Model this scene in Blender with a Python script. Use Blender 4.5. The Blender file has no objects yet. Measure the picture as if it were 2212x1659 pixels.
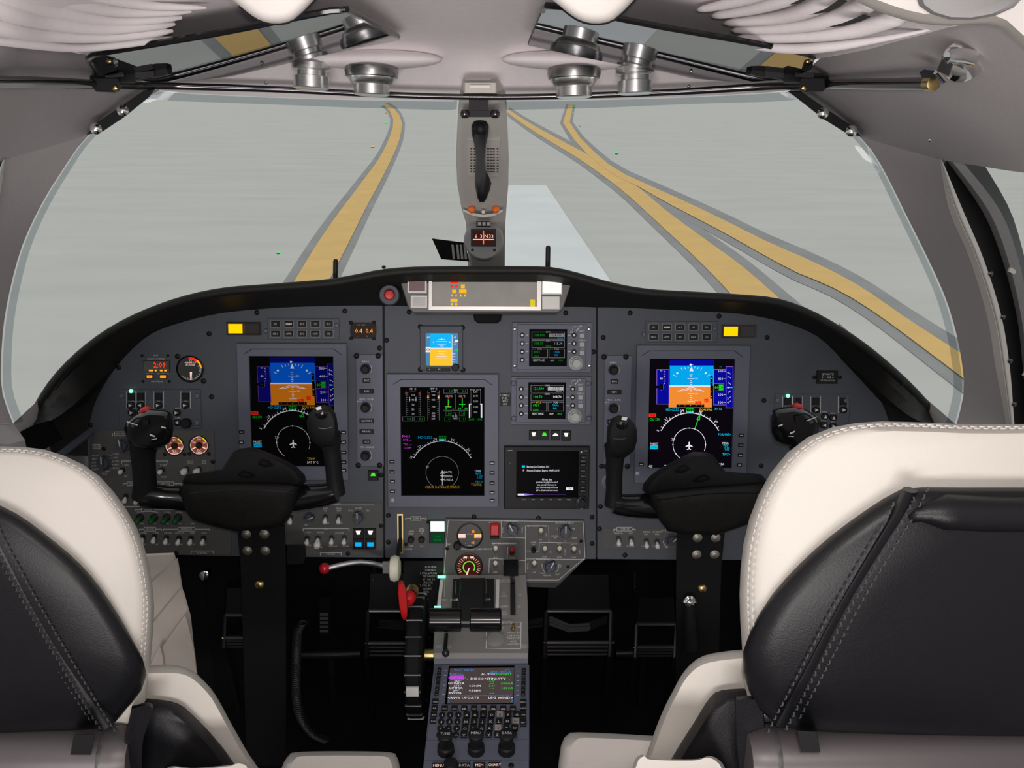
import bpy, math, random
from mathutils import Matrix, Vector
random.seed(7)
SC = bpy.context.scene
COL = SC.collection
R = math.radians
# ---------------------------------------------------------------- camera
FPX, PW, PH = 2028.0, 2212, 1659
CAM = Vector((0.02, 0.0, 1.30))
ROT = (Matrix.Rotation(R(-1.2), 3, 'Z') @ Matrix.Rotation(R(90 - 17.5), 3, 'X') @ Matrix.Rotation(R(0.5), 3, 'Z'))
cd = bpy.data.cameras.new('camera'); cd.sensor_width = 36; cd.lens = FPX / PW * 36; cd.clip_start = 0.02; cd.clip_end = 3000
co = bpy.data.objects.new('camera', cd); COL.objects.link(co)
co.matrix_world = Matrix.Translation(CAM) @ ROT.to_4x4()
SC.camera = co
# ---------------------------------------------------------------- world, lights, exposure
SC.view_settings.view_transform = 'Standard'; SC.view_settings.look = 'None'
SC.view_settings.gamma = 1; SC.view_settings.use_curve_mapping = False
SC.view_settings.exposure = 0.0
wd = bpy.data.worlds.new('overcast'); SC.world = wd; wd.use_nodes = True
bg = wd.node_tree.nodes['Background']; bg.inputs[0].default_value = (0.965, 0.99, 0.98, 1); bg.inputs[1].default_value = 0.66
def lamp(name, kind, loc, power, color, rot=None, **kw):
    l = bpy.data.lights.new(name, kind); l.energy = power; l.color = color
    for k, v in kw.items(): setattr(l, k, v)
    o = bpy.data.objects.new(name, l); COL.objects.link(o); o.location = loc
    if rot: o.rotation_euler = rot
    return o
FLASH = lamp('phone_flash', 'SPOT', CAM + ROT @ Vector((0.012, 0.02, 0.01)), 12.0, (1.0, 0.95, 0.9), shadow_soft_size=0.012, spot_size=R(100), spot_blend=0.9)
FLASH.rotation_euler = ROT.to_euler()
lamp('cabin_fill', 'AREA', (-0.10, -0.50, 0.74), 15.0, (1.0, 0.94, 0.925), rot=(R(128), 0, 0), shape='RECTANGLE', size=0.8, size_y=0.35)  # fill lamp added behind the camera to brighten ceiling and walls; no fixture

# ---------------------------------------------------------------- frames and projection
def ray(px, py): return ROT @ Vector(((px - 1106) / FPX, -(py - 829.5) / FPX, -1.0))
def P(px, py, Y):
    d = ray(px, py); return CAM + d * ((Y - CAM.y) / d.y)
def PZ(px, py, z):
    d = ray(px, py); return CAM + d * ((z - CAM.z) / d.z)
class Fr:
    def __init__(s, O, U, V):
        s.O, s.U, s.V = O, U.normalized(), V.normalized(); s.N = s.U.cross(s.V)
        s.M = Matrix((s.U, s.V, s.N)).transposed().to_4x4(); s.M.translation = O
    def uv(s, px, py, n=0.0):
        d = ray(px, py); t = (s.O + s.N * n - CAM).dot(s.N) / d.dot(s.N); X = CAM + d * t - s.O
        return X.dot(s.U), X.dot(s.V)
    def at(s, px, py, n=0.0):
        u, v = s.uv(px, py, n); return Vector((u, v, n))
    def rect(s, x0, y0, x1, y1, n=0.0):
        xm, ym = (x0 + x1) / 2, (y0 + y1) / 2
        return s.uv(x0, ym, n)[0], s.uv(x1, ym, n)[0], s.uv(xm, y1, n)[1], s.uv(xm, y0, n)[1]
    def loc(s, p): return s.M.inverted() @ p
class WFr(Fr):
    def __init__(s): Fr.__init__(s, Vector((0, 0, 0)), Vector((1, 0, 0)), Vector((0, 1, 0)))
WF = WFr()
T = R(11)
PN = Fr(P(1040, 829, 1.61), Vector((1, 0, 0)), Vector((0, math.sin(T), math.cos(T))))
S1 = 1 / 1205.0     # one photo pixel on the panel, in metres

# ---------------------------------------------------------------- materials
M = {}
def lin(c):
    return tuple((x / 12.92 if x <= .04045 else ((x + .055) / 1.055) ** 2.4) for x in (v / 255 for v in c))
def mat(name, rgb, rough=.5, metal=0., spec=.5, bump=0., scale=400., var=0., vscale=6., emit=None, es=1., coat=0., aniso=None):
    m = bpy.data.materials.new(name); m.use_nodes = True; nt = m.node_tree; b = nt.nodes['Principled BSDF']
    b.inputs['Base Color'].default_value = (*rgb, 1); b.inputs['Roughness'].default_value = rough
    b.inputs['Metallic'].default_value = metal; b.inputs['Specular IOR Level'].default_value = spec
    if coat: b.inputs['Coat Weight'].default_value = coat; b.inputs['Coat Roughness'].default_value = .1
    if emit:
        b.inputs['Emission Color'].default_value = (*emit, 1); b.inputs['Emission Strength'].default_value = es
    if bump or var:
        tc = nt.nodes.new('ShaderNodeTexCoord')
    if bump:
        n = nt.nodes.new('ShaderNodeTexNoise'); n.inputs['Scale'].default_value = scale; n.inputs['Detail'].default_value = 3
        nt.links.new(tc.outputs['Object'], n.inputs['Vector'])
        bp = nt.nodes.new('ShaderNodeBump'); bp.inputs['Strength'].default_value = bump; bp.inputs['Distance'].default_value = .002
        nt.links.new(n.outputs['Fac'], bp.inputs['Height']); nt.links.new(bp.outputs['Normal'], b.inputs['Normal'])
    if var:
        n2 = nt.nodes.new('ShaderNodeTexNoise'); n2.inputs['Scale'].default_value = vscale; n2.inputs['Detail'].default_value = 5
        if aniso:
            mp = nt.nodes.new('ShaderNodeMapping'); mp.inputs['Scale'].default_value = aniso
            nt.links.new(tc.outputs['Object'], mp.inputs['Vector']); nt.links.new(mp.outputs['Vector'], n2.inputs['Vector'])
        else: nt.links.new(tc.outputs['Object'], n2.inputs['Vector'])
        mr = nt.nodes.new('ShaderNodeMapRange'); mr.inputs['From Min'].default_value = .3; mr.inputs['From Max'].default_value = .7
        mr.inputs['To Min'].default_value = 1 - var; mr.inputs['To Max'].default_value = 1 + var
        mx = nt.nodes.new('ShaderNodeVectorMath'); mx.operation = 'SCALE'; mx.inputs[0].default_value = rgb
        nt.links.new(n2.outputs['Fac'], mr.inputs['Value']); nt.links.new(mr.outputs['Result'], mx.inputs['Scale'])
        nt.links.new(mx.outputs['Vector'], b.inputs['Base Color'])
    M[name] = m; return m
mat('paint', (.066, .076, .096), .55, bump=.15, scale=900, var=.05, vscale=300)
mat('bezel', (.108, .118, .165), .5, bump=.1, scale=900, var=.04, vscale=300)
mat('switchpaint', (.086, .087, .083), .6, bump=.12, scale=900, var=.05, vscale=300)
mat('seam', (.01, .01, .012), .8)
mat('black', (.009, .009, .010), .5, spec=.25, bump=.05, scale=500)
mat('black_gloss', (.006, .006, .007), .16)
mat('black_matte', (.0045, .0045, .005), .8, spec=.25, bump=.2, scale=700)
mat('hood', (.012, .0115, .011), .55, spec=.3, bump=.25, scale=500)
mat('black_leather', (.0045, .0045, .006), .42, spec=.32, bump=.10, scale=700, var=.12, vscale=20)
mat('yoke_pad', (.009, .009, .0085), .65, spec=.2, bump=.4, scale=380, var=.15, vscale=40)
mat('white_leather', (.505, .478, .435), .48, spec=.35, bump=.10, scale=500, var=.02, vscale=12)
mat('stitch_light', (.50, .475, .44), .7)
mat('stitch_grey', (.05, .052, .052), .7)
mat('seat_metal', (.085, .075, .077), .42, metal=.3, bump=.06, scale=60)
mat('lining', (.41, .385, .39), .75, bump=.12, scale=500, var=.03, vscale=200)
mat('headliner', (.84, .785, .80), .7, spec=.3, bump=.10, scale=500, var=.02, vscale=100)
mat('cream_trim', (.62, .58, .54), .6, bump=.1, scale=400)
mat('lobe_white', (.82, .78, .74), .6, bump=.05, scale=400)
mat('cushion_grey', (.52, .485, .45), .6, bump=.2, scale=300)
mat('pocket_cream', (.50, .455, .41), .65, bump=.15, scale=300, var=.1, vscale=14)
mat('post_grey', (.54, .52, .49), .55, bump=.1, scale=600)
mat('post_side', (.30, .30, .30), .6, bump=.1, scale=600)
mat('steel', (.86, .86, .86), .30, metal=1, var=.12, vscale=40, aniso=(1, 1, 30))
mat('steel_dark', (.30, .30, .30), .32, metal=1)
mat('quadrant', (.25, .243, .236), .5, bump=.1, scale=800)
mat('chrome', (.85, .85, .86), .09, metal=1)
mat('dark_chrome', (.10, .095, .10), .14, metal=.85)
mat('brass', (.62, .47, .22), .3, metal=1)
mat('bolt', (.55, .53, .47), .35, metal=1)
mat('silver_frame', (.62, .60, .58), .34, metal=.75)
mat('red', (.55, .012, .015), .4)
mat('red_gloss', (.50, .008, .02), .2, coat=.5)
mat('orange', (.85, .17, .012), .35)
mat('ivory', (.78, .77, .62), .45)
mat('white_plastic', (.80, .79, .76), .4)
mat('grey_plastic', (.42, .42, .42), .5)
mat('knob_grey', (.44, .46, .44), .45, bump=.1, scale=300)
mat('knob_blue', (.05, .06, .08), .5)
mat('green_knob', (.004, .10, .02), .3)
mat('legend', (.66, .67, .66), .6)
mat('legend_dim', (.30, .30, .30), .6)
mat('tar', (.19, .20, .21), .85)
mat('carpet', (.012, .012, .013), .95, spec=.1, bump=.5, scale=300)
mat('dark_metal', (.012, .012, .013), .38, bump=.05, scale=200)
mat('worn_edge', (.13, .13, .13), .3, metal=.6)
mat('cable_grey', (.12, .12, .125), .6)
mat('screen_black', (.003, .003, .004), .35, spec=.02)
mat('lens_dark', (.02, .012, .01), .15)
mat('gauge_face', (.008, .008, .008), .3)
mat('concrete', (.660, .662, .632), .9, spec=.1, bump=.2, scale=4, var=.045, vscale=.9, aniso=(.5, 1.5, 1))
mat('line_border', (.38, .385, .385), .9, spec=.1, var=.08, vscale=1.2)
mat('line_yellow', (.90, .60, .235), .85, spec=.1, var=.05, vscale=2.)
mat('reflection_white', (.90, .93, .94), .85, spec=.1, var=.04, vscale=1.)  # flat white standing in for a reflection in the windshield
def em(name, rgb, s=1.0, srgb=True):
    c = lin(rgb) if srgb else rgb
    mat(name, (.002, .002, .002), .5, spec=.0, emit=c, es=s)
em('e_white', (235, 235, 245)); em('e_white_hot', (255, 252, 248), 1.4); em('e_grey', (120, 120, 125)); em('e_dimwhite', (170, 170, 175))
em('e_sky', (0, 165, 235)); em('e_sky_dim', (0, 66, 158)); em('e_navy', (4, 8, 150)); em('e_navy_dim', (3, 4, 78))
em('e_brown', (242, 140, 50)); em('e_brown_dim', (160, 88, 12)); em('e_scr', (9, 5, 12)); em('e_scr_dim', (3, 3, 4))
em('e_cyan', (0, 200, 240)); em('e_cyan_dim', (0, 125, 170)); em('e_green', (20, 225, 50)); em('e_green_dim', (10, 130, 25))
em('e_red', (250, 40, 20)); em('e_red_dim', (170, 25, 15)); em('e_amber', (255, 190, 20)); em('e_amber_dim', (150, 115, 10))
em('e_magenta', (190, 60, 200)); em('e_lilac', (150, 110, 220)); em('e_lilac_dim', (70, 45, 110))
em('e_caution', (255, 196, 0), 1.3); em('e_digit', (255, 62, 10), 1.4); em('e_digit_y', (255, 150, 20), 1.4)
em('e_gauge_red', (120, 62, 48)); em('e_gauge_txt', (255, 215, 200)); em('e_gauge_yel', (225, 205, 30)); em('e_gauge_grn', (120, 220, 60))
em('e_lightgreen', (190, 255, 215), 2.2); em('e_deepgreen', (8, 62, 34)); em('e_led', (130, 255, 190), 2.)
em('e_cdu', (72, 62, 62)); em('e_blue', (30, 140, 225)); em('e_compass', (235, 130, 85)); em('e_compass_d', (60, 22, 14))
em('e_stby_sky', (20, 175, 240), 1.1); em('e_stby_gnd', (250, 190, 45), 1.1); em('e_stby_tape', (80, 135, 175))
em('e_btn_white', (255, 248, 240), 1.1); em('e_btn_green', (60, 235, 40), 1.1); em('e_btn_cyan', (10, 170, 240), 1.1)
em('e_tx_green', (40, 255, 120), 1.); em('e_tx_amber', (255, 190, 90), 1.)
# clear glass: thin pane, mostly see-through with a faint mirror
def glass(name, tint, refl, rough=0.0, fac=None):
    m = bpy.data.materials.new(name); m.use_nodes = True; nt = m.node_tree; nt.nodes.clear()
    out = nt.nodes.new('ShaderNodeOutputMaterial'); tr = nt.nodes.new('ShaderNodeBsdfTransparent'); tr.inputs[0].default_value = (*tint, 1)
    gl = nt.nodes.new('ShaderNodeBsdfGlossy'); gl.inputs['Roughness'].default_value = rough; gl.inputs[0].default_value = (*refl, 1)
    lw = nt.nodes.new('ShaderNodeLayerWeight'); lw.inputs[0].default_value = .5
    pw = nt.nodes.new('ShaderNodeMath'); pw.operation = 'POWER'; pw.inputs[1].default_value = 4.5; nt.links.new(lw.outputs['Facing'], pw.inputs[0])
    fr = nt.nodes.new('ShaderNodeMath'); fr.operation = 'MULTIPLY_ADD'; fr.inputs[1].default_value = .5; fr.inputs[2].default_value = .025; nt.links.new(pw.outputs[0], fr.inputs[0])
    mx = nt.nodes.new('ShaderNodeMixShader'); nt.links.new(tr.outputs[0], mx.inputs[1]); nt.links.new(gl.outputs[0], mx.inputs[2])
    if fac is None: nt.links.new(fr.outputs[0], mx.inputs[0])
    else: mx.inputs[0].default_value = fac
    nt.links.new(mx.outputs[0], out.inputs[0]); M[name] = m
glass('glass', (.985, .99, .985), (.6, .6, .6))
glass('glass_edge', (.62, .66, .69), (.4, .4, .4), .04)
glass('visor_glass', (.18, .185, .20), (.72, .72, .74), .015, .62)

# ---------------------------------------------------------------- mesh builder
_txt = {}
def glyphs(s):
    if s not in _txt:
        c = bpy.data.curves.new('t', 'FONT'); c.body = s; c.size = 1; c.resolution_u = 1; c.fill_mode = 'FRONT'
        o = bpy.data.objects.new('t', c); me = bpy.data.meshes.new_from_object(o)
        v = [x.co.to_2d() for x in me.vertices]; f = [list(p.vertices) for p in me.polygons]
        bpy.data.objects.remove(o); bpy.data.curves.remove(c); bpy.data.meshes.remove(me)
        _txt[s] = (v, f, max([a.x for a in v] or [0]))
    return _txt[s]
class MB:
    def __init__(s, fr=WF): s.v = []; s.f = []; s.mi = []; s.mats = []; s.fr = fr
    def _m(s, m):
        if m not in s.mats: s.mats.append(m)
        return s.mats.index(m)
    def add(s, vs, fs, m):
        b = len(s.v); s.v += [Vector(x) for x in vs]; k = s._m(m)
        for f in fs: s.f.append([b + i for i in f]); s.mi.append(k)
        return s
    def poly(s, pts, m): return s.add(pts, [list(range(len(pts)))], m)
    def box(s, x0, x1, y0, y1, z0, z1, m, c=0.0):
        if x0 > x1: x0, x1 = x1, x0
        if y0 > y1: y0, y1 = y1, y0
        a = [(x0, y0, z0), (x1, y0, z0), (x1, y1, z0), (x0, y1, z0)]
        if c > 0:
            zc = z1 - c
            a += [(x0, y0, zc), (x1, y0, zc), (x1, y1, zc), (x0, y1, zc), (x0 + c, y0 + c, z1), (x1 - c, y0 + c, z1), (x1 - c, y1 - c, z1), (x0 + c, y1 - c, z1)]
            f = [(3, 2, 1, 0)] + [(i + 4 * k, (i + 1) % 4 + 4 * k, (i + 1) % 4 + 4 * k + 4, i + 4 * k + 4) for k in (0, 1) for i in range(4)] + [(8, 9, 10, 11)]
        else:
            a += [(x0, y0, z1), (x1, y0, z1), (x1, y1, z1), (x0, y1, z1)]
            f = [(3, 2, 1, 0), (4, 5, 6, 7)] + [(i, (i + 1) % 4, (i + 1) % 4 + 4, i + 4) for i in range(4)]
        return s.add(a, f, m)
    def prism(s, pts, z0, z1, m, c=0.0):
        n = len(pts); a = [(x, y, z0) for x, y in pts]; rings = [a]
        if c:
            gx = sum(p[0] for p in pts) / n; gy = sum(p[1] for p in pts) / n
            w = max(abs(p[0] - gx) for p in pts); h = max(abs(p[1] - gy) for p in pts)
            rings.append([(x, y, z1 - c) for x, y in pts])
            rings.append([(gx + (x - gx) * (1 - c / max(w, 1e-6)), gy + (y - gy) * (1 - c / max(h, 1e-6)), z1) for x, y in pts])
        else: rings.append([(x, y, z1) for x, y in pts])
        return s.loft(rings, m, closed=True, cap=True)
    def loft(s, rings, m, closed=True, cap=False):
        n = len(rings[0]); vs = [v for r in rings for v in r]; f = []
        for k in range(len(rings) - 1):
            for i in range(n if closed else n - 1):
                j = (i + 1) % n; f.append((k * n + i, k * n + j, (k + 1) * n + j, (k + 1) * n + i))
        if cap: f.append(tuple(range(n))[::-1]); f.append(tuple(range((len(rings) - 1) * n, len(rings) * n)))
        return s.add(vs, f, m)
    def lathe(s, base, axis, prof, m, n=16, cap=True):
        base = Vector(base); ax = Vector(axis).normalized(); t = ax.orthogonal().normalized(); b = ax.cross(t)
        rings = [[base + ax * z + (t * math.cos(2 * math.pi * i / n) + b * math.sin(2 * math.pi * i / n)) * r for i in range(n)] for r, z in prof]
        return s.loft(rings, m, True, cap)
    def cyl(s, a, b, r, m, n=12, r2=None):
        a = Vector(a); b = Vector(b); return s.lathe(a, b - a, [(r, 0), (r if r2 is None else r2, (b - a).length)], m, n)
    def ball(s, c, r, m, n=12, sx=(1, 1, 1)):
        c = Vector(c); k = max(4, n // 2); rings = []
        for j in range(1, k):
            a = math.pi * j / k
            rings.append([c + Vector((r * sx[0] * math.sin(a) * math.cos(2 * math.pi * i / n), r * sx[1] * math.sin(a) * math.sin(2 * math.pi * i / n), -r * sx[2] * math.cos(a))) for i in range(n)])
        return s.loft(rings, m, True, True)
    def tube(s, pts, rad, m, n=8, closed=False, flat=1.0):
        pts = [Vector(p) for p in pts]; k = len(pts); rings = []; prev = None
        for i, p in enumerate(pts):
            if closed: d = pts[(i + 1) % k] - pts[i - 1]
            else: d = pts[min(i + 1, k - 1)] - pts[max(i - 1, 0)]
            d.normalize()
            if prev is None: t = d.orthogonal().normalized()
            else: t = (prev - d * prev.dot(d)).normalized()
            prev = t; b = d.cross(t); r = rad[i] if isinstance(rad, (list, tuple)) else rad
            rings.append([p + (t * math.cos(2 * math.pi * j / n) + b * math.sin(2 * math.pi * j / n) * flat) * r for j in range(n)])
        if closed: rings.append(rings[0])
        return s.loft(rings, m, True, not closed)
    def text(s, t, x, y, h, z, m, al='c', rot=0., sq=1.0):
        v, f, w = glyphs(t); k = h / .70; ox = {'c': -w / 2, 'l': 0, 'r': -w}[al]; c, sn = math.cos(rot), math.sin(rot); out = []
        for a in v:
            lx = (a.x + ox) * k * sq; ly = (a.y - .35) * k; out.append((x + lx * c - ly * sn, y + lx * sn + ly * c, z))
        return s.add(out, f, m)
    def line(s, pts, w, z, m, closed=False):
        pts = [Vector((p[0], p[1])) for p in pts]; k = len(pts)
        for i in range(k if closed else k - 1):
            a, b = pts[i], pts[(i + 1) % k]; d = (b - a)
            if d.length < 1e-9: continue
            d.normalize(); q = Vector((-d.y, d.x)) * w / 2; a2 = a - d * w / 2; b2 = b + d * w / 2
            s.poly([(*(a2 + q), z), (*(a2 - q), z), (*(b2 - q), z), (*(b2 + q), z)], m)
        return s
    def rect2(s, x0, x1, y0, y1, z, m): return s.poly([(x0, y0, z), (x1, y0, z), (x1, y1, z), (x0, y1, z)], m)
    def outline(s, x0, x1, y0, y1, w, z, m): return s.line([(x0, y0), (x1, y0), (x1, y1), (x0, y1)], w, z, m, True)
    def arc(s, cx, cy, r, a0, a1, w, z, m, n=32):
        for i in range(n):
            p, q = R(a0 + (a1 - a0) * i / n), R(a0 + (a1 - a0) * (i + 1) / n)
            s.poly([(cx + (r - w / 2) * math.cos(p), cy + (r - w / 2) * math.sin(p), z), (cx + (r + w / 2) * math.cos(p), cy + (r + w / 2) * math.sin(p), z),
                    (cx + (r + w / 2) * math.cos(q), cy + (r + w / 2) * math.sin(q), z), (cx + (r - w / 2) * math.cos(q), cy + (r - w / 2) * math.sin(q), z)], m)
        return s
    def disc(s, cx, cy, r, z, m, n=24): return s.poly([(cx + r * math.cos(2 * math.pi * i / n), cy + r * math.sin(2 * math.pi * i / n), z) for i in range(n)], m)
    def pillow(s, outline, rings, m, cen=None):
        """closed solid from an outline in photo pixels; rings = (distance Y, size factor)"""
        n = len(outline); cx = cen[0] if cen else sum(p[0] for p in outline) / n; cy = cen[1] if cen else sum(p[1] for p in outline) / n
        rr = []
        for Y, k in rings: rr.append([P(cx + (x - cx) * k, cy + (y - cy) * k, Y) for x, y in outline])
        return s.loft(rr, m, True, True)
    def mesh(s, name, o=Vector((0, 0, 0)), world=False, sm=40):
        me = bpy.data.meshes.new(name)
        vs = [s.fr.M @ v for v in s.v] if world else [v - o for v in s.v]
        me.from_pydata([tuple(v) for v in vs], [], s.f)
        for m in s.mats: me.materials.append(M[m])
        me.polygons.foreach_set('material_index', s.mi); me.polygons.foreach_set('use_smooth', [True] * len(s.f))
        me.update(); me.set_sharp_from_angle(angle=R(sm)); return me
    def build(s, name, parent=None, label=None, sm=40, **kw):
        if parent is None:
            o = bpy.data.objects.new(name, s.mesh(name, world=True, sm=sm)); COL.objects.link(o)
            if label: o['label'] = label
        else:
            o = bpy.data.objects.new(name, s.mesh(name, ORG[parent.name], sm=sm)); COL.objects.link(o); o.parent = parent; ORG[o.name] = ORG[parent.name]
            if label: o['label'] = label
        if 'lettering' in name or name in ('print', 'key_outlines', 'line_marks', 'key_legends'): o['kind'] = 'stuff'
        for k, v in kw.items(): o[k] = v
        return o
ORG = {}
def thing(name, label, cat, fr=WF, o=(0, 0, 0), group=None):
    e = bpy.data.objects.new(name, None); COL.objects.link(e); e.empty_display_size = .02
    e.matrix_world = fr.M @ Matrix.Translation(Vector(o)); ORG[e.name] = Vector(o)
    e['label'] = label; e['category'] = cat
    if group: e['group'] = group
    return e
def inst(me, name, parent, loc, rot=None, sc=None):
    o = bpy.data.objects.new(name, me); COL.objects.link(o); o.parent = parent; o.location = Vector(loc) - ORG[parent.name]
    if rot: o.rotation_euler = rot
    if sc: o.scale = (sc, sc, sc)
    ORG[o.name] = Vector((0, 0, 0)); return o
def sub(me, name, parent, loc=(0, 0, 0)):
    o = bpy.data.objects.new(name, me); COL.objects.link(o); o.parent = parent; o.location = loc; return o
def smooth(pts, n):
    """resample a polyline through a Catmull-Rom curve, n points evenly in length"""
    q = [Vector(p) for p in pts]; out = []
    for i in range(len(q) - 1):
        a, b, c, d = q[max(i - 1, 0)], q[i], q[i + 1], q[min(i + 2, len(q) - 1)]
        for k in range(12):
            t = k / 12; out.append(.5 * ((2 * b) + (c - a) * t + (2 * a - 5 * b + 4 * c - d) * t * t + (3 * b - a - 3 * c + d) * t ** 3))
    out.append(q[-1]); L = [0]
    for i in range(1, len(out)): L.append(L[-1] + (out[i] - out[i - 1]).length)
    res = []; j = 0
    for k in range(n):
        t = L[-1] * k / (n - 1)
        while j < len(L) - 2 and L[j + 1] < t: j += 1
        f = (t - L[j]) / max(L[j + 1] - L[j], 1e-9); res.append(out[j].lerp(out[j + 1], min(max(f, 0), 1)))
    return res
def coons(top, bot, left, right):
    """grid from four edge curves; top/bot run left to right, left/right run top to bottom"""
    nu, nv = len(top), len(left); g = []
    for j in range(nv):
        v = j / (nv - 1); row = []
        for i in range(nu):
            u = i / (nu - 1)
            row.append(top[i] * (1 - v) + bot[i] * v + left[j] * (1 - u) + right[j] * u
                       - (top[0] * (1 - u) * (1 - v) + top[-1] * u * (1 - v) + bot[0] * (1 - u) * v + bot[-1] * u * v))
        g.append(row)
    return g
# ================================================================ THE SETTING
GZ = -0.80
def struct(mb, name, **kw):
    o = mb.build(name, **kw); o['kind'] = 'structure'; return o
def tagged(o, label, cat, group=None):
    o['label'] = label; o['category'] = cat
    if group: o['group'] = group
    return o
b = MB(); g = 900
b.add([(-g, -40, GZ), (g, -40, GZ), (g, 1500, GZ), (-g, 1500, GZ)], [(0, 1, 2, 3)], 'concrete'); struct(b, 'ground')
def offset_px(e, side):
    out = []
    for i, p in enumerate(e):
        d = (e[min(i + 1, len(e) - 1)] - e[max(i - 1, 0)]).normalized(); q = Vector((-d.y, d.x)) * side
        out.append(p + q * (5 + .035 * max(p.y - 225, 0)))
    return out
def near_ext(r, L_=7.0):
    if r[0].y > r[-1].y: return r + [r[-1] + (r[-1] - r[-3]).normalized() * L_]
    return [r[0] + (r[0] - r[2]).normalized() * L_] + r
def strip(e1, e2, name, label, m, z, cat='road marking', border=None, bz=.004, grp=None):
    a = smooth([(x, y) for x, y in e1], 26); c = smooth([(x, y) for x, y in e2], 26)
    if border:
        mid = sum(((q - p).cross(a[min(i + 1, 25)] - a[max(i - 1, 0)]) if False else (a[min(i + 1, 25)] - a[max(i - 1, 0)]).cross(q - p)) for i, (p, q) in enumerate(zip(a, c)))
        s = -1 if mid > 0 else 1
        A = offset_px(a, s); C = offset_px(c, -s); mb = MB()
        ra = [PZ(p.x, max(p.y, 218), GZ + bz) for p in A]; rc = [PZ(p.x, max(p.y, 218), GZ + bz) for p in C]
        mb.loft([near_ext(ra), near_ext(rc)], 'line_border', closed=False)
        tagged(mb.build('marking_border'), border, 'road marking')
    mb = MB(); mb.loft([near_ext([PZ(p.x, p.y, GZ + z) for p in a]), near_ext([PZ(p.x, p.y, GZ + z) for p in c])], m, closed=False)
    return tagged(mb.build(name), label, cat, grp)
strip([(622, 628), (640, 600), (675, 542), (720, 475), (780, 395), (820, 340), (843, 292), (850, 262), (841, 238), (828, 226)],
      [(700, 628), (714, 600), (750, 530), (790, 450), (830, 375), (860, 310), (868, 272), (866, 255), (853, 236), (836, 225)],
      'taxiway_line', 'single yellow taxiway line curving away left of the centre post', 'line_yellow', .012, border='dark edging under the yellow taxiway line left of the centre post')
strip([(1098, 236), (1130, 257), (1166, 278), (1236, 316), (1275, 336), (1330, 372), (1376, 402), (1446, 460), (1531, 522), (1606, 577), (1690, 650)],
      [(1098, 245), (1130, 268), (1171, 295), (1246, 340), (1306, 382), (1340, 408), (1366, 430), (1431, 490), (1496, 550), (1556, 610), (1600, 660)],
      'taxiway_line', 'yellow taxiway line running straight from the centre post towards lower right', 'line_yellow', .012, border='dark edging under the straight yellow line right of the centre post', bz=.005)
strip([(1238, 226), (1227, 245), (1231, 265), (1251, 295), (1286, 330), (1330, 366), (1360, 381), (1456, 424), (1556, 471), (1656, 521), (1756, 565), (1856, 617), (1960, 688), (2090, 772)],
      [(1228, 226), (1215, 245), (1216, 265), (1231, 290), (1256, 320), (1290, 352), (1340, 385), (1376, 401), (1456, 446), (1556, 498), (1706, 581), (1801, 622), (1900, 682), (2088, 822)],
      'taxiway_line', 'yellow taxiway line that bends and forks off towards the right pillar', 'line_yellow', .016, border='dark edging under the forking yellow line on the right', bz=.006)
strip([(1096, 400), (1088, 480), (1080, 560), (1070, 640)], [(1180, 400), (1232, 478), (1285, 556), (1345, 645)], 'painted_reflection', 'broad white windshield reflection painted on the ground right of the centre post', 'reflection_white', .010)  # windshield reflection of white paper, painted as a block on the ground
for px, py, c, lab in [(601, 545, 'e_tx_green', 'green taxiway light nearest the left post stick'), (805, 318, 'e_tx_amber', 'amber taxiway light left of the left yellow line'), (835, 266, 'e_tx_green', 'green taxiway light beside the bend of the left yellow line'),
                       (834, 244, 'e_tx_amber', 'small amber taxiway light at the far end of the left line'), (825, 231, 'e_tx_green', 'small green taxiway light at the far end of the left line'), (353, 218, 'e_tx_amber', 'amber taxiway light near the upper left window corner'),
                       (1332, 332, 'e_tx_green', 'green taxiway light right of the forking yellow line'), (1252, 272, 'e_tx_amber', 'amber taxiway light right of the far yellow bend'), (1238, 246, 'e_tx_green', 'green taxiway light beside the far yellow bend'), (1241, 232, 'e_tx_green', 'farthest green taxiway light below the right air vents')]:
    p = PZ(px, py, GZ + .02); k = (p - CAM).length / FPX; mb = MB(); r = k * (2.6 if py > 300 else 1.6)
    mb.lathe((p.x, p.y, GZ), (0, 0, 1), [(r * 1.5, 0), (r * 1.3, r * .5), (r, r * .6)], 'dark_metal', 10); mb.ball((p.x, p.y, GZ + r), r, c, 10)
    tagged(mb.build('taxiway_light'), lab, 'light', 'taxiway lights')

# ---- shell
def PL(l): return [P(*p) for p in l]
WL = [(345, 195, 1.46), (262, 240, 1.45), (185, 298, 1.44), (130, 375, 1.43), (90, 440, 1.42), (50, 525, 1.42), (25, 610, 1.42), (8, 700, 1.42), (2, 790, 1.42), (5, 850, 1.42), (28, 915, 1.42)]
WR = [(1705, 195, 1.46), (1790, 245, 1.45), (1862, 300, 1.44), (1905, 360, 1.43), (1958, 465, 1.42), (2010, 570, 1.42), (2045, 650, 1.42), (2068, 730, 1.42), (2080, 800, 1.42), (2082, 850, 1.42), (2066, 918, 1.42)]
SL = [(12, 345, 1.30), (-40, 480, 1.30), (-85, 620, 1.30), (-105, 740, 1.30), (-115, 830, 1.30), (-130, 925, 1.30)]
SR = [(2030, 345, 1.30), (2085, 480, 1.30), (2130, 620, 1.30), (2150, 740, 1.30), (2160, 830, 1.30), (2175, 925, 1.30)]
CL = [(345, 195, 1.46), (320, 183, 1.43), (285, 163, 1.39), (245, 143, 1.34), (205, 122, 1.28), (100, 104, 1.12), (0, 93, 1.0), (-300, 60, .75)]
CR = [(1705, 195, 1.46), (1720, 181, 1.43), (1735, 162, 1.39), (1748, 145, 1.34), (1762, 128, 1.28), (1870, 108, 1.12), (1970, 82, 1.0), (2320, 20, .75)]
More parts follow.
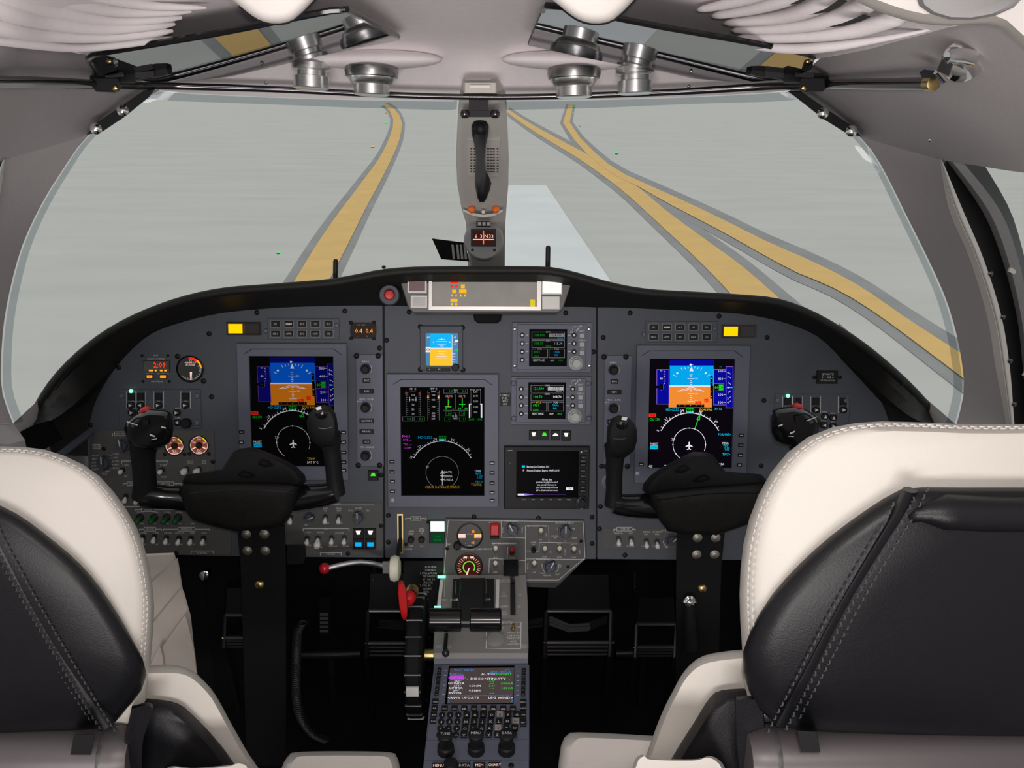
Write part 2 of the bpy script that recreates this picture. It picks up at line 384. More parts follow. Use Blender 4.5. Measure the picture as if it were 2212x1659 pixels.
CROWN = [(1.50, P(1040, 217, 1.5).z), (1.47, 1.328), (1.43, 1.352), (1.37, 1.366), (1.28, 1.385), (1.12, 1.408), (1.0, 1.42), (.75, 1.435), (-.9, 1.45)]
wl = PL(CL) + [Vector((-.56, -.9, 1.36))]; wr = PL(CR) + [Vector((.56, -.9, 1.36))]
wtop = []
b = MB(); rows = []
for L_, R_, (cy, cz) in zip(wl, wr, CROWN):
    row = []
    for i in range(33):
        s = -1 + i / 16; k = (1 - s * s); q = L_.lerp(R_, i / 32); row.append(Vector((q.x, q.y + (cy - (L_.y + R_.y) / 2) * k, q.z + (cz - (L_.z + R_.z) / 2) * (k ** .8))))
    rows.append(row)
WTOP = rows[0]
# finer rows
fine = []
for i in range(33):
    fine.append(smooth([r[i] for r in rows], 40))
b.loft(fine, 'headliner', closed=False); struct(b, 'ceiling')
def side(sg, W, S, C, wn):
    arc = smooth(PL(W), 31); sc = smooth(PL(S), 21)
    b = MB()
    n300 = 6
    end_t, end_w = Vector((sg * .56, -.9, 1.36)), Vector((sg * .74, -.9, 1.16))
    top = smooth(PL(C) + [end_t], 24)
    wx = [(2030, 345, 1.30), (2212, 374, 1.02), (2700, 450, .6)] if sg > 0 else [(12, 345, 1.30), (-180, 374, 1.02), (-640, 450, .6)]
    bot0 = PL(wx) + [end_w]
    botc = smooth([arc[n300], bot0[0]], 5)[:-1] + smooth(bot0, 20)
    left = arc[:n300 + 1]; right = [end_t.lerp(end_w, i / n300) for i in range(n300 + 1)]
    gr = coons(top, botc, left, right); b.loft(gr, 'lining', closed=False)
    # pillar between windscreen and side window
    a2 = smooth(arc[n300:], 21)
    mid = [p.lerp(q, .5) + Vector((sg * .012, 0, 0)) for p, q in zip(a2, sc)]
    b.loft([a2, mid, sc], 'lining', closed=False)
    # side wall below the windows
    lo = [Vector((sg * .80, 2.05, .80)), a2[-1], sc[-1], Vector((sg * .80, .6, .70)), Vector((sg * .80, -.9, .70))]
    b.loft([lo, [Vector((sg * .74, p.y, 0)) for p in lo]], 'lining', closed=False)
    w = struct(b, wn)
    # aft wall above sill behind the side window
    b = MB(); b.loft([[Vector((sg * .80, .35, .70)), Vector((sg * .80, -.9, .70))], [bot0[0].lerp(bot0[-1], .62) if False else Vector((sg * .77, .35, 1.18)), end_w]], 'lining', closed=False)
    b.build('aft_panel', None, kind='structure'); 
    return arc, sc, bot0
arcL, scL, botL = side(-1, WL, SL, CL, 'wall_left')
arcR, scR, botR = side(1, WR, SR, CR, 'wall_right')
b = MB(); b.add([(-.9, -.9, 0), (.9, -.9, 0), (.9, -.9, 1.5), (-.9, -.9, 1.5)], [(0, 1, 2, 3)], 'lining'); struct(b, 'wall_back')
b = MB(); b.box(-.85, .85, -.9, 2.06, -.02, 0, 'carpet'); struct(b, 'floor')

# ---- side window trims and panes (built by rows running down the opening)
def rows_px(sg, cols, m, name, label=None, out=.006):
    pass
def sidewin(sg, idx):
    f = (lambda l: [(x, y, Y) for x, y, Y in l]) if sg > 0 else (lambda l: [(2042 - x, y, Y) for x, y, Y in l])
    E0 = [(2030, 345, 1.30), (2050, 454, 1.30), (2095, 560, 1.30), (2133, 686, 1.30), (2150, 790, 1.30), (2175, 925, 1.30), (2190, 1050, 1.30)]
    E1 = [(2034, 343, 1.285), (2080, 454, 1.285), (2125, 560, 1.285), (2164, 686, 1.285), (2182, 800, 1.285), (2192, 925, 1.285), (2205, 1050, 1.285)]
    E2 = [(2044, 346, 1.30), (2121, 454, 1.30), (2165, 560, 1.30), (2197, 686, 1.30), (2210, 800, 1.30), (2222, 925, 1.30), (2232, 1050, 1.30)]
    E3 = [(2080, 350, 1.27), (2160, 454, 1.27), (2200, 560, 1.27), (2226, 686, 1.27), (2240, 800, 1.27), (2250, 925, 1.27), (2260, 1050, 1.27)]
    E4 = [(2126, 356, 1.28), (2182, 454, 1.28), (2214, 560, 1.28), (2240, 686, 1.28), (2255, 800, 1.28), (2265, 925, 1.28), (2275, 1050, 1.28)]
    c = [smooth(PL(f(e)), 24) for e in (E0, E1, E2, E3, E4)]
    t = thing('trim_%d' % idx, ('cream padded edge of the side window beside the right pillar' if sg > 0 else 'cream padded edge of the side window at the left picture border'), 'window trim'); t['kind'] = 'structure'
    b = MB(); mid = [p.lerp(q, .5) + Vector((-sg * .004, -.008, 0)) for p, q in zip(c[0], c[1])]; b.loft([c[0], mid, c[1]], 'cream_trim', closed=False); b.build('edge_padding', t)
    b = MB(); q = [p.lerp(s_, .62) + Vector((-sg * .003, -.0075, 0)) for p, s_ in zip(c[0], c[1])]; b.tube(q, .0012, 'line_border', 5); b.build('piping', t)
    b = MB(); b.loft([c[1], c[2]], 'black', closed=False); b.build('frame_channel', t)
    b = MB(); mid = [p.lerp(q, .5) + Vector((-sg * .006, -.006, 0)) for p, q in zip(c[2], c[3])]; b.loft([c[2], mid, c[3]], 'post_side', closed=False); b.build('frame_band', t)
    b = MB(); b.loft([c[3], c[4]], 'black_gloss', closed=False); b.build('seal', t)
    sm_ = MB(); sm_.ball((0, 0, 0), .0042, 'dark_chrome', 10, (1, .5, 1)); me = sm_.mesh('frame_screw')
    for k in (8, 11, 14, 17): inst(me, 'frame_screw', t, c[1][k].lerp(c[2][k], .18) + Vector((-sg * .003, -.004, 0)))
    if sg > 0:
        sm_ = MB(); sm_.box(-.005, .005, -.002, .002, -.003, .003, 'cream_trim'); me = sm_.mesh('clip')
        for k in (8, 15, 19): inst(me, 'clip', t, c[2][k].lerp(c[3][k], .3 if k > 10 else .5) + Vector((-sg * .006, -.008, 0)), rot=(0, R(25), 0))
    b = MB(); back = [Vector((sg * (.80 - .02 * (i / 23)), .35, p.z)) for i, p in enumerate(c[4])]; b.loft([c[4], back], 'glass', closed=False); w = struct(b, 'window_%d' % (idx + 2))
    # headliner edge over the window
sidewin(1, 1); sidewin(-1, 2)

# ---- windscreen
LIP = [(52, 985), (56, 930), (85, 865), (130, 800), (200, 735), (280, 685), (380, 645), (480, 622), (600, 612), (700, 604), (760, 595), (820, 583), (880, 577), (960, 575), (1040, 575), (1120, 575), (1190, 577), (1250, 590), (1320, 610), (1400, 624), (1500, 630), (1600, 636), (1680, 645), (1760, 675), (1850, 730), (1930, 795), (1990, 855), (2035, 915), (2055, 985)]
FACE = [(190, 985), (193, 920), (205, 870), (235, 815), (275, 765), (325, 722), (390, 697), (480, 676), (600, 665), (700, 661), (760, 660), (820, 660), (880, 661), (960, 662), (1040, 663), (1120, 663), (1190, 663), (1250, 663), (1320, 664), (1400, 667), (1500, 672), (1600, 678), (1680, 693), (1750, 718), (1820, 762), (1872, 815), (1905, 870), (1925, 925), (1935, 985)]
BOTL = [(28, 915, 1.42), (100, 890, 1.46), (155, 850, 1.52), (220, 790, 1.58), (295, 740, 1.65), (390, 695, 1.73), (490, 668, 1.79), (610, 652, 1.85), (705, 642, 1.89), (830, 622, 1.94), (1012, 608, 1.98)]
BOTR = [(1090, 608, 1.98), (1250, 622, 1.94), (1400, 650, 1.89), (1500, 656, 1.85), (1600, 662, 1.79), (1680, 680, 1.73), (1760, 715, 1.66), (1850, 775, 1.58), (1930, 845, 1.52), (1990, 890, 1.46), (2066, 918, 1.42)]
POSTL = [(988, 214, 1.497), (984, 340, 1.63), (1006, 500, 1.84), (1012, 608, 1.98)]
POSTR = [(1094, 214, 1.497), (1100, 340, 1.63), (1094, 500, 1.84), (1090, 608, 1.98)]
def pane(W, bot, top, post, idx, left_is_W):
    n = 31; a = smooth(PL(W), n); p = smooth(PL(post), n); bt = smooth(PL(bot), 33); tp = smooth(top, 33)
    L_, R_ = (a, p) if left_is_W else (p, a)
    tp[0], tp[-1] = L_[0], R_[0]; bt[0], bt[-1] = L_[-1], R_[-1]
    g = coons(tp, bt, L_, R_); b = MB(); b.loft(g, 'glass', closed=False); w = struct(b, 'window_%d' % idx)
    # dark band round the pane edge, just inside the glass
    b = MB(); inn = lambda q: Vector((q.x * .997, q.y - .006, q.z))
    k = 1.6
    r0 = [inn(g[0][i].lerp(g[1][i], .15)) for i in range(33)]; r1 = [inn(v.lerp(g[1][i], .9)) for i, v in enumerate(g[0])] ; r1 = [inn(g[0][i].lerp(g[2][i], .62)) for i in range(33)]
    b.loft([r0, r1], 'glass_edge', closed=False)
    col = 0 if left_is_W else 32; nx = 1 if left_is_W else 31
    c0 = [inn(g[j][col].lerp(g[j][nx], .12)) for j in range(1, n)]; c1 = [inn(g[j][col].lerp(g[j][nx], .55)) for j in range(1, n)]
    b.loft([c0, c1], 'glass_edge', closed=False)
    o = b.build('edge_band'); o.parent = w
    return g
mid = 16
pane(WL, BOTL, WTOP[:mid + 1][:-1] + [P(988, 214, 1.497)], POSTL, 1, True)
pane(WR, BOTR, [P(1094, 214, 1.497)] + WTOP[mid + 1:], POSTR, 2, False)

# ---- centre post
pt = thing('windshield_post', 'grey centre post between the two windshield panes', 'post', WF, P(1040, 575, 1.93))
rw = [(170, 1000, 1075, 1.44), (200, 994, 1092, 1.462), (232, 990, 1094, 1.488), (290, 987, 1097, 1.545), (340, 985, 1099, 1.60), (400, 988, 1098, 1.67), (450, 997, 1094, 1.735), (480, 1006, 1092, 1.775), (530, 1010, 1091, 1.85), (610, 1012, 1090, 1.955)]
b = MB(); rings = []
for y, x0, x1, Y in rw:
    w = x1 - x0; Yb = Y + .05
    rings.append([P(x0, y, Yb), P(x0, y, Y + .012), P(x0 + w * .10, y, Y), P(x1 - w * .22, y, Y), P(x1, y, Y + .02), P(x1, y, Yb)])
b.loft(rings, 'post_grey', closed=True, cap=True); b.build('post_body', pt, sm=55)
b = MB(); b.pillow([(1000, 452), (1022, 460), (1044, 464), (1066, 461), (1085, 452), (1086, 457), (1066, 467), (1044, 470), (1022, 466), (1000, 457)], [(1.735, 1), (1.722, .99)], 'post_grey'); b.build('edge_lip', pt)
b = MB(); b.pillow([(1001, 178), (1074, 178), (1074, 202), (1001, 202)], [(1.45, 1), (1.43, 1), (1.425, .9)], 'cream_trim'); b.pillow([(1015, 184), (1058, 184), (1058, 190), (1015, 190)], [(1.43, 1), (1.418, 1)], 'white_plastic'); b.build('latch_cover', pt)
b = MB(); pq = PL([(1011, 305, 1.553), (1080, 305, 1.553), (1076, 381, 1.636), (1012, 379, 1.636)]); b.loft([[p + Vector((0, .012, .006)) for p in pq], pq], 'cream_trim', True, True); b.build('placard', pt, label='cream printed placard with fine columns of numbers')
b = MB()
for k in range(9):
    for x in (1016, 1023, 1052, 1058, 1064, 1073):
        y = 320 + k * 6.2; Y = 1.553 + (y - 305) * .00109 - .0008
        w = 4 if x in (1016, 1073) else 5
        b.loft([[P(x, y, Y), P(x + w, y, Y)], [P(x, y + 2.6, Y), P(x + w, y + 2.6, Y)]], 'black', closed=False)
o = b.build('placard_print', pt); o['kind'] = 'stuff'
def mk(name, label, cat, anchor, group=None): return thing(name, label, cat, WF, anchor, group)
t = mk('bracket', 'black T-shaped rod bracket at the top of the centre post', 'bracket', P(1040, 240, 1.48))
b = MB(); b.pillow([(1013, 210), (1054, 210), (1054, 244), (1013, 244)], [(1.51, 1), (1.455, 1)], 'black'); b.pillow([(998, 239), (1076, 239), (1080, 246), (1073, 253), (1003, 253), (995, 246)], [(1.52, 1), (1.452, 1)], 'black'); b.build('plate', t, sm=20)
bm_ = MB(); bm_.ball((0, 0, 0), .0075, 'dark_chrome', 10); me = bm_.mesh('screw_head')
for x in (1004, 1070): inst(me, 'screw_head', t, P(x, 246, 1.452))
t = mk('crank_handle', 'long black crank handle hanging down the centre post', 'handle', P(1040, 270, 1.52))
b = MB()
b.pillow([(1018, 270), (1024, 258), (1037, 254), (1050, 258), (1056, 270), (1055, 290), (1050, 312), (1048, 345), (1050, 372), (1058, 386), (1062, 396), (1058, 412), (1051, 430), (1046, 437), (1036, 437), (1031, 428), (1026, 400), (1026, 372), (1028, 340), (1024, 310), (1019, 290)], [(1.555, .9), (1.535, 1), (1.515, .96), (1.508, .75)], 'black', cen=(1040, 345)); b.build('lever', t, sm=60)
b = MB(); b.ball(P(1038, 278, 1.508), .010, 'black', 12, (1, .6, 1)); b.build('knob', t)
t = mk('eye_reference_balls', 'two orange balls and a white one on the lower centre post', 'sight marker', P(1045, 455, 1.725))
for x, y, r, m in ((1019, 453, .0068, 'orange'), (1071, 453, .0068, 'orange'), (1044, 458, .0036, 'white_plastic')):
    b = MB(); p = P(x, y, 1.722); b.ball(p, r, m, 14); b.cyl(p, p + Vector((0, .012, 0)), r * .4, 'post_grey', 8); b.build('ball', t)
t = mk('magnetic_compass', 'round grey magnetic compass with a glowing card below the orange balls', 'compass', P(1045, 518, 1.80))
c = P(1045, 518, 1.80); ax = (CAM - c).normalized() + Vector((0, 0, -.1)); 
cf = Fr(P(1045, 518, 1.775), Vector((1, 0, 0)), Vector((0, .22, .97)))
k = 1.775 / 2028 * 1.05
b = MB(cf); b.lathe((0, 0, -.05), (0, 0, 1), [(k * 36, 0), (k * 41, .012), (k * 41, .046), (k * 38, .050)], 'post_side', 32); o = b.build('body', None)
def adopt(o, t): o.parent = t; o.matrix_parent_inverse = t.matrix_world.inverted(); return o
adopt(o, t)
b = MB(cf); b.box(-k * 25, k * 25, -k * 17, k * 18, .049, .0515, 'black', c=.001); adopt(b.build('window_frame', None), t)
b = MB(cf); b.rect2(-k * 21, k * 21, -k * 13, k * 14, .0518, 'e_compass_d'); b.rect2(-k * 21, k * 21, -k * 4.5, -k * 2.5, .052, 'e_gauge_txt')
for i, s_ in enumerate(('6', '3', 'N', '33')): b.text(s_, k * (-15 + i * 10), k * 3, k * 7, .0521, 'e_gauge_txt')
b.rect2(-k * 1.2, k * 1.2, -k * 13, k * 14, .0523, 'e_compass'); adopt(b.build('compass_card', None), t)
b = MB(cf); b.box(-k * 14, k * 14, k * 22, k * 33, .048, .053, 'black', c=.001)
for i in range(3): b.box(-k * 11 + i * k * 9, -k * 5 + i * k * 9, k * 24, k * 31, .053, .0535, 'post_side')
adopt(b.build('light_cover', None), t)
sm_ = MB(); sm_.lathe((0, 0, 0), (0, 0, 1), [(k * 3, 0), (k * 3, .002), (k * 2, .003)], 'black', 8); me = sm_.mesh('screw')
for x, y in ((-22, -24), (22, -24)):
    o = bpy.data.objects.new('screw', me); COL.objects.link(o); o.matrix_world = cf.M @ Matrix.Translation((k * x, k * y, .049)); o.parent = t; o.matrix_parent_inverse = t.matrix_world.inverted()
t = mk('mirror_bracket', 'black wedge-shaped shade sticking out left of the compass', 'bracket', P(990, 560, 1.78))
b = MB(); b.pillow([(933, 515), (1004, 524), (1014, 565), (953, 560)], [(1.81, 1), (1.795, 1)], 'black_gloss'); b.build('plate', t)
b = MB()
for x in (975, 985, 993, 1001): b.pillow([(x, 528), (x + 5, 529), (x + 8, 560), (x + 3, 560)], [(1.794, 1), (1.791, 1)], 'legend_dim')
o = b.build('fins', t)

# ---- glareshield
lip = smooth([(x, y) for x, y in LIP], 81); fc = smooth([(x, y) for x, y in FACE], 81)
LY = [1.555 - .03 * abs(i / 40 - 1) ** 2 for i in range(81)]
gs = thing('glareshield', 'black padded glareshield hood arching over the instrument panel', 'glareshield', WF, P(1040, 600, 1.6))
lip3 = [P(p.x, p.y + 9, Y) for p, Y in zip(lip, LY)]
b = MB(); b.tube(lip3, .0075, 'hood', 10); b.build('padded_lip', gs)
pn3 = [PN.M @ PN.at(p.x, p.y, .0) for p in fc]
in3 = [PN.M @ PN.at(p.x + (q.x - p.x) * .0, p.y + 6, -.004) for p, q in zip(fc, fc)]
low3 = [P(p.x + (q.x - p.x) * .13, p.y + (q.y - p.y) * .13 + 6, Y - .004) for p, q, Y in zip(lip, fc, LY)]
mid3 = [a.lerp(c, .5) + Vector((0, .012, 0)) for a, c in zip(low3, pn3)]
b = MB(); b.loft([lip3, low3, mid3, pn3], 'hood', closed=False); b.build('underside', gs)
bt = smooth(PL([(30, 985, 1.40)] + BOTL), 41)[:-1] + smooth(PL(BOTR + [(2075, 985, 1.40)]), 41)
b = MB(); m2 = [a.lerp(c, .4) + Vector((0, 0, -.012)) for a, c in zip(lip3, bt)]; b.loft([lip3, m2, [p + Vector((0, .02, -.02)) for p in bt]], 'hood', closed=False); b.build('top_cover', gs)
b = MB(); q = [p + Vector((0, .02, -.02)) for p in bt]; b.loft([q, [Vector((p.x, max(p.y, 1.74), p.z - .03)) for p in q], [Vector((p.x, max(p.y, 1.74), 0)) for p in q]], 'black_matte', closed=False); struct(b, 'wall_front')
for x, y0, y1, lab in ((724, 560, 608, 'short black stick standing on the hood left of the compass'), (1183, 531, 580, 'short black stick standing on the hood right of the centre post')):
    t = mk('hood_post', lab, 'post', P(x, y1, 1.585)); b = MB(); p, q = P(x, y1 + 14, 1.585), P(x + 1, y0, 1.585)
    b.lathe(p, q - p, [(.0042, 0), (.0042, (q - p).length - .003), (.003, (q - p).length)], 'black', 10); b.build('rod', t)
    b = MB(); b.lathe(p, q - p, [(.008, 0), (.008, .004), (.005, .008)], 'black', 10); b.build('base', t)
t = mk('press_stud', 'tiny black button on the hood edge above the red knob', 'button', P(829, 577, 1.56)); b = MB(); b.ball(P(829, 577, 1.553), .0035, 'black', 8); b.build('cap', t)
# ================================================================ INSTRUMENT PANEL
class G:
    """drawing helper: coordinates in an enlarged view (origin ox,oy, scale sc) of the photo, laid on a frame at height n"""
    def __init__(s, fr, ox=0, oy=0, sc=1.0, n=.0005, d=(0, 0)): s.fr, s.ox, s.oy, s.sc, s.n, s.d = fr, ox, oy, sc, n, d; s.mb = MB(fr); s.k = 0
    def p(s, x, y):
        u, v = s.fr.uv(s.ox + x / s.sc, s.oy + y / s.sc, s.n); return (u + s.d[0], v + s.d[1])
    def z(s): s.k += 1; return s.n + s.k * 1.2e-5
    def px(s, w, x=None, y=None):
        a = s.p(x if x is not None else 0, y if y is not None else 0); b_ = s.p((x or 0) + w, y or 0); return abs(b_[0] - a[0])
    def rect(s, x0, y0, x1, y1, m):
        z = s.z(); s.mb.poly([(*s.p(x0, y1), z), (*s.p(x1, y1), z), (*s.p(x1, y0), z), (*s.p(x0, y0), z)], m); return s
    def poly(s, pts, m): z = s.z(); q = [(*s.p(x, y), z) for x, y in pts]; s.mb.poly(q, m); return s
    def line(s, pts, w, m, closed=False): s.mb.line([s.p(x, y) for x, y in pts], s.px(w, *pts[0]), s.z(), m, closed); return s
    def box(s, x0, y0, x1, y1, w, m): return s.line([(x0, y0), (x1, y0), (x1, y1), (x0, y1)], w, m, True)
    def text(s, t, x, y, h, m, al='c', rot=0, sq=1.0):
        a = s.p(x, y); hh = abs(s.p(x, y - h / 2)[1] - s.p(x, y + h / 2)[1]); s.mb.text(t, a[0], a[1], hh, s.z(), m, al, R(rot), sq); return s
    def arc(s, cx, cy, r, a0, a1, w, m, n=36): return s.line([(cx + r * math.cos(R(a0 + (a1 - a0) * i / n)), cy - r * math.sin(R(a0 + (a1 - a0) * i / n))) for i in range(n + 1)], w, m)
    def disc(s, cx, cy, r, m, n=20): return s.poly([(cx + r * math.cos(2 * math.pi * i / n), cy + r * math.sin(2 * math.pi * i / n)) for i in range(n)][::-1], m)
    def build(s, name, parent, **kw): return s.mb.build(name, parent, **kw)
def pol(fr, pts, n=0): return [fr.uv(x, y, n) for x, y in pts]
BZ = .0075
panel = thing('instrument_panel', 'blue-grey painted instrument panel spanning the cockpit under the glareshield', 'instrument panel', PN, (0, 0, -.02))
b = MB(PN); b.prism(pol(PN, [(186, 1196)] + [(p.x, p.y) for p in fc] + [(1945, 1212)])[::-1], -.016, -.006, 'seam'); b.build('backing', panel)
lf = [(p.x, p.y) for p in fc if p.x < 826]; rt = [(p.x, p.y) for p in fc if p.x > 1294]; ct = [(p.x, p.y) for p in fc if 834 < p.x < 1286]
for poly in ([(196, 1194)] + lf + [(826.5, 660), (828.5, 1205), (500, 1202)], [(830.5, 660)] + ct + [(1288, 664), (1287, 1208), (832, 1205)], [(1291, 664)] + rt + [(1945, 1212), (1290, 1208)]):
    b = MB(PN); b.prism(pol(PN, poly)[::-1], -.008, 0, 'paint', c=.0006); b.build('face_plate', panel)
sc_ = MB(PN); sc_.lathe((0, 0, 0), (0, 0, 1), [(.0046, 0), (.0046, .0008), (.003, .0022), (.001, .0026)], 'black', 10); SCREW = sc_.mesh('screw')
sc_ = MB(PN); sc_.lathe((0, 0, 0), (0, 0, 1), [(.0036, 0), (.0036, .0008), (.0026, .002), (.001, .0024)], 'steel', 10); SCREW_S = sc_.mesh('screw')
sc_ = MB(PN); sc_.lathe((0, 0, 0), (0, 0, 1), [(.0052, 0), (.0052, .001), (.004, .003), (.001, .0036)], 'bezel', 10); SCREW_B = sc_.mesh('screw')
def screws(parent, pts, me=None, n=0, sc=None):
    for x, y in pts: inst(me or SCREW, 'screw', parent, PN.at(x, y, n), sc=sc)
screws(panel, [(452, 721), (555, 675), (745, 672), (257, 794), (457, 857), (196, 918), (820, 752), (823, 1026), (823, 1135), (752, 1195), (382, 1193), (460, 997), (225, 969),
               (835, 735), (839, 1113), (839, 1171), (884, 674), (1222, 676), (1024, 1116), (1163, 1119), (1279, 1117), (1279, 1174), (1297, 1094),
               (1303, 729), (1361, 676), (1553, 683), (1657, 729), (1853, 806), (1650, 865), (1644, 1006), (1299, 1007), (1295, 1142), (1350, 1199), (1282, 760)])

def fp(me_parent, x0, y0, x1, y1, m='bezel', n0=0, n1=.003, c=.0007, name='face_plate'):
    u0, u1, v0, v1 = PN.rect(x0, y0, x1, y1, n1); b = MB(PN); b.box(u0, u1, v0, v1, n0, n1, m, c); return b.build(name, me_parent)
def box_at(mb, x0, y0, x1, y1, n0, n1, m, c=0.0):
    u0, u1, v0, v1 = PN.rect(x0, y0, x1, y1, n1); mb.box(u0, u1, v0, v1, n0, n1, m, c); return mb
def ring_frame(mb, o, i, n0, n1, m, cham=.0012):
    ou = PN.rect(*o, n1); iu = PN.rect(*i, n1)
    def rr(a, z, s=0): return [(a[0] + s, a[2] + s, z), (a[1] - s, a[2] + s, z), (a[1] - s, a[3] - s, z), (a[0] + s, a[3] - s, z)]
    mb.loft([rr(ou, n0), rr(ou, n1 - cham), rr(ou, n1, cham), rr(iu, n1, -.0006), rr(iu, n1 - .004)], m, True)
def key_mesh(w, h, d, m, mark=None, c=.0005):
    b = MB(PN); b.box(-w / 2, w / 2, -h / 2, h / 2, 0, d, m, c)
    if mark == 'bar': b.rect2(-w * .30, w * .30, -h * .13, h * .13, d + .0001, 'legend')
    return b.mesh('key')
SOFT = key_mesh(.0088, .0060, .0024, 'black', 'bar')
def display(name, label, bez, scr, soft, led, extra):
    t = thing(name, label, 'display', PN, PN.at((bez[0] + bez[2]) / 2, (bez[1] + bez[3]) / 2, 0))
    b = MB(PN); ring_frame(b, bez, scr, 0, BZ, 'bezel'); b.build('bezel', t)
    b = MB(PN); cx0, cy0, cx1, cy1 = bez; w = 2.0
    ch = [(cx0 + 14, cy0 + 22), (cx0 + 30, cy0 + 12), (cx1 - 30, cy0 + 12), (cx1 - 14, cy0 + 24)]
    b.line([PN.uv(x, y, BZ) for x, y in ch], .0012, BZ + .0001, 'seam'); b.build('groove', t)
    b = MB(PN); u0, u1, v0, v1 = PN.rect(*scr, BZ - .004); b.rect2(u0 - .002, u1 + .002, v0 - .002, v1 + .002, BZ - .0042, 'screen_black'); b.build('glass', t)
    for x, y in soft: inst(SOFT, 'soft_key', t, PN.at(x, y, BZ))
    if led:
        lb = MB(PN); lb.lathe(PN.at(*led, BZ), (0, 0, 1), [(.004, 0), (.0035, .001), (.001, .0018)], 'grey_plastic', 10); lb.build('light_sensor', t)
    return t
# ---- primary flight displays
def pfd(t, dim, d):
    D = (lambda a: a + '_dim') if dim else (lambda a: a)
    wh = 'e_dimwhite' if dim else 'e_white'
    g = G(PN, 1380, 740, 5.53, BZ - .0040, d)
    g.rect(137, 202, 1143, 1495, D('e_scr')); g.rect(365, 205, 900, 275, D('e_navy')); g.rect(370, 275, 892, 515, D('e_sky')); g.rect(355, 525, 872, 775, D('e_brown')); g.rect(360, 512, 852, 526, wh)
    for x0, y0, x1, y1 in ((215, 322, 360, 735), (893, 320, 1045, 745), (1042, 288, 1125, 780)): g.rect(x0, y0, x1, y1, D('e_navy')); g.box(x0, y0, x1, y1, 5, D('e_lilac'))
    g.line([(312, 325), (312, 480), (295, 500), (295, 555), (265, 570)], 5, D('e_lilac'))
    for y in (345, 375, 405, 460, 490): g.line([(298, y), (310, y)], 3, wh)
    g.text('40', 268, 430, 26, wh); g.text('60', 268, 334, 18, wh)
    g.poly([(212, 515), (250, 515), (258, 495), (288, 495), (288, 565), (258, 565), (250, 545), (212, 545)], 'e_scr_dim'); g.text('---', 262, 530, 16, 'e_green_dim')
    for s_, y in (('500', 340), ('400', 433), ('200', 622), ('100', 715)): g.text(s_, 975, y, 30, wh); g.line([(1018, y), (1034, y)], 4, wh)
    g.rect(895, 490, 1012, 575, 'e_scr_dim'); g.box(895, 490, 1012, 575, 4, D('e_lilac')); g.text('80', 928, 535, 34, D('e_green')); g.rect(955, 500, 1005, 568, D('e_green')); g.text('20', 980, 534, 34, 'e_scr_dim')
    g.line([(1060, 537), (1112, 537)], 10, D('e_green')); g.rect(1055, 531, 1080, 543, wh)
    for s_, y in (('4', 358), ('2', 405), ('1', 480), ('1', 595), ('2', 665), ('4', 715)): g.text(s_, 1062, y, 24, wh); g.line([(1075, y), (1098, y + (20 if y < 537 else -20))], 4, wh)
    if not dim: g.text('-----', 975, 288, 14, 'e_cyan')
    g.disc(617, 264, 13, wh); g.text('<-', 640, 264, 16, wh); g.poly([(628, 285), (652, 342), (604, 342)][::-1], wh)
    for a in (30, 45, 60, 70, 80, 100, 110, 120, 135, 150):
        r0, r1 = 215, (250 if a in (30, 60, 120, 150) else 235); g.line([(628 + r0 * math.cos(R(a)), 500 - r0 * math.sin(R(a)) * .92), (628 + r1 * math.cos(R(a)), 500 - r1 * math.sin(R(a)) * .92)], 5, wh) if a not in (45, 135) else g.disc(628 + 240 * math.cos(R(a)), 535 - 240 * math.sin(R(a)), 12, wh)
    for y, w, s_ in ((385, 28, ''), (408, 12, ''), (430, 80, '10'), (453, 12, ''), (475, 28, ''), (498, 12, ''), (565, 28, ''), (588, 12, ''), (610, 80, '10'), (632, 12, ''), (655, 28, ''), (678, 12, ''), (700, 80, '20')):
        g.line([(622 - w / 2, y), (622 + w / 2, y)], 5, wh)
        if s_: g.text(s_, 686, y, 26, wh)
    g.line([(465, 580), (615, 535), (640, 535), (775, 580), (700, 572), (628, 548), (540, 575), (465, 580)], 6, wh)
    g.rect(852, 398, 882, 670, 'e_scr_dim'); g.rect(448, 740, 780, 772, 'e_scr_dim')
    for x in (480, 548, 614, 682, 750): g.line([(x - 4, 760), (x + 4, 748)], 4, D('e_brown') if x != 614 else wh)
    for y in (425, 480, 590, 645): g.line([(862, y), (872, y)], 4, wh)
    g.rect(672, 700, 745, 735, D('e_red')); g.rect(780, 670, 828, 715, D('e_red')); g.text('FD', 708, 718, 22, D('e_brown')); g.text('VS', 804, 693, 22, D('e_brown'))
    g.text('HDG252', 400, 800, 30, D('e_cyan')); g.text('252', 612, 803, 34, D('e_green')); g.box(568, 785, 655, 822, 4, D('e_green')); g.text('TCAS FAIL', 800, 800, 26, D('e_amber'), sq=.9); g.text('30.12', 945, 790, 28, D('e_cyan')); g.rect(580, 822, 640, 845, D('e_cyan'))
    # heading arc
    cx, cy, r = 608, 1222, 382
    g.arc(cx, cy, r, 27, 153, 9, wh)
    for i in range(25):
        a = 27 + i * 5.25; L_ = 24 if i % 2 else 14; g.line([(cx + r * math.cos(R(a)), cy - r * math.sin(R(a))), (cx + (r + L_) * math.cos(R(a)), cy - (r + L_) * math.sin(R(a)))], 5, wh)
    for s_, a in (('24', 103), ('21', 133), ('S', 156), ('W', 72), ('30', 42)): g.text(s_, cx + (r + 38) * math.cos(R(a)), cy - (r + 38) * math.sin(R(a)), 30, wh, rot=a - 90)
    g.text('A/P', 160, 868, 30, D('e_red')); g.rect(118, 848, 205, 888, D('e_red')); g.text('FMS', 160, 868, 26, 'e_scr_dim'); g.text('CRS 270' if not dim else 'CRS 271', 185, 915, 28, D('e_green'), sq=.85)
    gm = D('e_green')
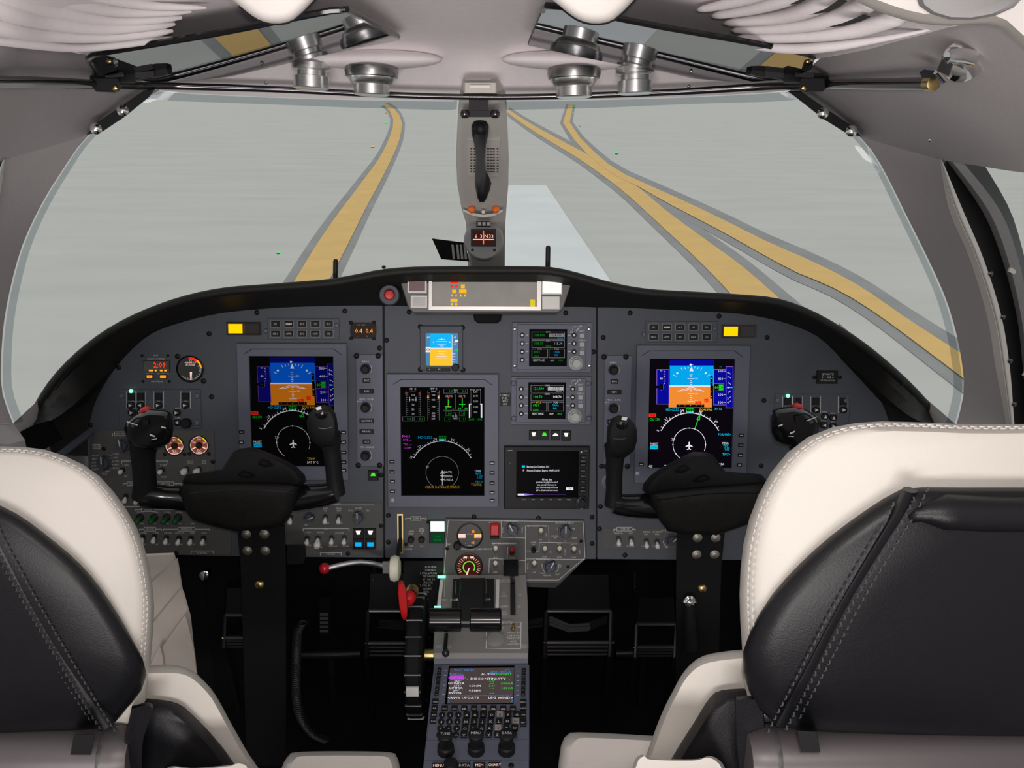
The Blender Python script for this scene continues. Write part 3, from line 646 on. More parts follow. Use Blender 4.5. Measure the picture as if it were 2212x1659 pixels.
    if not dim:
        g.line([(665, 1035), (705, 915)], 9, gm); g.line([(728, 858), (692, 915), (722, 922), (728, 858)], 9, gm); g.line([(732, 850), (742, 820)], 10, wh)
    else: g.line([(705, 915), (728, 858)], 9, gm); g.line([(690, 900), (740, 915), (728, 858)], 9, gm)
    g.arc(600, 1215, 195, -22, 235, 6, wh if not dim else 'e_grey', 50)
    for a in (60, 90, 120, 150, 180, 215, 30, 0): g.disc(600 + 195 * math.cos(R(a)), 1215 - 195 * math.sin(R(a)), 7, wh)
    g.text('2.5', 410, 1152, 28, wh)
    # aircraft symbol
    g.poly([(592, 1190), (600, 1180), (606, 1190), (606, 1215), (640, 1236), (640, 1246), (606, 1236), (605, 1262), (620, 1272), (620, 1280), (598, 1274), (572, 1280), (572, 1272), (592, 1262), (591, 1236), (556, 1246), (556, 1236), (592, 1215)], wh)
    g.text('PRESET', 182, 1206, 24, wh, sq=.9); g.rect(135, 1224, 228, 1272, D('e_cyan')); g.text('(VOR1)', 182, 1248, 22, 'e_scr_dim', sq=.8)
    g.text('FORMAT>', 1020, 1096, 28, D('e_cyan'), sq=.85); g.text('TERR', 1030, 1200, 24, wh); g.text('WX', 1035, 1228, 26, D('e_cyan')); g.text('T.00', 1048, 1258, 26, D('e_cyan')); g.text('T+0', 1048, 1280, 22, D('e_cyan')); g.text('TFC>', 1040, 1332, 28, D('e_cyan'))
    g.text('GS', 136, 1474, 28, wh); g.text('TAS', 335, 1474, 28, wh); g.text('/', 378, 1470, 26, 'e_green')
    g.text('TEMP', 800, 1408, 28, D('e_amber')); g.text('SAT 5\u00b0C', 815, 1450, 26, wh); g.text('15A', 985, 1450, 26, wh)
    g.build('screen_image', t)
a = PN.at(540, 770, BZ - .004) - PN.at(1405, 776, BZ - .004)
t = display('flight_display', 'tall flight display behind the left yoke with dim blue and brown horizon', (514, 742, 751, 1038), (541, 770, 721, 1007), [(522, 933), (522, 955), (742, 934), (742, 955), (743, 977), (743, 998), (743, 1016)], None, 0); pfd(t, True, (a.x, a.y))
t = display('flight_display', 'tall flight display behind the right yoke with bright blue and orange horizon', (1373, 746, 1617, 1044), (1402, 776, 1584, 1011), [(1601, 940), (1600, 961), (1599, 983), (1597, 1004), (1385, 1003)], (1377, 1023), 0); pfd(t, False, (0, 0))
# ---- multifunction display
t = display('engine_display', 'tall centre display with engine tapes above a white compass arc', (836, 808, 1077, 1096), (866, 837, 1046, 1071), [(847, 997), (847, 1019), (848, 1040), (848, 1061), (1063, 1000), (1063, 1021), (1063, 1043), (1063, 1064), (1063, 1081)], (848, 1081), 0)
g = G(PN, 840, 800, 5.53, BZ - .0040); w, gr, cy_ = 'e_dimwhite', 'e_green_dim', 'e_cyan_dim'
g.rect(146, 206, 1136, 1497, 'e_scr_dim')
g.text('N1 %', 288, 222, 24, w); g.text('ITT\u00b0C', 532, 222, 24, w); g.text('FUEL QTY', 1036, 232, 22, w, sq=.9); g.text('LBS', 1036, 256, 24, w)
for x in (205, 380): g.line([(x, 240), (x, 545)], 3, 'e_grey')
for x in (465, 600): g.line([(x, 240), (x, 595)], 3, 'e_grey')
for x in (980, 1095): g.line([(x, 250), (x, 560)], 3, 'e_grey')
for i in range(12):
    for x, dx in ((205, 25), (380, -25), (465, 22), (600, -22)): g.line([(x, 270 + i * 26), (x + dx, 270 + i * 26)], 3, 'e_grey')
for s_, y in (('100', 296), ('90', 352), ('70', 410), ('50', 466), ('20', 522)): g.text(s_, 288, y, 24, w)
for s_, y in (('1000', 252), ('900', 295), ('800', 352), ('700', 433), ('400', 512), ('300', 545), ('200', 577)): g.text(s_, 532, y, 24, w, sq=.85)
for s_, y in (('2000', 305), ('1500', 370), ('1000', 436), ('500', 500)): g.text(s_, 1036, y, 24, w, sq=.85)
g.poly([(195, 262), (230, 285), (195, 290)], 'e_red_dim'); g.poly([(382, 262), (350, 285), (382, 290)], 'e_red_dim'); g.line([(255, 255), (320, 255)], 4, 'e_red_dim')
for x in (250, 324): g.line([(x, 320), (x, 366)], 6, w); g.disc(x, 352, 7, w)
for x in (468, 596): g.rect(x - 9, 300, x + 9, 330, 'e_brown'); g.rect(x - 5, 318, x + 5, 336, 'e_white')
for x0, x1, s_ in ((165, 283, '0.0'), (302, 426, '0.0')): g.box(x0, 553, x1, 605, 3, 'e_grey'); g.text(s_, x1 - 42, 580, 30, gr)
for x0, x1, s_ in ((655, 780, '0.0'), (820, 940, '0.0')): g.box(x0, 222, x1, 272, 3, 'e_grey'); g.text(s_, x1 - 40, 246, 30, gr)
g.text('N2', 796, 236, 22, w); g.text('%', 796, 260, 22, w); g.text('OIL PSI', 715, 308, 24, w, sq=.8); g.text('OIL \u00b0C', 872, 308, 24, w, sq=.8)
g.line([(797, 290), (797, 462)], 3, 'e_grey'); g.line([(655, 476), (940, 476)], 3, 'e_grey')
g.line([(710, 345), (710, 430)], 9, 'e_green'); g.rect(704, 322, 718, 350, 'e_red_dim'); g.rect(704, 408, 718, 432, 'e_red'); g.line([(678, 434), (742, 434)], 10, 'e_green'); g.text('0', 685, 458, 26, 'e_green'); g.text('2', 766, 458, 26, gr)
g.line([(877, 335), (877, 438)], 9, 'e_green'); g.rect(871, 318, 884, 340, 'e_red_dim'); g.line([(843, 404), (910, 404)], 10, 'e_green'); g.text('50', 845, 456, 26, 'e_green'); g.text('50', 922, 456, 26, 'e_green')
for x0, x1, s_, y in ((682, 745, '10', 515), (842, 905, '10', 515), (668, 742, '0', 580), (842, 918, '0', 580)): g.box(x0, y - 25, x1, y + 25, 3, gr); g.text(s_, x1 - 24, y, 28, gr)
g.text('\u00b0C', 790, 516, 24, w); g.text('FUEL', 790, 548, 22, w); g.text('PPH', 790, 576, 22, w)
g.line([(980, 402), (962, 402), (962, 560)], 11, 'e_white'); g.line([(1095, 402), (1110, 402), (1110, 560)], 11, 'e_white'); g.text('1090', 985, 584, 30, gr, sq=.85); g.text('1090', 1080, 584, 30, gr, sq=.85)
g.text('FMS1', 203, 788, 32, 'e_magenta'); g.text('DTK ---', 222, 828, 24, 'e_magenta', sq=.9); g.text('TTG --:--', 225, 884, 24, 'e_magenta', sq=.8); g.text('----NM', 225, 922, 24, 'e_magenta', sq=.9)
g.text('HDG252', 432, 797, 32, cy_); g.text('252', 640, 800, 32, gr); g.box(600, 782, 682, 820, 4, gr); g.rect(610, 818, 662, 838, 'e_sky')
cx, cy, r = 640, 1230, 388
g.arc(cx, cy, r, 29, 151, 9, w)
for i in range(25):
    a = 29 + i * 5.08; L_ = 22 if i % 2 else 12; g.line([(cx + r * math.cos(R(a)), cy - r * math.sin(R(a))), (cx + (r + L_) * math.cos(R(a)), cy - (r + L_) * math.sin(R(a)))], 5, w)
for s_, a in (('24', 102), ('21', 131), ('18', 153), ('W', 73), ('30', 42)): g.text(s_, cx + (r + 34) * math.cos(R(a)), cy - (r + 34) * math.sin(R(a)), 30, w, rot=a - 90)
g.arc(638, 1220, 194, -50, 235, 4, 'e_grey', 50); g.text('25', 458, 1148, 28, w)
g.line([(640, 1370), (640, 1200)], 7, w); g.poly([(640, 1190), (668, 1236), (640, 1226), (612, 1236)], w)
for s_, y in (('FACTL', 1214), ('LIMMA', 1262), ('HUNDA', 1304)): g.text(s_, 708, y, 28, w, sq=.85)
for y in (1256, 1302): g.line([(620, y), (664, y)], 7, w); g.disc(640, y, 13, w)
g.text('CHECK DATABASE STATUS', 638, 1392, 32, 'e_amber_dim', sq=.72)
g.text('TERR', 1062, 1198, 24, w); g.text('WX', 1066, 1228, 28, cy_); g.text('T.00', 1082, 1258, 28, cy_); g.text('T+0.0', 1082, 1282, 22, cy_, sq=.8); g.text('TFC>', 1076, 1330, 28, cy_); g.text('TCAS FAIL', 1046, 1362, 28, 'e_amber_dim', sq=.68)
g.build('screen_image', t)

# ---- small standby attitude indicator
t = thing('standby_display', 'small bright standby attitude display with blue sky over yellow ground', 'display', PN, PN.at(957, 752))
b = MB(PN); ring_frame(b, (907, 704, 1000, 800), (919, 720, 990, 790), 0, .0045, 'paint'); b.build('bezel', t)
g = G(PN, 740, 640, 3.457, .0008); g.rect(618, 270, 864, 522, 'e_stby_tape'); g.rect(655, 278, 815, 388, 'e_stby_sky'); g.rect(652, 390, 818, 518, 'e_stby_gnd'); g.rect(815, 278, 864, 520, 'e_stby_tape'); g.rect(652, 385, 818, 391, 'e_white')
for y, w_ in ((322, 50), (338, 80), (358, 60), (372, 26), (412, 60), (430, 40), (448, 80), (466, 80)): g.line([(740 - w_ / 2, y), (740 + w_ / 2, y)], 3, 'e_white')
g.poly([(740, 312), (750, 326), (730, 326)][::-1], 'e_white')
for x in (680, 800): g.disc(x, 342, 5, 'e_white')
g.line([(818, 290), (818, 515)], 4, 'e_white'); g.rect(620, 378, 656, 418, 'e_white'); g.text('XX', 637, 398, 20, 'e_scr_dim'); g.rect(838, 325, 864, 342, 'e_white'); g.line([(838, 402), (862, 402)], 6, 'e_green')
for s_, y in (('2', 350), ('4', 305)): g.text(s_, 838, y, 20, 'e_white')
for y in (430, 450, 470, 490): g.line([(820, y), (840, y)], 4, 'e_white')
g.text('60', 640, 305, 18, 'e_white'); g.build('screen_image', t)
screws(t, [(908, 706), (999, 708), (908, 798), (1000, 799)], n=.0012)
b = MB(PN); b.lathe(PN.at(984, 793, .0045), (0, 0, 1), [(.0068, 0), (.0068, .008), (.0056, .010)], 'black', 16); b.build('knob', t)
b = MB(PN); box_at(b, 920, 794, 972, 802, 0, .005, 'black', .0005); b.build('button_strip', t)
g = G(PN, 740, 640, 3.457, .0052); g.text('+', 648, 546, 14, 'legend'); g.text('M', 722, 546, 14, 'legend'); g.build('lettering', t)

# ---- radio tuning units
def rtu(oy, oy2, label, stby, nav2, atc, dy, c):
    x0, y0, x1, y1 = (1106, 697, 1278, 804) if dy == 0 else (1104, 814, 1277, 918)
    t = thing('radio_tuner', label, 'radio', PN, PN.at((x0 + x1) / 2, (y0 + y1) / 2))
    fp(t, x0, y0, x1, y1, 'bezel', 0, .004)
    b = MB(PN); box_at(b, x0 + 11, y0 + 4, x1 - 12, y1 - 5, .004, .007, 'bezel', .0008); b.build('front_panel', t)
    s = (1143, 711, 1225, 791) if dy == 0 else (1141, 826, 1222, 905)
    b = MB(PN); box_at(b, *s, .007, .0076, 'screen_black'); b.build('screen', t)
    g = G(PN, 1080, 680 + (0 if dy == 0 else 115.2), 6.636, .0078); o = 0 if dy == 0 else -14; X = lambda v: v + o
    w = 'e_white' if dy else 'e_dimwhite'; G1 = 'e_green' if dy else 'e_green_dim'
    def T_(s_, x, y, h, m, **k): g.text(s_, X(x), y, h, m, **k)
    g.box(X(458), 248, X(925), 348, 6, 'e_grey'); g.box(X(458), 370, X(925), 470, 6, 'e_grey'); g.box(X(458), 492, X(682), 616, 6, 'e_grey'); g.box(X(702), 492, X(925), 616, 6, 'e_grey')
    for s_, x, y in ((('COM1', 'COM2')[dy], 690, 247), (('NAV1', 'NAV2')[dy], 690, 370), (('ATC1', 'ATC2')[dy], 565, 492), ('TCAS', 812, 492)):
        g.rect(X(x - 48), y - 10, X(x + 48), y + 12, 'screen_black'); T_(s_, x, y, 22, 'e_amber' if s_ == 'ATC2' else w, sq=.9)
    T_(atc, 566, 292, 36, G1, sq=.95); g.rect(X(700), 268, X(922), 318, 'e_grey' if not dy else 'e_dimwhite'); T_(stby, 812, 293, 34, 'e_scr_dim', sq=.9); T_('RECALL', 862, 334, 22, 'e_cyan_dim' if not dy else 'e_cyan', sq=.7)
    T_('108.70', 553, 410, 36, G1, sq=.95); T_(nav2, 832, 410, 34, w, sq=.95)
    if not dy: T_('DME-H', 695, 450, 22, G1, sq=.8)
    T_('4731', 525, 534, 32, G1); T_('(1200)', 525, 596, 26, G1, sq=.8); T_('TA/RA', 812, 534, 26, 'e_cyan' if dy else 'e_cyan_dim', sq=.85); T_('REL', 805, 576, 26, 'e_cyan' if dy else 'e_cyan_dim')
    T_('NEXT PAGE', 555, 653, 26, w, sq=.85); T_('ADF', 752, 655, 22, w); T_('190.0', 868, 655, 24, G1, sq=.9); g.build('screen_image', t)
    for i in range(4):
        for x in ((1128, 1240) if dy == 0 else (1126, 1237)):
            if i == 3 and x > 1200: continue
            y = (724 if dy == 0 else 840) + i * 17.9; inst(c['key'], 'line_key', t, PN.at(x, y, .007))
    g = G(PN, 0, 0, 1, .0072)
    for i in range(4):
        y = (724 if dy == 0 else 840) + i * 17.9; a, q = (1136, 1141) if dy == 0 else (1134, 1139); g.line([(a, y), (q, y)], 1, 'legend')
        if i < 3: a, q = (1227, 1233) if dy == 0 else (1224, 1230); g.line([(a, y), (q, y)], 1, 'legend')
    kx = 1257 if dy == 0 else 1254
    for s_, y in (('XMIT', 716 if dy == 0 else 831), ('DME-H', 735 if dy == 0 else 850), ('1/2', 754 if dy == 0 else 868)): g.text(s_, kx, y, 4, 'legend', sq=.9)
    y = 708 if dy == 0 else 824; g.text('SQ', kx - 22, y + 9, 4, 'legend'); g.text('OFF', kx - 4, y - 3, 4, 'legend', sq=.9); g.arc(kx - 14, y + 3, 6, 60, 200, 1, 'legend', 12); g.line([(kx - 12, y + 7), (kx - 6, y)], 1.5, 'legend'); g.build('lettering', t)
    for yy in ((725, 744, 762) if dy == 0 else (839.5, 858, 876.5)): inst(c['sq'], 'function_key', t, PN.at(kx, yy, .007))
    b = MB(PN); q = PN.at(1244 if dy == 0 else 1241, 784 if dy == 0 else 899, .007)
    b.lathe(q, (0, 0, 1), [(.0128, 0), (.0128, .0022), (.0105, .0022), (.0105, .009), (.0098, .010), (.008, .010), (.0078, .017), (.0068, .018), (.001, .018)], 'knob_grey', 24); b.build('tuning_knob', t)
    screws(t, [(x0 + 6, y0 + 14), (x1 - 6, y0 + 14), (x0 + 6, y1 - 14), (x1 - 5, y1 - 14)], SCREW_S if dy == 0 else SCREW_B, .004)
cc = {}
b = MB(PN); b.lathe((0, 0, 0), (0, 0, 1), [(.0046, 0), (.0046, .0012), (.0032, .0012), (.0032, .0028), (.0026, .0032)], 'black', 12); b.disc(0, 0, .0022, .0033, 'white_plastic', 10); cc['key'] = b.mesh('line_key')
b = MB(PN); b.box(-.0042, .0042, -.004, .004, 0, .002, 'grey_plastic', .0005); cc['sq'] = b.mesh('function_key')
rtu(0, 0, 'upper radio tuning unit with green frequencies and bright corner screws', '128.475', '115.30', '118.800', 0, cc)
rtu(0, 0, 'lower radio tuning unit with green frequencies and amber ATC2 legend', '127.75', '108.70', '121.000', 1, cc)

# ---- map display in its black case
t = thing('map_display', 'black framed map display showing white startup text and a lilac bar', 'display', PN, PN.at(1181, 1031))
b = MB(PN); ring_frame(b, (1089, 965, 1273, 1099), (1116, 975, 1249, 1074), 0, .010, 'black'); b.build('case', t)
g = G(PN, 1080, 920, 8.732, .006); g.rect(310, 470, 1480, 1345, 'screen_black'); w = 'e_white'
g.rect(412, 745, 472, 785, 'e_cyan'); g.poly([(442, 815), (462, 838), (442, 860), (422, 838)], 'e_dimwhite'); g.disc(442, 838, 9, 'e_red')
g.text('Basemap Land Database 3.03', 505, 768, 40, w, 'l', sq=.62); g.text('Aviation Database Expires 04-APR-2013', 505, 840, 40, w, 'l', sq=.65)
for s_, y in (('All map data', 1008), ('provided is only to be used', 1058), ('as a general reference to', 1108), ('your surroundings and as an', 1160), ('aid to situational awareness.', 1210)): g.text(s_, 885, y, 38, w, sq=.66)
g.rect(1248, 1158, 1382, 1210, w); g.text('OK?', 1315, 1184, 34, 'e_scr_dim')
g.poly([(335, 1278), (335, 1312), (470, 1312), (620, 1298), (620, 1292), (470, 1278)][::-1], 'e_white'); g.poly([(460, 1284), (460, 1308), (640, 1300), (640, 1292)][::-1], 'e_lilac'); g.rect(620, 1294, 1240, 1300, 'e_lilac_dim'); g.build('screen_image', t)
g = G(PN, 1080, 920, 8.732, .0102); l = 'legend_dim'
g.text('GARMIN', 185, 463, 20, 'legend', sq=.9); g.text('GMX 200', 1620, 472, 18, 'legend', sq=.8); g.disc(1535, 494, 16, 'legend')
for s_, x in (('FUNC', 455), ('MAP', 628), ('MFD', 795), ('FPL', 960), ('TRFC', 1125), ('TERR', 1298)): g.text(s_, x, 1392, 22, 'legend')
g.text('C', 185, 700, 30, l); g.text('-', 168, 762, 30, 'legend')
g.build('lettering', t)
kk = MB(PN); kk.box(-.006, .006, -.0034, .0034, 0, .002, 'black_gloss', .0006); KB = kk.mesh('side_key')
for s_, y in (('IN', 595), ('RNG', 665), ('OUT', 738), ('PAN', 850), ('MENU', 952), ('CLR', 1055), ('ENT', 1160), ('INFO', 1230)):
    k_ = inst(KB, 'side_key', t, PN.at(1080 + 1568 / 8.732, 920 + y / 8.732, .010))
g = G(PN, 1080, 920, 8.732, .0121)
for s_, y in (('IN', 595), ('RNG', 665), ('OUT', 738), ('PAN', 850), ('MENU', 952), ('CLR', 1055), ('ENT', 1160), ('INFO', 1230)): g.text(s_, 1568, y, 24, 'legend_dim')
g.build('key_lettering', t)
b = MB(PN); q = PN.at(1080 + 1540 / 8.732, 920 + 1430 / 8.732, .010); b.lathe(q, (0, 0, 1), [(.011, 0), (.011, .006), (.0075, .006), (.007, .014), (.006, .015)], 'black_gloss', 20); b.build('knob', t)
b = MB(PN); q = PN.at(1080 + 1560 / 8.732, 920 + 1508 / 8.732, .010); b.add([(q.x - .006, q.y - .002, .0105), (q.x - .002, q.y - .006, .0105), (q.x + .006, q.y + .002, .0105), (q.x + .002, q.y + .006, .0105)], [(0, 1, 2, 3)], 'grey_plastic'); b.build('card_door', t)

# ---- small lit push buttons
def lit_button(x0, y0, x1, y1, m, shape, label, grp=None, m2=None, sz=.5):
    t = thing('push_button', label, 'button', PN, PN.at((x0 + x1) / 2, (y0 + y1) / 2), grp)
    b = MB(PN); box_at(b, x0, y0, x1, y1, 0, .005, 'black', .0008); b.build('cap', t)
    g = G(PN, 0, 0, 1, .0053); cx, cy, w, h = (x0 + x1) / 2, (y0 + y1) / 2, x1 - x0, y1 - y0
    if shape == 'cup': g.poly([(cx - w * .24, cy - h * .30), (cx + w * .24, cy - h * .30), (cx + w * .12, cy + h * .08), (cx - w * .12, cy + h * .08)][::-1], m)
    elif shape == 'hat': g.poly([(cx - w * .14, cy - h * .28), (cx + w * .14, cy - h * .28), (cx + w * .26, cy + h * .04), (cx - w * .26, cy + h * .04)][::-1], m)
    elif shape == 'wide': g.poly([(cx - w * .10, cy - h * .22), (cx + w * .10, cy - h * .22), (cx + w * .35, cy + h * .05), (cx - w * .35, cy + h * .05)][::-1], m)
    elif shape == 'bar': g.rect(cx - w * .28, cy - h * .2, cx + w * .28, cy + h * .2, m)
    g.build('lit_legend', t); return t
lit_button(1143, 930, 1163, 951, 'e_btn_white', 'cup', 'first of four lit buttons over the map display, white legend', 'lit buttons above the map display')
lit_button(1166, 930, 1186, 951, 'e_btn_green', 'hat', 'green lit button in the row above the map display', 'lit buttons above the map display')
lit_button(1190, 930, 1210, 951, 'e_btn_white', 'wide', 'button with a wide white legend right of the green lit one', 'lit buttons above the map display')
lit_button(1213, 931, 1233, 952, 'e_btn_white', 'cup', 'last of four lit buttons over the map display, low white legend', 'lit buttons above the map display')
lit_button(795, 1017, 817, 1038, 'e_btn_green', 'hat', 'green lit button below the left display control strip')
for i, (x, y, m, s_, lab) in enumerate(((762, 1142, 'e_btn_white', 'cup', 'upper left white-lit button of the square of four'), (788, 1142, 'e_btn_white', 'cup', 'upper right white-lit button of the square of four'), (762, 1165, 'e_btn_cyan', 'bar', 'lower left cyan-lit button of the square of four'), (788, 1165, 'e_btn_cyan', 'bar', 'lower right cyan-lit button of the square of four'))):
    lit_button(x, y, x + 24, y + 22, m, s_, lab + ' above the red ball lever', 'square of four lit buttons')
def warn(x0, y0, x1, y1, side_, lab):
    t = thing('master_caution_light', lab, 'warning light', PN, PN.at((x0 + x1) / 2, (y0 + y1) / 2)); xm = (x0 + x1) / 2
    b = MB(PN); box_at(b, x0, y0, x1, y1, 0, .004, 'lens_dark', .0006); b.build('housing', t)
    b = MB(PN); box_at(b, x0 + 4, y0 + 4, xm - 3, y1 - 4, .004, .0062, 'e_caution', .0005); b.build('caution_lens', t, label='glowing yellow lens')
    b = MB(PN); box_at(b, xm + 2, y0 + 3, x1 - 3, y1 - 3, .004, .0062, 'lens_dark', .0005); b.build('warning_lens', t, label='unlit dark lens')
warn(489, 696, 563, 724, 0, 'yellow lit caution light beside dark lens on the left panel')
warn(1560, 702, 1634, 730, 0, 'yellow lit caution light beside dark lens on the right panel')
# ---- mode select panels
MK = MB(PN); MK.box(-.0072, .0072, -.0052, .0052, 0, .003, 'black', .0006); MKm = MK.mesh('mode_key')
def modes(x0, y0, label, knobx, words):
    t = thing('mode_panel', label, 'button panel', PN, PN.at(x0 + 72, y0 + 24))
    fp(t, x0, y0 - 4, x0 + 156, y0 + 42, 'paint', 0, .0015); g = G(PN, 0, 0, 1, .0046); f = G(PN, 0, 0, 1, .0017)
    for r in range(2):
        for c in range(5):
            x, y = x0 + 18 + c * 28.7, y0 + 9 + r * 21; inst(MKm, 'mode_key', t, PN.at(x, y, .0015)); g.text(words[r * 5 + c], x, y, 4, 'legend' if not (r == 0 and c == 1) else 'e_gauge_txt', sq=.9); f.box(x - 10, y - 7, x + 10, y + 7, 1, 'legend_dim')
    g.build('key_lettering', t); f.build('key_outlines', t)
    screws(t, [(x0 - 3 if knobx else x0 - 3, y0 + 24), (x0 + 150, y0 + 12)], SCREW_B, .0015, .8)
modes(577, 691, 'ten small black mode buttons above the left flight display', 1, ['FD', 'VNAV', 'ALT', 'VS', 'FLC', 'HDG', 'APPR', 'B/C', 'NAV', '1/2'])
modes(1394, 698, 'ten small black mode buttons above the right flight display', 1, ['FD', 'VNAV', 'ALT', 'VS', 'FLC', 'HDG', 'APPR', 'B/C', 'NAV', '1/2'])
# ---- dual digital readout
t = thing('digital_readout', 'twin orange digit readout showing 0.4 and 0.4', 'gauge', PN, PN.at(785, 713))
b = MB(PN); b.prism(pol(PN, [(757, 705), (764, 697), (806, 697), (813, 705), (813, 722), (806, 731), (764, 731), (757, 722)])[::-1], 0, .003, 'lens_dark', c=.0006); b.build('case', t)
g = G(PN, 740, 640, 3.457, .0033); g.text('0.4', 120, 258, 32, 'e_digit_y'); g.text('0.4', 198, 258, 32, 'e_digit_y'); g.text('DIFF  PRESS', 140, 214, 10, 'legend_dim', sq=.8); g.text('L', 108, 298, 12, 'legend_dim'); g.text('R', 182, 298, 12, 'legend_dim'); g.build('digits', t)
screws(t, [(758, 697), (808, 697), (759, 731), (808, 731)], sc=.8)
# ---- display control strips
RK = MB(PN); RK.lathe((0, 0, 0), (0, 0, 1), [(.0092, 0), (.0088, .006), (.0070, .006), (.0066, .014), (.0055, .015)], 'black', 20); RKm = RK.mesh('rotary_knob')
DK = {w_: key_mesh(w_ * S1, 9.5 * S1, .003, 'black', None) for w_ in (16, 30)}
def dcp(x0, y0, label):
    t = thing('display_control_panel', label, 'control panel', PN, PN.at(x0 + 28, y0 + 122)); fp(t, x0, y0, x0 + 58, y0 + 242, 'bezel', 0, .003)
    g = G(PN, x0 - 772, y0 - 766, 1, .0062); f = G(PN, x0 - 772, y0 - 766, 1, .0032)
    for (s_, y, w_) in (('ENG', 822, 16), ('REFS', 845, 30), ('NAV/BRG', 909, 30), ('RADAR', 932, 30), ('GCS', 954, 16)):
        inst(DK[w_], 'key', t, PN.at(x0 - 772 + 794, y0 - 766 + y, .003)); g.text(s_, 794, y, 4.2, 'legend', sq=.9)
    for y in (797, 880, 984): inst(RKm, 'rotary_knob', t, PN.at(x0 - 772 + 792, y0 - 766 + y, .003)); f.arc(793, y, 12, -40, 40, 1, 'legend', 8)
    f.text('BARO', 792, 781, 4, 'legend'); f.text('MENU -- DATA', 793, 862, 4, 'legend', sq=.8); f.text('ADV', 778, 867, 3.6, 'legend'); f.text('TILT -- RANGE', 794, 966, 4, 'legend', sq=.8)
    g.build('key_lettering', t); f.build('lettering', t); screws(t, [(x0, y0 + 3), (x0 + 47, y0 + 3), (x0 + 4, y0 + 239), (x0 + 50, y0 + 239)], n=.003, sc=1.1)
dcp(770, 766, 'upright control strip with three black knobs left of the engine display')
dcp(1305, 768, 'upright control strip with three black knobs left of the right flight display')
# ---- chronometer and angle-of-attack gauge
t = thing('chronometer', 'digital clock reading 2:09 in orange on the left panel', 'clock', PN, PN.at(337, 797))
b = MB(PN); box_at(b, 309, 779, 366, 803, 0, .003, 'lens_dark', .0006); b.build('window', t)
g = G(PN, 0, 560, 2.514, .0033); g.text('2:09', 866, 574, 28, 'e_digit'); 
for x, w_ in ((820, 22), (846, 10), (876, 14), (899, 14)): g.rect(x - w_ / 2, 600, x + w_ / 2, 609, 'e_digit_y')
g.build('digits', t)
b = MB(PN); box_at(b, 315, 809, 330, 818, 0, .003, 'black', .0005); b.build('select_key', t)
b = MB(PN); box_at(b, 344, 809, 360, 818, 0, .003, 'black', .0005); b.build('control_key', t)
g = G(PN, 0, 560, 2.514, .0033); g.rect(797, 630, 827, 645, 'e_digit_y'); g.rect(869, 630, 901, 645, 'e_digit_y'); g.text('SEL', 812, 637, 9, 'lens_dark'); g.text('CTL', 885, 637, 9, 'lens_dark'); g.build('key_legends', t)
g = G(PN, 0, 560, 2.514, .0003)
for s_, x, y in (('GMT', 846, 522), ('CHRONOMETER', 846, 541), ('SELECT', 812, 622), ('CONTROL', 885, 622), ('DAVTRON', 852, 664)): g.text(s_, x, y, 9, 'legend')
g.build('lettering', t); screws(t, [(307, 768), (363, 768), (309, 824), (366, 824)], sc=.6)
t = thing('angle_of_attack_gauge', 'round black angle of attack gauge with red and yellow arc', 'gauge', PN, PN.at(411, 797))
b = MB(PN); q = PN.at(411, 797); r = 29 * S1; b.lathe(q, (0, 0, 1), [(r, 0), (r, .003), (r * .93, .004), (r * .90, .003), (r * .90, .001)], 'black_gloss', 32, cap=False); b.build('rim', t)
g = G(PN, 0, 560, 2.514, .0012); g.disc(1034, 596, 64, 'gauge_face', 32)
g.arc(1034, 596, 56, 92, 48, 14, 'e_red'); g.arc(1034, 596, 57, 48, 10, 9, 'e_digit_y'); g.arc(1034, 596, 58, 8, -140, 4, 'legend')
for a in (0, -15, -30, -45, -60, -75, -90, -105, -120): g.line([(1034 + 50 * math.cos(R(a)), 596 - 50 * math.sin(R(a))), (1034 + 58 * math.cos(R(a)), 596 - 58 * math.sin(R(a)))], 3, 'legend')
g.text('1.0', 1034, 551, 8, 'e_gauge_txt'); g.text('ANGLE OF', 1034, 561, 9, 'e_gauge_txt'); g.text('ATTACK', 1034, 573, 9, 'e_gauge_txt'); g.text('.8', 1076, 580, 9, 'legend'); g.text('.6', 1082, 604, 9, 'legend'); g.text('.2', 1068, 632, 9, 'legend'); g.build('dial', t)
g = G(PN, 0, 560, 2.514, .0022); g.poly([(1031, 612), (1043, 612), (1040, 655), (1034, 655)][::-1], 'e_gauge_txt'); g.build('needle', t)
screws(t, [(384, 770), (440, 823)], sc=1.1)
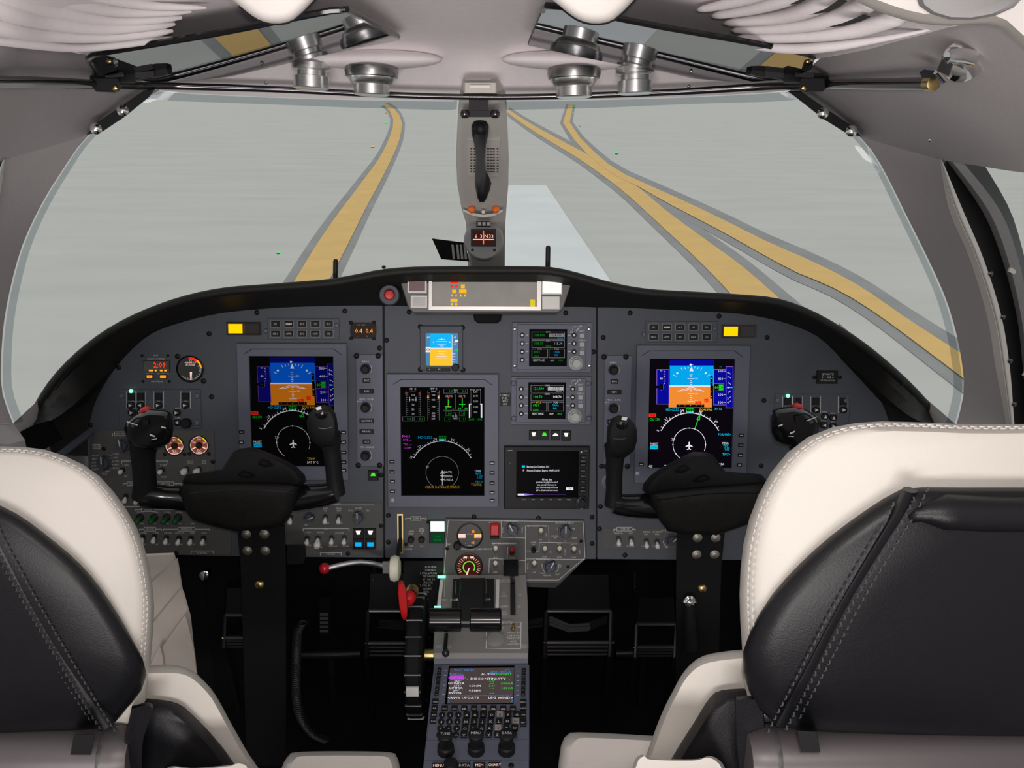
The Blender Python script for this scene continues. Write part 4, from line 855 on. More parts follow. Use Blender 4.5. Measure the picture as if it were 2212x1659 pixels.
# ---- audio panels
NK = MB(PN); NK.lathe((0, 0, 0), (0, 0, 1), [(.0066, 0), (.0064, .005), (.005, .006)], 'black', 14); NK.add([(-.0028, -.003, .0062), (.0034, 0, .0062), (-.0028, .003, .0062)], [(0, 1, 2)], 'legend'); NKm = NK.mesh('volume_knob')
SB = key_mesh(.0115, .0135, .003, 'black')
def audio(x0, y0, x1, y1, cols, label, rest, ledx, knob):
    t = thing('audio_panel', label, 'control panel', PN, PN.at((x0 + x1) / 2, (y0 + y1) / 2)); fp(t, x0, y0, x1, y1, 'paint', 0, .002)
    f = G(PN, 0, 0, 1, .0022)
    for i, (x, s_) in enumerate(cols):
        inst(SB, 'select_key', t, PN.at(x, y0 + 16, .002)); inst(NKm, 'volume_knob', t, PN.at(x, y0 + 34, .002), rot=(0, 0, R((0, 180, 0, 0, 0)[i])))
        f.line([(x - 10.5, y0 + 5), (x - 10.5, y0 + 41)], 1, 'legend'); f.line([(x + 10.5, y0 + 5), (x + 10.5, y0 + 41)], 1, 'legend'); f.text(s_, x, y0 + 25.5, 3.5, 'legend')
    for x, y, s_, r in rest: inst(NKm, 'volume_knob', t, PN.at(x, y, .002), rot=(0, 0, R(r))); f.text(s_, x, y - 9, 3.5, 'legend')
    f.build('lettering', t)
    b = MB(PN); b.ball(PN.at(ledx, y0 + 4, .005), .0036, 'e_led', 10); b.build('green_lamp', t, label='glowing green lamp')
    if knob: b = MB(PN); b.lathe(PN.at(*knob, .002), (0, 0, 1), [(.0095, 0), (.009, .008), (.007, .010)], 'black', 18); b.build('selector_knob', t)
    screws(t, [(x0 + 6, y0 + 14), (x1 - 8, y0 + 14), (x1 - 8, y1 - 12)], SCREW_B, .002)
    return t
audio(256, 841, 434, 926, [(284, 'COM1'), (304, 'COM2'), (343, 'HF'), (401, 'PA')], 'audio panel with green lamp behind the left yoke grip', [(286, 891, 'NAV1', 0), (305, 890, 'NAV2', 0), (383, 891, 'ADF', 0), (384, 912, 'DME', 180)], 283, (403, 914))
audio(1673, 851, 1835, 932, [(1701, 'COM1'), (1723, 'COM2'), (1762, 'HF'), (1821, 'PA')], 'audio panel with green lamp behind the right yoke grip', [(1781, 899, 'MKR', 90), (1799, 902, 'ADF', 90), (1779, 918, 'DME', 180), (1799, 920, 'BFR', 0)], 1702, (1760, 914))
# ---- hour meter
t = thing('hour_meter', 'small black hour meter plate on the far right panel', 'meter', PN, PN.at(1788, 815))
b = MB(PN); box_at(b, 1765, 801, 1810, 829, 0, .004, 'black', .0006); b.build('case', t)
g = G(PN, 0, 0, 1, .0042); g.text('QUARTZ', 1788, 808, 4.5, 'legend'); g.text('1 1 4 8 6', 1788, 815, 5, 'legend'); g.text('TOTAL HOURS', 1788, 822, 3.6, 'legend', sq=.9); g.build('print', t)
screws(t, [(1759, 815), (1814, 815)], sc=.8)
# ---- amp gauges
def amps(x, y, label):
    t = thing('ammeter', label, 'gauge', PN, PN.at(x, y)); r = 21.5 * S1; q = PN.at(x, y)
    b = MB(PN); b.lathe(q, (0, 0, 1), [(r, 0), (r, .0035), (r * .94, .0042), (r * .92, .0015)], 'black', 28, cap=False); b.build('rim', t)
    g = G(PN, 0, 0, 1, .0015); g.disc(x, y, 19, 'e_gauge_red', 28); g.disc(x, y, 7.5, 'gauge_face', 18); g.arc(x, y, 18.5, 0, 360, 1, 'e_gauge_txt', 30)
    g.line([(x + 9, y - 15), (x + 15, y - 9)], 4, 'e_gauge_yel')
    for a, s_ in ((90, '200'), (150, '100'), (25, '300'), (-20, '400')): g.text(s_, x + 13 * math.cos(R(a)), y - 13 * math.sin(R(a)), 3.6, 'e_gauge_txt')
    g.text('DC', x, y + 11, 4, 'e_gauge_txt'); g.text('AMPS', x, y + 15.5, 3.8, 'e_gauge_txt'); g.line([(x - 15, y + 8), (x - 7, y + 4)], 2, 'e_gauge_txt'); g.line([(x + 15, y + 8), (x + 8, y + 4)], 2, 'e_gauge_txt'); g.build('dial', t)
    b = MB(PN); b.lathe(q + Vector((0, 0, .0015)), (0, 0, 1), [(.006, 0), (.005, .003)], 'gauge_face', 12); b.build('hub', t)
    screws(t, [(x + 22, y + 18), (x - 20, y + 18)], sc=.9)
amps(377, 963, 'glowing brown ammeter dial partly behind the left yoke grip'); amps(430, 962, 'glowing brown ammeter dial left of the flight display')
# ================================================================ SWITCH PANELS
TG = {}
def toggle_meshes(fr):
    if id(fr) in TG: return TG[id(fr)]
    n = MB(fr); n.lathe((0, 0, 0), (0, 0, 1), [(.0052, 0), (.0052, .0016), (.0036, .0016), (.0034, .004)], 'dark_metal', 8)
    d = {'nut': n.mesh('toggle_switch')}
    for k, dv in (('down', -.85), ('up', .85), ('mid', -.15)):
        for s_, big in (('', 1.0), ('big', 1.45)):
            for mm in ('white_plastic', 'red', 'black', 'ivory'):
                b = MB(fr); ax = Vector((0, dv, 1)).normalized(); b.lathe(ax * .002, ax, [(.0022 * big, 0), (.0030 * big, .004 * big), (.0043 * big, .008 * big), (.0043 * big, .0115 * big), (.0028 * big, .0135 * big)], mm, 10); d[k + s_ + mm] = b.mesh('lever')
    TG[id(fr)] = d; return d
def toggle(t, x, y, k='down', m='white_plastic', fr=PN, n=.0):
    d = toggle_meshes(fr); o = inst(d['nut'], 'toggle_switch', t, fr.at(x, y, n)); sub(d[k + m], 'lever', o)
def rotary(t, x, y, r, m='knob_blue', ang=90, fr=PN, n=.0, name='rotary_selector', skirt=True):
    b = MB(fr); q = fr.at(x, y, n); r = r * S1
    b.lathe(q, (0, 0, 1), [(r, 0), (r * .96, .003), (r * .8, .003), (r * .72, .010), (r * .66, .011)], m, 20)
    c, s = math.cos(R(ang)), math.sin(R(ang)); w = r * .26; L_ = r * .92
    pts = [(q.x + c * L_ - s * w, q.y + s * L_ + c * w), (q.x - c * L_ - s * w, q.y - s * L_ + c * w), (q.x - c * L_ + s * w, q.y - s * L_ - c * w), (q.x + c * L_ + s * w, q.y + s * L_ - c * w)]
    b.prism(pts, n + .003, n + .015, m)
    o = b.build(name, t); b = MB(fr); b.line([(q.x + c * r * .1, q.y + s * r * .1), (q.x + c * L_, q.y + s * L_)], r * .14, n + .0153, 'legend'); b.build('pointer_mark', o); return o
def bracket(f, x0, x1, y, title=None, tx=None, drop=5, w=1.2):
    f.line([(x0, y + drop), (x0, y), (x1, y), (x1, y + drop)], w, 'legend')
    if title:
        tx = tx or (x0 + x1) / 2; hw = len(title) * 1.9 + 3; f.rect(tx - hw, y - 4, tx + hw, y + 4, 'switchpaint'); f.box(tx - hw, y - 4, tx + hw, y + 4, 1, 'legend'); f.text(title, tx, y, 4, 'legend', sq=.9)
def swpanel(poly, label, o, n=.0012, m='switchpaint'):
    t = thing('switch_unit', label, 'switch panel', PN, PN.at(*o)); b = MB(PN); b.prism(pol(PN, poly, n)[::-1], 0, n, m, c=.0004); b.build('face_plate', t); return t
SN = .0012
t = swpanel([(197, 1030), (203, 930), (463, 930), (464, 1025), (498, 1030), (500, 1199), (200, 1192)], 'lower left switch panel with two rows of white toggles and green knobs', (340, 1100))
f = G(PN, 0, 0, 1, SN + .0002)
for x, y, k in ((265, 1015, 'mid'), (350, 1015, 'mid'), (272, 1072, 'down'), (297, 1074, 'down'), (309, 1160, 'down'), (334, 1158, 'down'), (360, 1161, 'down'), (387, 1162, 'down'), (413, 1162, 'down'), (440, 1162, 'down')): toggle(t, x, y, k, n=SN)
for x in (403, 430): toggle(t, x, 1013, 'midbig', n=SN)
for x in (303, 333, 360, 385):
    b = MB(PN); q = PN.at(x, 1118, SN); ax = Vector((-.25, -.5, 1)).normalized(); b.lathe(q, (0, 0, 1), [(.0075, 0), (.0072, .003), (.0055, .004)], 'black', 12); b.lathe(q, ax, [(.0045, 0), (.005, .009), (.0052, .014), (.003, .017)], 'green_knob', 12); b.build('green_switch', t)
rotary(t, 226, 1000, 17, 'knob_blue', 90, n=SN); rotary(t, 266, 962, 15, 'knob_blue', 100, n=SN)
bracket(f, 263, 363, 996); bracket(f, 243, 300, 937, 'DC PWR', 262); bracket(f, 266, 392, 1045, 'ANTI ICE', 357, 4); f.rect(274, 1041, 296, 1049, 'switchpaint'); f.text('FUEL', 284, 1045, 4, 'legend'); f.box(275, 1041, 293, 1049, 1, 'legend')
f.line([(266, 1094), (400, 1094)], 1.2, 'legend'); bracket(f, 292, 405, 1101, 'ENGINE', 320, 3); bracket(f, 301, 349, 1143, 'FLOOD', 324, 3); bracket(f, 353, 453, 1143, 'EXTERIOR', 403, 3)
bracket(f, 413, 461, 1190); f.text('FUSE PNL', 437, 1194, 4, 'legend', sq=.85)
f.text('TEST', 208, 965, 4, 'legend'); f.box(201, 960, 216, 969, 1, 'legend')
for i, s_ in enumerate(('OFF', 'FIRE', 'LDG', 'BATT', 'AOA')): f.text(s_, 203, 984 + i * 7.5, 3.6, 'legend', sq=.9); f.line([(209, 984 + i * 7.5), (213, 985 + i * 6.5)], 1, 'legend')
for i, s_ in enumerate(('T/REV', 'W/S', 'O SPD', 'ANTI', 'ANNU')): f.text(s_, 251, 981 + i * 7.5, 3.6, 'legend', sq=.9); f.line([(239, 983 + i * 7), (244, 982 + i * 7.2)], 1, 'legend')
f.text('ROTARY', 226, 1018, 4, 'legend'); f.text('TEST', 226, 1023, 4, 'legend')
for s_, x, y in (('L GEN', 271, 1004), ('R GEN', 353, 1004), ('OFF', 271, 1029), ('RESET', 355, 1030), ('PITOT', 411, 996), ('STATIC', 411, 1001), ('AVN', 441, 996), ('PWR', 441, 1001), ('BOOST', 304, 1106), ('L ENG', 336, 1106), ('R ENG', 362, 1106), ('WING', 388, 1106), ('NORM', 304, 1131), ('ON', 334, 1131), ('ON', 361, 1131), ('ON', 389, 1131), ('DIM', 416, 1131), ('PANEL', 311, 1151), ('L FLD', 338, 1151), ('RECOG', 363, 1151), ('ANTICOL', 389, 1151), ('NAV', 416, 1151), ('PASS', 442, 1151), ('OFF', 311, 1176), ('OFF', 338, 1176), ('OFF', 364, 1176), ('OFF', 391, 1176), ('OFF', 418, 1176), ('OFF', 443, 1176)): f.text(s_, x, y, 3.6, 'legend', sq=.9)
f.build('lettering', t)
t = swpanel([(618, 1086), (826, 1086), (826, 1198), (618, 1198)], 'switch panel with dimmer knobs and toggles right of the left yoke', (722, 1142))
f = G(PN, 0, 0, 1, SN + .0002)
for x, y in ((628, 1117), (703, 1116), (732, 1116), (664, 1162), (717, 1161), (744, 1161)): toggle(t, x, y, 'down', n=SN)
toggle(t, 687, 1162, 'downbig', n=SN)
rotary(t, 669, 1117, 12, 'knob_blue', 20, n=SN); rotary(t, 774, 1117, 14, 'knob_blue', 92, n=SN)
f.line([(640, 1091), (808, 1091)], 1.2, 'legend'); f.line([(655, 1147), (655, 1142), (754, 1142), (754, 1147)], 1.2, 'legend'); bracket(f, 692, 737, 1194); f.text('FUSE PNL', 714, 1198 - 1, 3.6, 'legend', sq=.85)
for s_, x, y in (('LIGHTS', 728, 1089), ('EL PANEL', 660, 1098), ('ANTI', 703, 1098), ('ICE', 703, 1103), ('WING', 732, 1098), ('INSP', 732, 1103), ('NORM', 774, 1098), ('AUX', 757, 1103), ('SEC', 795, 1103), ('OFF', 660, 1134), ('OFF', 707, 1130), ('OFF', 736, 1130), ('AIR', 704, 1142), ('L PUMP', 664, 1150), ('SMOKE', 692, 1150), ('SOURCE', 733, 1151), ('OFF', 668, 1178), ('OFF', 692, 1182), ('MANUAL', 720, 1180), ('NORM', 747, 1180)): f.text(s_, x, y, 3.6, 'legend', sq=.9)
f.build('lettering', t)
t = swpanel([(1300, 1141), (1500, 1141), (1500, 1186), (1300, 1186)], 'switch panel with four white toggles left of the right column', (1400, 1163))
f = G(PN, 0, 0, 1, SN + .0002)
for x, y in ((1336, 1163), (1363, 1163), (1396, 1168), (1419, 1169)): toggle(t, x, y, 'down', n=SN)
rotary(t, 1450, 1166, 13, 'knob_blue', 40, n=SN); bracket(f, 1326, 1372, 1143, 'CLIMATE', 1349, 4); bracket(f, 1430, 1470, 1145, 'FAN', 1446, 3); f.arc(1450, 1166, 18, 190, 240, 1.2, 'legend', 8)
for s_, x, y in (('MANUAL', 1336, 1152), ('1 HOT', 1362, 1152), ('DEFOG', 1396, 1149), ('FAN', 1396, 1154), ('COCKPIT', 1419, 1149), ('FAN', 1419, 1154), ('COLD', 1336, 1179), ('2 COOL', 1362, 1179), ('LOW', 1392, 1180), ('LOW', 1415, 1180), ('OFF', 1439, 1182)): f.text(s_, x, y, 3.6, 'legend', sq=.9)
f.build('lettering', t)
b = MB(PN); b.lathe(PN.at(1318, 1040, 0), (0, 0, 1), [(.016, 0), (.016, .002), (.010, .003), (.009, .012), (.007, .013)], 'bezel', 20); t = thing('dimmer_knob', 'grey dimmer knob showing left of the right yoke grip', 'knob', PN, PN.at(1318, 1040)); b.build('knob', t)
# ---- gear panel
t = swpanel([(874, 1113), (924, 1113), (924, 1190), (874, 1190)], 'landing gear test panel with small black knobs left of the green light', (899, 1150))
f = G(PN, 0, 0, 1, SN + .0002); bracket(f, 876, 920, 1120, 'GEAR', 898, 3)
for s_, x, y in (('ANTI', 888, 1148), ('SKID', 888, 1153), ('GND', 911, 1142), ('IDLE', 911, 1147), ('HI', 911, 1152), ('OFF', 888, 1180), ('DOWN', 881, 1186), ('LO', 911, 1180)): f.text(s_, x, y, 3.6, 'legend')
f.build('lettering', t)
for x in (888, 911):
    b = MB(PN); b.lathe(PN.at(x, 1165, SN), (0, 0, 1), [(.0062, 0), (.006, .006), (.004, .008)], 'black', 14); b.build('knob', t)
t = thing('indicator_light', 'bright green-white square light beside the gear panel', 'indicator light', PN, PN.at(945, 1150))
b = MB(PN); box_at(b, 927, 1124, 961, 1174, 0, .004, 'black', .0006); b.build('housing', t)
b = MB(PN); box_at(b, 930, 1127, 960, 1148, .004, .0065, 'e_lightgreen', .0006); b.build('lit_lens', t, label='glaring pale green lens')
b = MB(PN); box_at(b, 932, 1154, 959, 1172, .004, .0065, 'e_deepgreen', .0006); b.build('dark_lens', t, label='dark green lens')
g = G(PN, 0, 0, 1, .0067); g.text('NO', 945, 1159, 3.6, 'e_green_dim'); g.text('SMOKE', 945, 1166, 3.6, 'e_green_dim'); g.build('legend', t)
t = thing('gear_lever', 'landing gear lever with a pale wheel-shaped knob in an upright slot', 'lever', PN, PN.at(864, 1150))
b = MB(PN); box_at(b, 858, 1110, 871, 1196, -.001, .0008, 'brass', .0003); b.build('slot_plate', t)
b = MB(PN); box_at(b, 861, 1114, 868, 1192, .0009, .0011, 'seam'); b.build('slot', t)
b = MB(PN); a, c = PN.at(865, 1165, 0), PN.at(855, 1224, .075); b.cyl(a, c, .004, 'dark_metal', 8); b.build('shaft', t)
b = MB(PN); c = PN.at(853, 1228, .078); b.lathe(c - Vector((.010, 0, 0)), (1, 0, 0), [(.012, 0), (.021, .003), (.0235, .010), (.021, .017), (.012, .020)], 'ivory', 20); b.build('wheel_knob', t, label='ivory wheel-shaped knob')
# ---- fuel placard
t = thing('placard', 'small dark placard with white fuel text left of the lower tuner', 'placard', PN, PN.at(1091, 863)); b = MB(PN); box_at(b, 1080, 849, 1103, 877, 0, .001, 'black'); b.build('plate', t)
g = G(PN, 0, 0, 1, .0012)
for i, s_ in enumerate(('USABLE', 'FUEL', '4710', 'LBS')): g.text(s_, 1091, 854 + i * 6.2, 4.6, 'legend', sq=.9)
g.build('print', t)
t = thing('panel_lamp_shade', 'small black lamp shade hanging below the annunciator panel', 'lamp shade', PN, PN.at(1053, 685)); b = MB(PN); b.prism(pol(PN, [(1022, 676), (1084, 676), (1082, 692), (1074, 698), (1033, 698), (1025, 692)], .02)[::-1], 0, .03, 'black_matte', c=.003); b.build('shade', t)

# ---- annunciator panel under the hood lip
mat('ann_case', (.16, .15, .145), .45)
AN = Fr(P(1048, 634, 1.575), Vector((1, 0, 0)), Vector((0, .30, .954)))
t = thing('annunciator_panel', 'silver framed annunciator box with red and amber legends under the hood', 'annunciator', AN, (0, 0, -.02))
def ap(pts, n=0): return [AN.uv(x, y, n) for x, y in pts]
b = MB(AN); b.prism(ap([(860, 594), (1240, 594), (1216, 668), (1206, 675), (892, 675), (882, 666)])[::-1], -.05, 0, 'ann_case', c=.002); b.build('housing', t)
def aring(mb, o, i, n0, n1, m):
    def rr(x0, y0, x1, y1, z): u = AN.rect(x0, y0, x1, y1, z); return [(u[0], u[2], z), (u[1], u[2], z), (u[1], u[3], z), (u[0], u[3], z)]
    mb.loft([rr(*o, n0), rr(*o, n1), rr(*i, n1), rr(*i, n0)], m, True)
b = MB(AN); aring(b, (926, 599, 1169, 670), (933, 604, 1160, 662), 0, .006, 'silver_frame'); b.build('frame', t)
mat('ann_glass', (.34, .33, .30), .45, spec=.5, var=.08, vscale=30)
b = MB(AN); u = AN.rect(933, 604, 1160, 662, .003); b.rect2(u[0], u[1], u[2], u[3], .003, 'ann_glass'); b.build('display_glass', t)
for grp in ([(678, 1355, 735, 1380, 'e_red'), (684, 1392, 700, 1408, 'e_red'), (712, 1392, 728, 1408, 'e_red')], [(692, 1422, 718, 1446, 'e_amber'), (686, 1454, 696, 1468, 'e_amber'), (714, 1454, 724, 1468, 'e_amber')], [(752, 1386, 778, 1412, 'e_amber'), (740, 1420, 790, 1446, 'e_amber'), (744, 1454, 756, 1470, 'e_amber'), (774, 1454, 786, 1470, 'e_amber')], [(680, 1486, 728, 1508, 'e_amber'), (684, 1514, 698, 1530, 'e_amber'), (712, 1514, 726, 1530, 'e_amber')], [(1230, 1490, 1262, 1538, 'e_gauge_yel')]):
    g = G(AN, 760, 180, 3.19, .0033)
    for q_ in grp: g.rect(*q_)
    g.build('lit_legend', t)
def abtn(x0, y0, x1, y1, m, inner, name, lab):
    b = MB(AN); u = AN.rect(x0, y0, x1, y1, .006); b.box(u[0], u[1], u[2], u[3], 0, .006, 'white_plastic', .0008); o = b.build(name, t, label=lab)
    b = MB(AN); u = AN.rect(*inner, .0065); b.box(u[0], u[1], u[2], u[3], .006, .0065, m); b.build('cap', o)
mat('cap_plum', (.20, .12, .125), .4); mat('cap_mirror', (.42, .43, .42), .2, metal=.6)
abtn(880, 600, 922, 633, 'cap_plum', (884, 604, 918, 629), 'warning_button', 'square plum coloured button'); abtn(887, 638, 923, 665, 'cap_mirror', (891, 642, 919, 662), 'test_button', 'small square shiny button')
abtn(1170, 600, 1215, 636, 'e_btn_white', (1173, 603, 1212, 633), 'caution_button', 'square glaring white button'); abtn(1171, 640, 1209, 668, 'white_plastic', (1176, 648, 1204, 660), 'dim_button', 'small square white button')
t = thing('fire_button', 'round red button on a grey boss left of the annunciator', 'button', WF, P(840, 637, 1.57))
b = MB(); p = P(841, 637, 1.575); ax = (CAM - p).normalized(); b.lathe(p + ax * -.03, ax, [(.018, 0), (.018, .026), (.016, .030)], 'paint', 20); b.build('boss', t)
b = MB(); b.lathe(p, ax, [(.0095, 0), (.0095, .006), (.007, .009), (.001, .010)], 'red', 16); b.build('cap', t, label='red cap')

# ================================================================ CENTRE SWITCH PANEL
t = swpanel([(963, 1120), (1261, 1124), (1267, 1206), (1208, 1260), (956, 1256)], 'centre switch panel with two dials and many toggles above the throttles', (1110, 1190), n=.006)
b = MB(PN); b.prism(pol(PN, [(958, 1200), (1266, 1206), (1210, 1262), (1200, 1270), (956, 1262)], 0)[::-1], -.05, -.0005, 'dark_metal'); b.build('box_body', t)
n = .006; f = G(PN, 840, 1100, 5.027, n + .0002); w = 5
f.line([(600, 690), (645, 118), (2110, 138), (2130, 525), (1840, 770), (1495, 768)], w, 'legend'); f.line([(1222, 125), (1222, 305), (1482, 312)], w, 'legend'); f.line([(1485, 690), (1482, 180), (1735, 182), (1738, 358), (2045, 370)], w, 'legend')
f.line([(1485, 452), (1630, 455), (1634, 360), (1738, 360)], w, 'legend'); f.line([(1485, 540), (2125, 545)], w, 'legend'); f.line([(1085, 690), (1092, 538), (1240, 540)], w, 'legend'); f.line([(1420, 556), (1480, 558)], w, 'legend'); f.line([(1120, 376), (1380, 376)], w, 'legend'); f.line([(1290, 410), (1285, 535)], w, 'legend')
for s_, x, y, h in (('CABIN DUMP', 1150, 143, 18), ('FUEL TRANSFER', 1330, 130, 16), ('AIR CONDITIONING', 1605, 182, 18), ('AIR SOURCE SELECT', 1910, 145, 18), ('BOTH', 1915, 168, 16), ('NORMAL', 1800, 290, 16), ('OFF', 1805, 310, 16), ('FRESH', 2015, 312, 16), ('R', 1915, 345, 16), ('L', 1830, 212, 16), ('EMER', 2000, 212, 16), ('OFF', 1648, 330, 16), ('COMPR', 1568, 360, 16), ('ON', 1568, 382, 16), ('PRESSURE SYSTEM SELECT', 1250, 370, 18), ('NORM', 1160, 396, 16), ('WINDSHIELD / RAIN DEFROST', 952, 432, 20), ('LOW', 1690, 516, 16), ('LOW', 1850, 520, 16), ('LOW', 2008, 522, 16), ('AUTO', 1690, 388, 16), ('FAN', 1850, 378, 16), ('DEFOG', 2005, 386, 16), ('TEMPERATURE SEL', 1655, 540, 18), ('HOT', 1830, 708, 16), ('COLD', 1668, 694, 16), ('MANUAL', 1718, 718, 18), ('OFF', 1575, 686, 16), ('MAN', 1160, 528, 18), ('EMER', 1155, 684, 16), ('ENG', 650, 380, 18), ('DOWN', 1335, 528, 16)): f.text(s_, x, y, h, 'legend', sq=.85)
for s_, x, y in (('MANUAL', 1508, 620), ('MAX', 1710, 276), ('COCKPIT', 1915, 465), ('CABIN', 2070, 465), ('OFF', 1756, 465), ('HOT', 1865, 610), ('R TANK', 1235, 225), ('L TANK', 1448, 225), ('UP', 1290, 470)): f.text(s_, x, y, 14, 'legend', rot=90, sq=.85)
f.arc(1755, 610, 92, 170, 230, 6, 'legend', 10); f.arc(1755, 610, 92, -50, 10, 6, 'legend', 10); f.build('lettering', t)
def up5(x, y): return 840 + x / 5.027, 1100 + y / 5.027
for x, y in ((1650, 258), (1692, 452), (1850, 452), (2007, 455), (1578, 610), (1160, 450), (1158, 612)): toggle(t, *up5(x, y), 'up', 'ivory', n=n)
toggle(t, *up5(1337, 470), 'up', 'red', n=n); toggle(t, *up5(1568, 422), 'mid', 'black', n=n)
rotary(t, *up5(1342, 215), 16, 'knob_blue', 118, n=n); rotary(t, *up5(1915, 238), 16, 'knob_blue', 90, n=n); rotary(t, *up5(1752, 615), 15, 'knob_blue', 62, n=n)
b = MB(PN); box_at(b, 1059, 1133, 1078, 1158, n, n + .012, 'red', .002); b.build('red_guard', t, label='red switch guard'); b = MB(PN); box_at(b, 1059, 1158, 1078, 1164, n, n + .006, 'black', .001); b.build('guard_base', t)
b = MB(PN); b.lathe(PN.at(988, 1177, n), (0, 0, 1), [(.0072, 0), (.007, .010), (.005, .012)], 'black', 16); b.build('set_knob', t)
screws(t, [(966, 1185), (1227, 1224), (1255, 1169), (877, 1176), (925, 1128)], n=n, sc=.7)
for x, y, r, nm in ((1015, 1157, 29, 'pressure_controller'), (1013, 1223, 31, 'cabin_altimeter')):
    b = MB(PN); q = PN.at(x, y, n); rr = r * S1; b.lathe(q, (0, 0, 1), [(rr, 0), (rr, .002), (rr * .9, .003), (rr * .88, .001)], 'dark_metal', 30, cap=False); d = b.build(nm, t)
    g = G(PN, 840, 1100, 5.027, n + .0012); k = 5.027; cx, cy = (x - 840) * k, (y - 1100) * k; g.disc(cx, cy, r * k * .9, 'gauge_face', 30)
    if r == 29:
        g.rect(750, 268, 832, 312, 'e_gauge_txt'); g.rect(926, 268, 1010, 312, 'e_digit_y'); g.rect(935, 276, 1000, 304, 'e_gauge_txt'); g.text('45', 915, 242, 28, 'e_digit_y'); g.text('05', 912, 364, 28, 'e_digit_y'); g.text('-', 830, 364, 28, 'e_digit_y'); g.text('SET ALT', 880, 270, 13, 'legend'); g.text('RATE', 878, 394, 14, 'legend'); g.text('CABIN', 970, 290, 14, 'lens_dark')
    else:
        g.disc(cx, cy, r * k * .84, 'e_compass_d', 30); g.arc(cx, cy + 12, 62, -30, 240, 12, 'e_gauge_grn', 30); g.arc(cx, cy + 8, 108, -20, 200, 4, 'e_gauge_red', 30)
        for i in range(20): a = R(-30 + i * 12.6); g.line([(cx + 92 * math.cos(a), cy + 12 - 92 * math.sin(a)), (cx + 124 * math.cos(a), cy + 12 - 124 * math.sin(a))], 4, 'e_gauge_txt')
        for xx in (830, 905): g.rect(xx - 18, 514, xx + 18, 534, 'e_gauge_txt')
        g.poly([(cx - 4, cy + 20), (cx + 8, cy + 20), (cx - 14, cy + 92), (cx - 34, cy + 92)][::-1], 'e_gauge_txt')
    g.build('dial', d)

# ================================================================ PEDESTAL
QA, QB = P(1044, 1243, 1.535), P(1040, 1410, 1.385)
QF = Fr(QB, Vector((1, 0, 0)), QA - QB)
KA, KB_ = P(1037, 1432, 1.372), P(1028, 1659, 1.18)
KF = Fr(KB_, Vector((1, 0, 0)), KA - KB_)
KEND = P(1022, 1800, 1.07)
ped = thing('pedestal', 'grey centre pedestal carrying the throttle levers between the seats', 'pedestal', WF, (0, 1.35, 0))
b = MB(); ed = [(952, 1137, 1243, 1.535), (944, 1140, 1300, 1.487), (938, 1141, 1360, 1.43), (936, 1142, 1398, 1.395), (936, 1141, 1412, 1.380), (938, 1140, 1424, 1.374), (938, 1140, 1434, 1.370), (926, 1142, 1540, 1.275), (914, 1143, 1659, 1.18), (898, 1144, 1800, 1.07)]
Lq = [P(a, y, Y) for a, _, y, Y in ed]; Rq = [P(c, y, Y) for _, c, y, Y in ed]
b.loft([[Vector((p.x, p.y, 0)) for p in Lq], Lq, Rq, [Vector((p.x, p.y, 0)) for p in Rq]], 'bezel', closed=False); b.build('console_body', ped, sm=25)
b = MB(); up_ = Vector((0, 0, .0012)); b.loft([[p.lerp(q, .004) + up_ for p, q in zip(Lq[:6], Rq[:6])], [p.lerp(q, .996) + up_ for p, q in zip(Lq[:6], Rq[:6])]], 'quadrant', closed=False); b.build('quadrant_plate', ped, sm=25)
b = MB(); b.loft([[Vector((p.x, p.y, 0)) for p in (Lq[0], Rq[0])], [Lq[0], Rq[0]]], 'bezel', closed=False); b.build('front_closure', ped)
def qb(mb, x0, y0, x1, y1, n0, n1, m, c=0, fr=None): fr = fr or QF; u = fr.rect(x0, y0, x1, y1, n1); mb.box(u[0], u[1], u[2], u[3], n0, n1, m, c); return mb
for x0, x1 in ((949, 957), (1070, 1075)):
    b = MB(QF); a = QF.uv(x0, 1252, .003); c = QF.uv(x0 - 7 if x0 < 1000 else x0 - 1, 1325, .003); wd_ = QF.px(7) if hasattr(QF, 'px') else .006
    b.prism([(a[0], a[1]), (c[0], c[1]), (c[0] + .006, c[1]), (a[0] + .006, a[1])], 0, .003, 'white_plastic'); adopt(b.build('light_strip', None), ped)
b = MB(QF); u = QF.uv(1012, 1246, .02); 
qb(b, 991, 1246, 1046, 1345, 0, .014, 'dark_metal', .003); adopt(b.build('quadrant_hump', None), ped)
for x0, x1 in ((975, 990), (1047, 1066)): b = MB(QF); qb(b, x0, 1250, x1, 1345, 0, .002, 'seam'); adopt(b.build('throttle_slot', None), ped)
b = MB(QF); qb(b, 1101, 1250, 1112, 1328, 0, .0015, 'seam'); adopt(b.build('flap_slot', None), ped)
b = MB(QF); qb(b, 960, 1366, 966, 1412, 0, .0015, 'seam'); adopt(b.build('cutoff_slot', None), ped)
f = G(QF, 840, 1200, 3.615, .0022)
f.box(760, 522, 1030, 730, 6, 'legend'); f.rect(790, 510, 955, 535, 'quadrant')
for s_, x, y, h in (('ENGINE CTRL', 890, 524, 16), ('BACKUP', 855, 566, 14), ('ON', 1012, 562, 16), ('MUST BE', 972, 606, 15), ('OFF FOR', 972, 628, 15), ('TAKEOFF', 972, 650, 15), ('AND', 972, 672, 15), ('LANDING', 972, 692, 15), ('RUDDER', 895, 190, 14), ('TRIM OFF', 895, 205, 14), ('TO', 890, 300, 14), ('15', 1014, 306, 16), ('APPR', 895, 318, 14), ('35', 1014, 402, 16), ('LAND', 898, 400, 15), ('T.O.', 898, 445, 14), ('GND', 898, 462, 14), ('IDLE', 500, 344, 16), ('MAX', 425, 344, 16), ('OFF', 765, 344, 16), ('CUT', 462, 712, 15)): f.text(s_, x, y, h, 'legend')
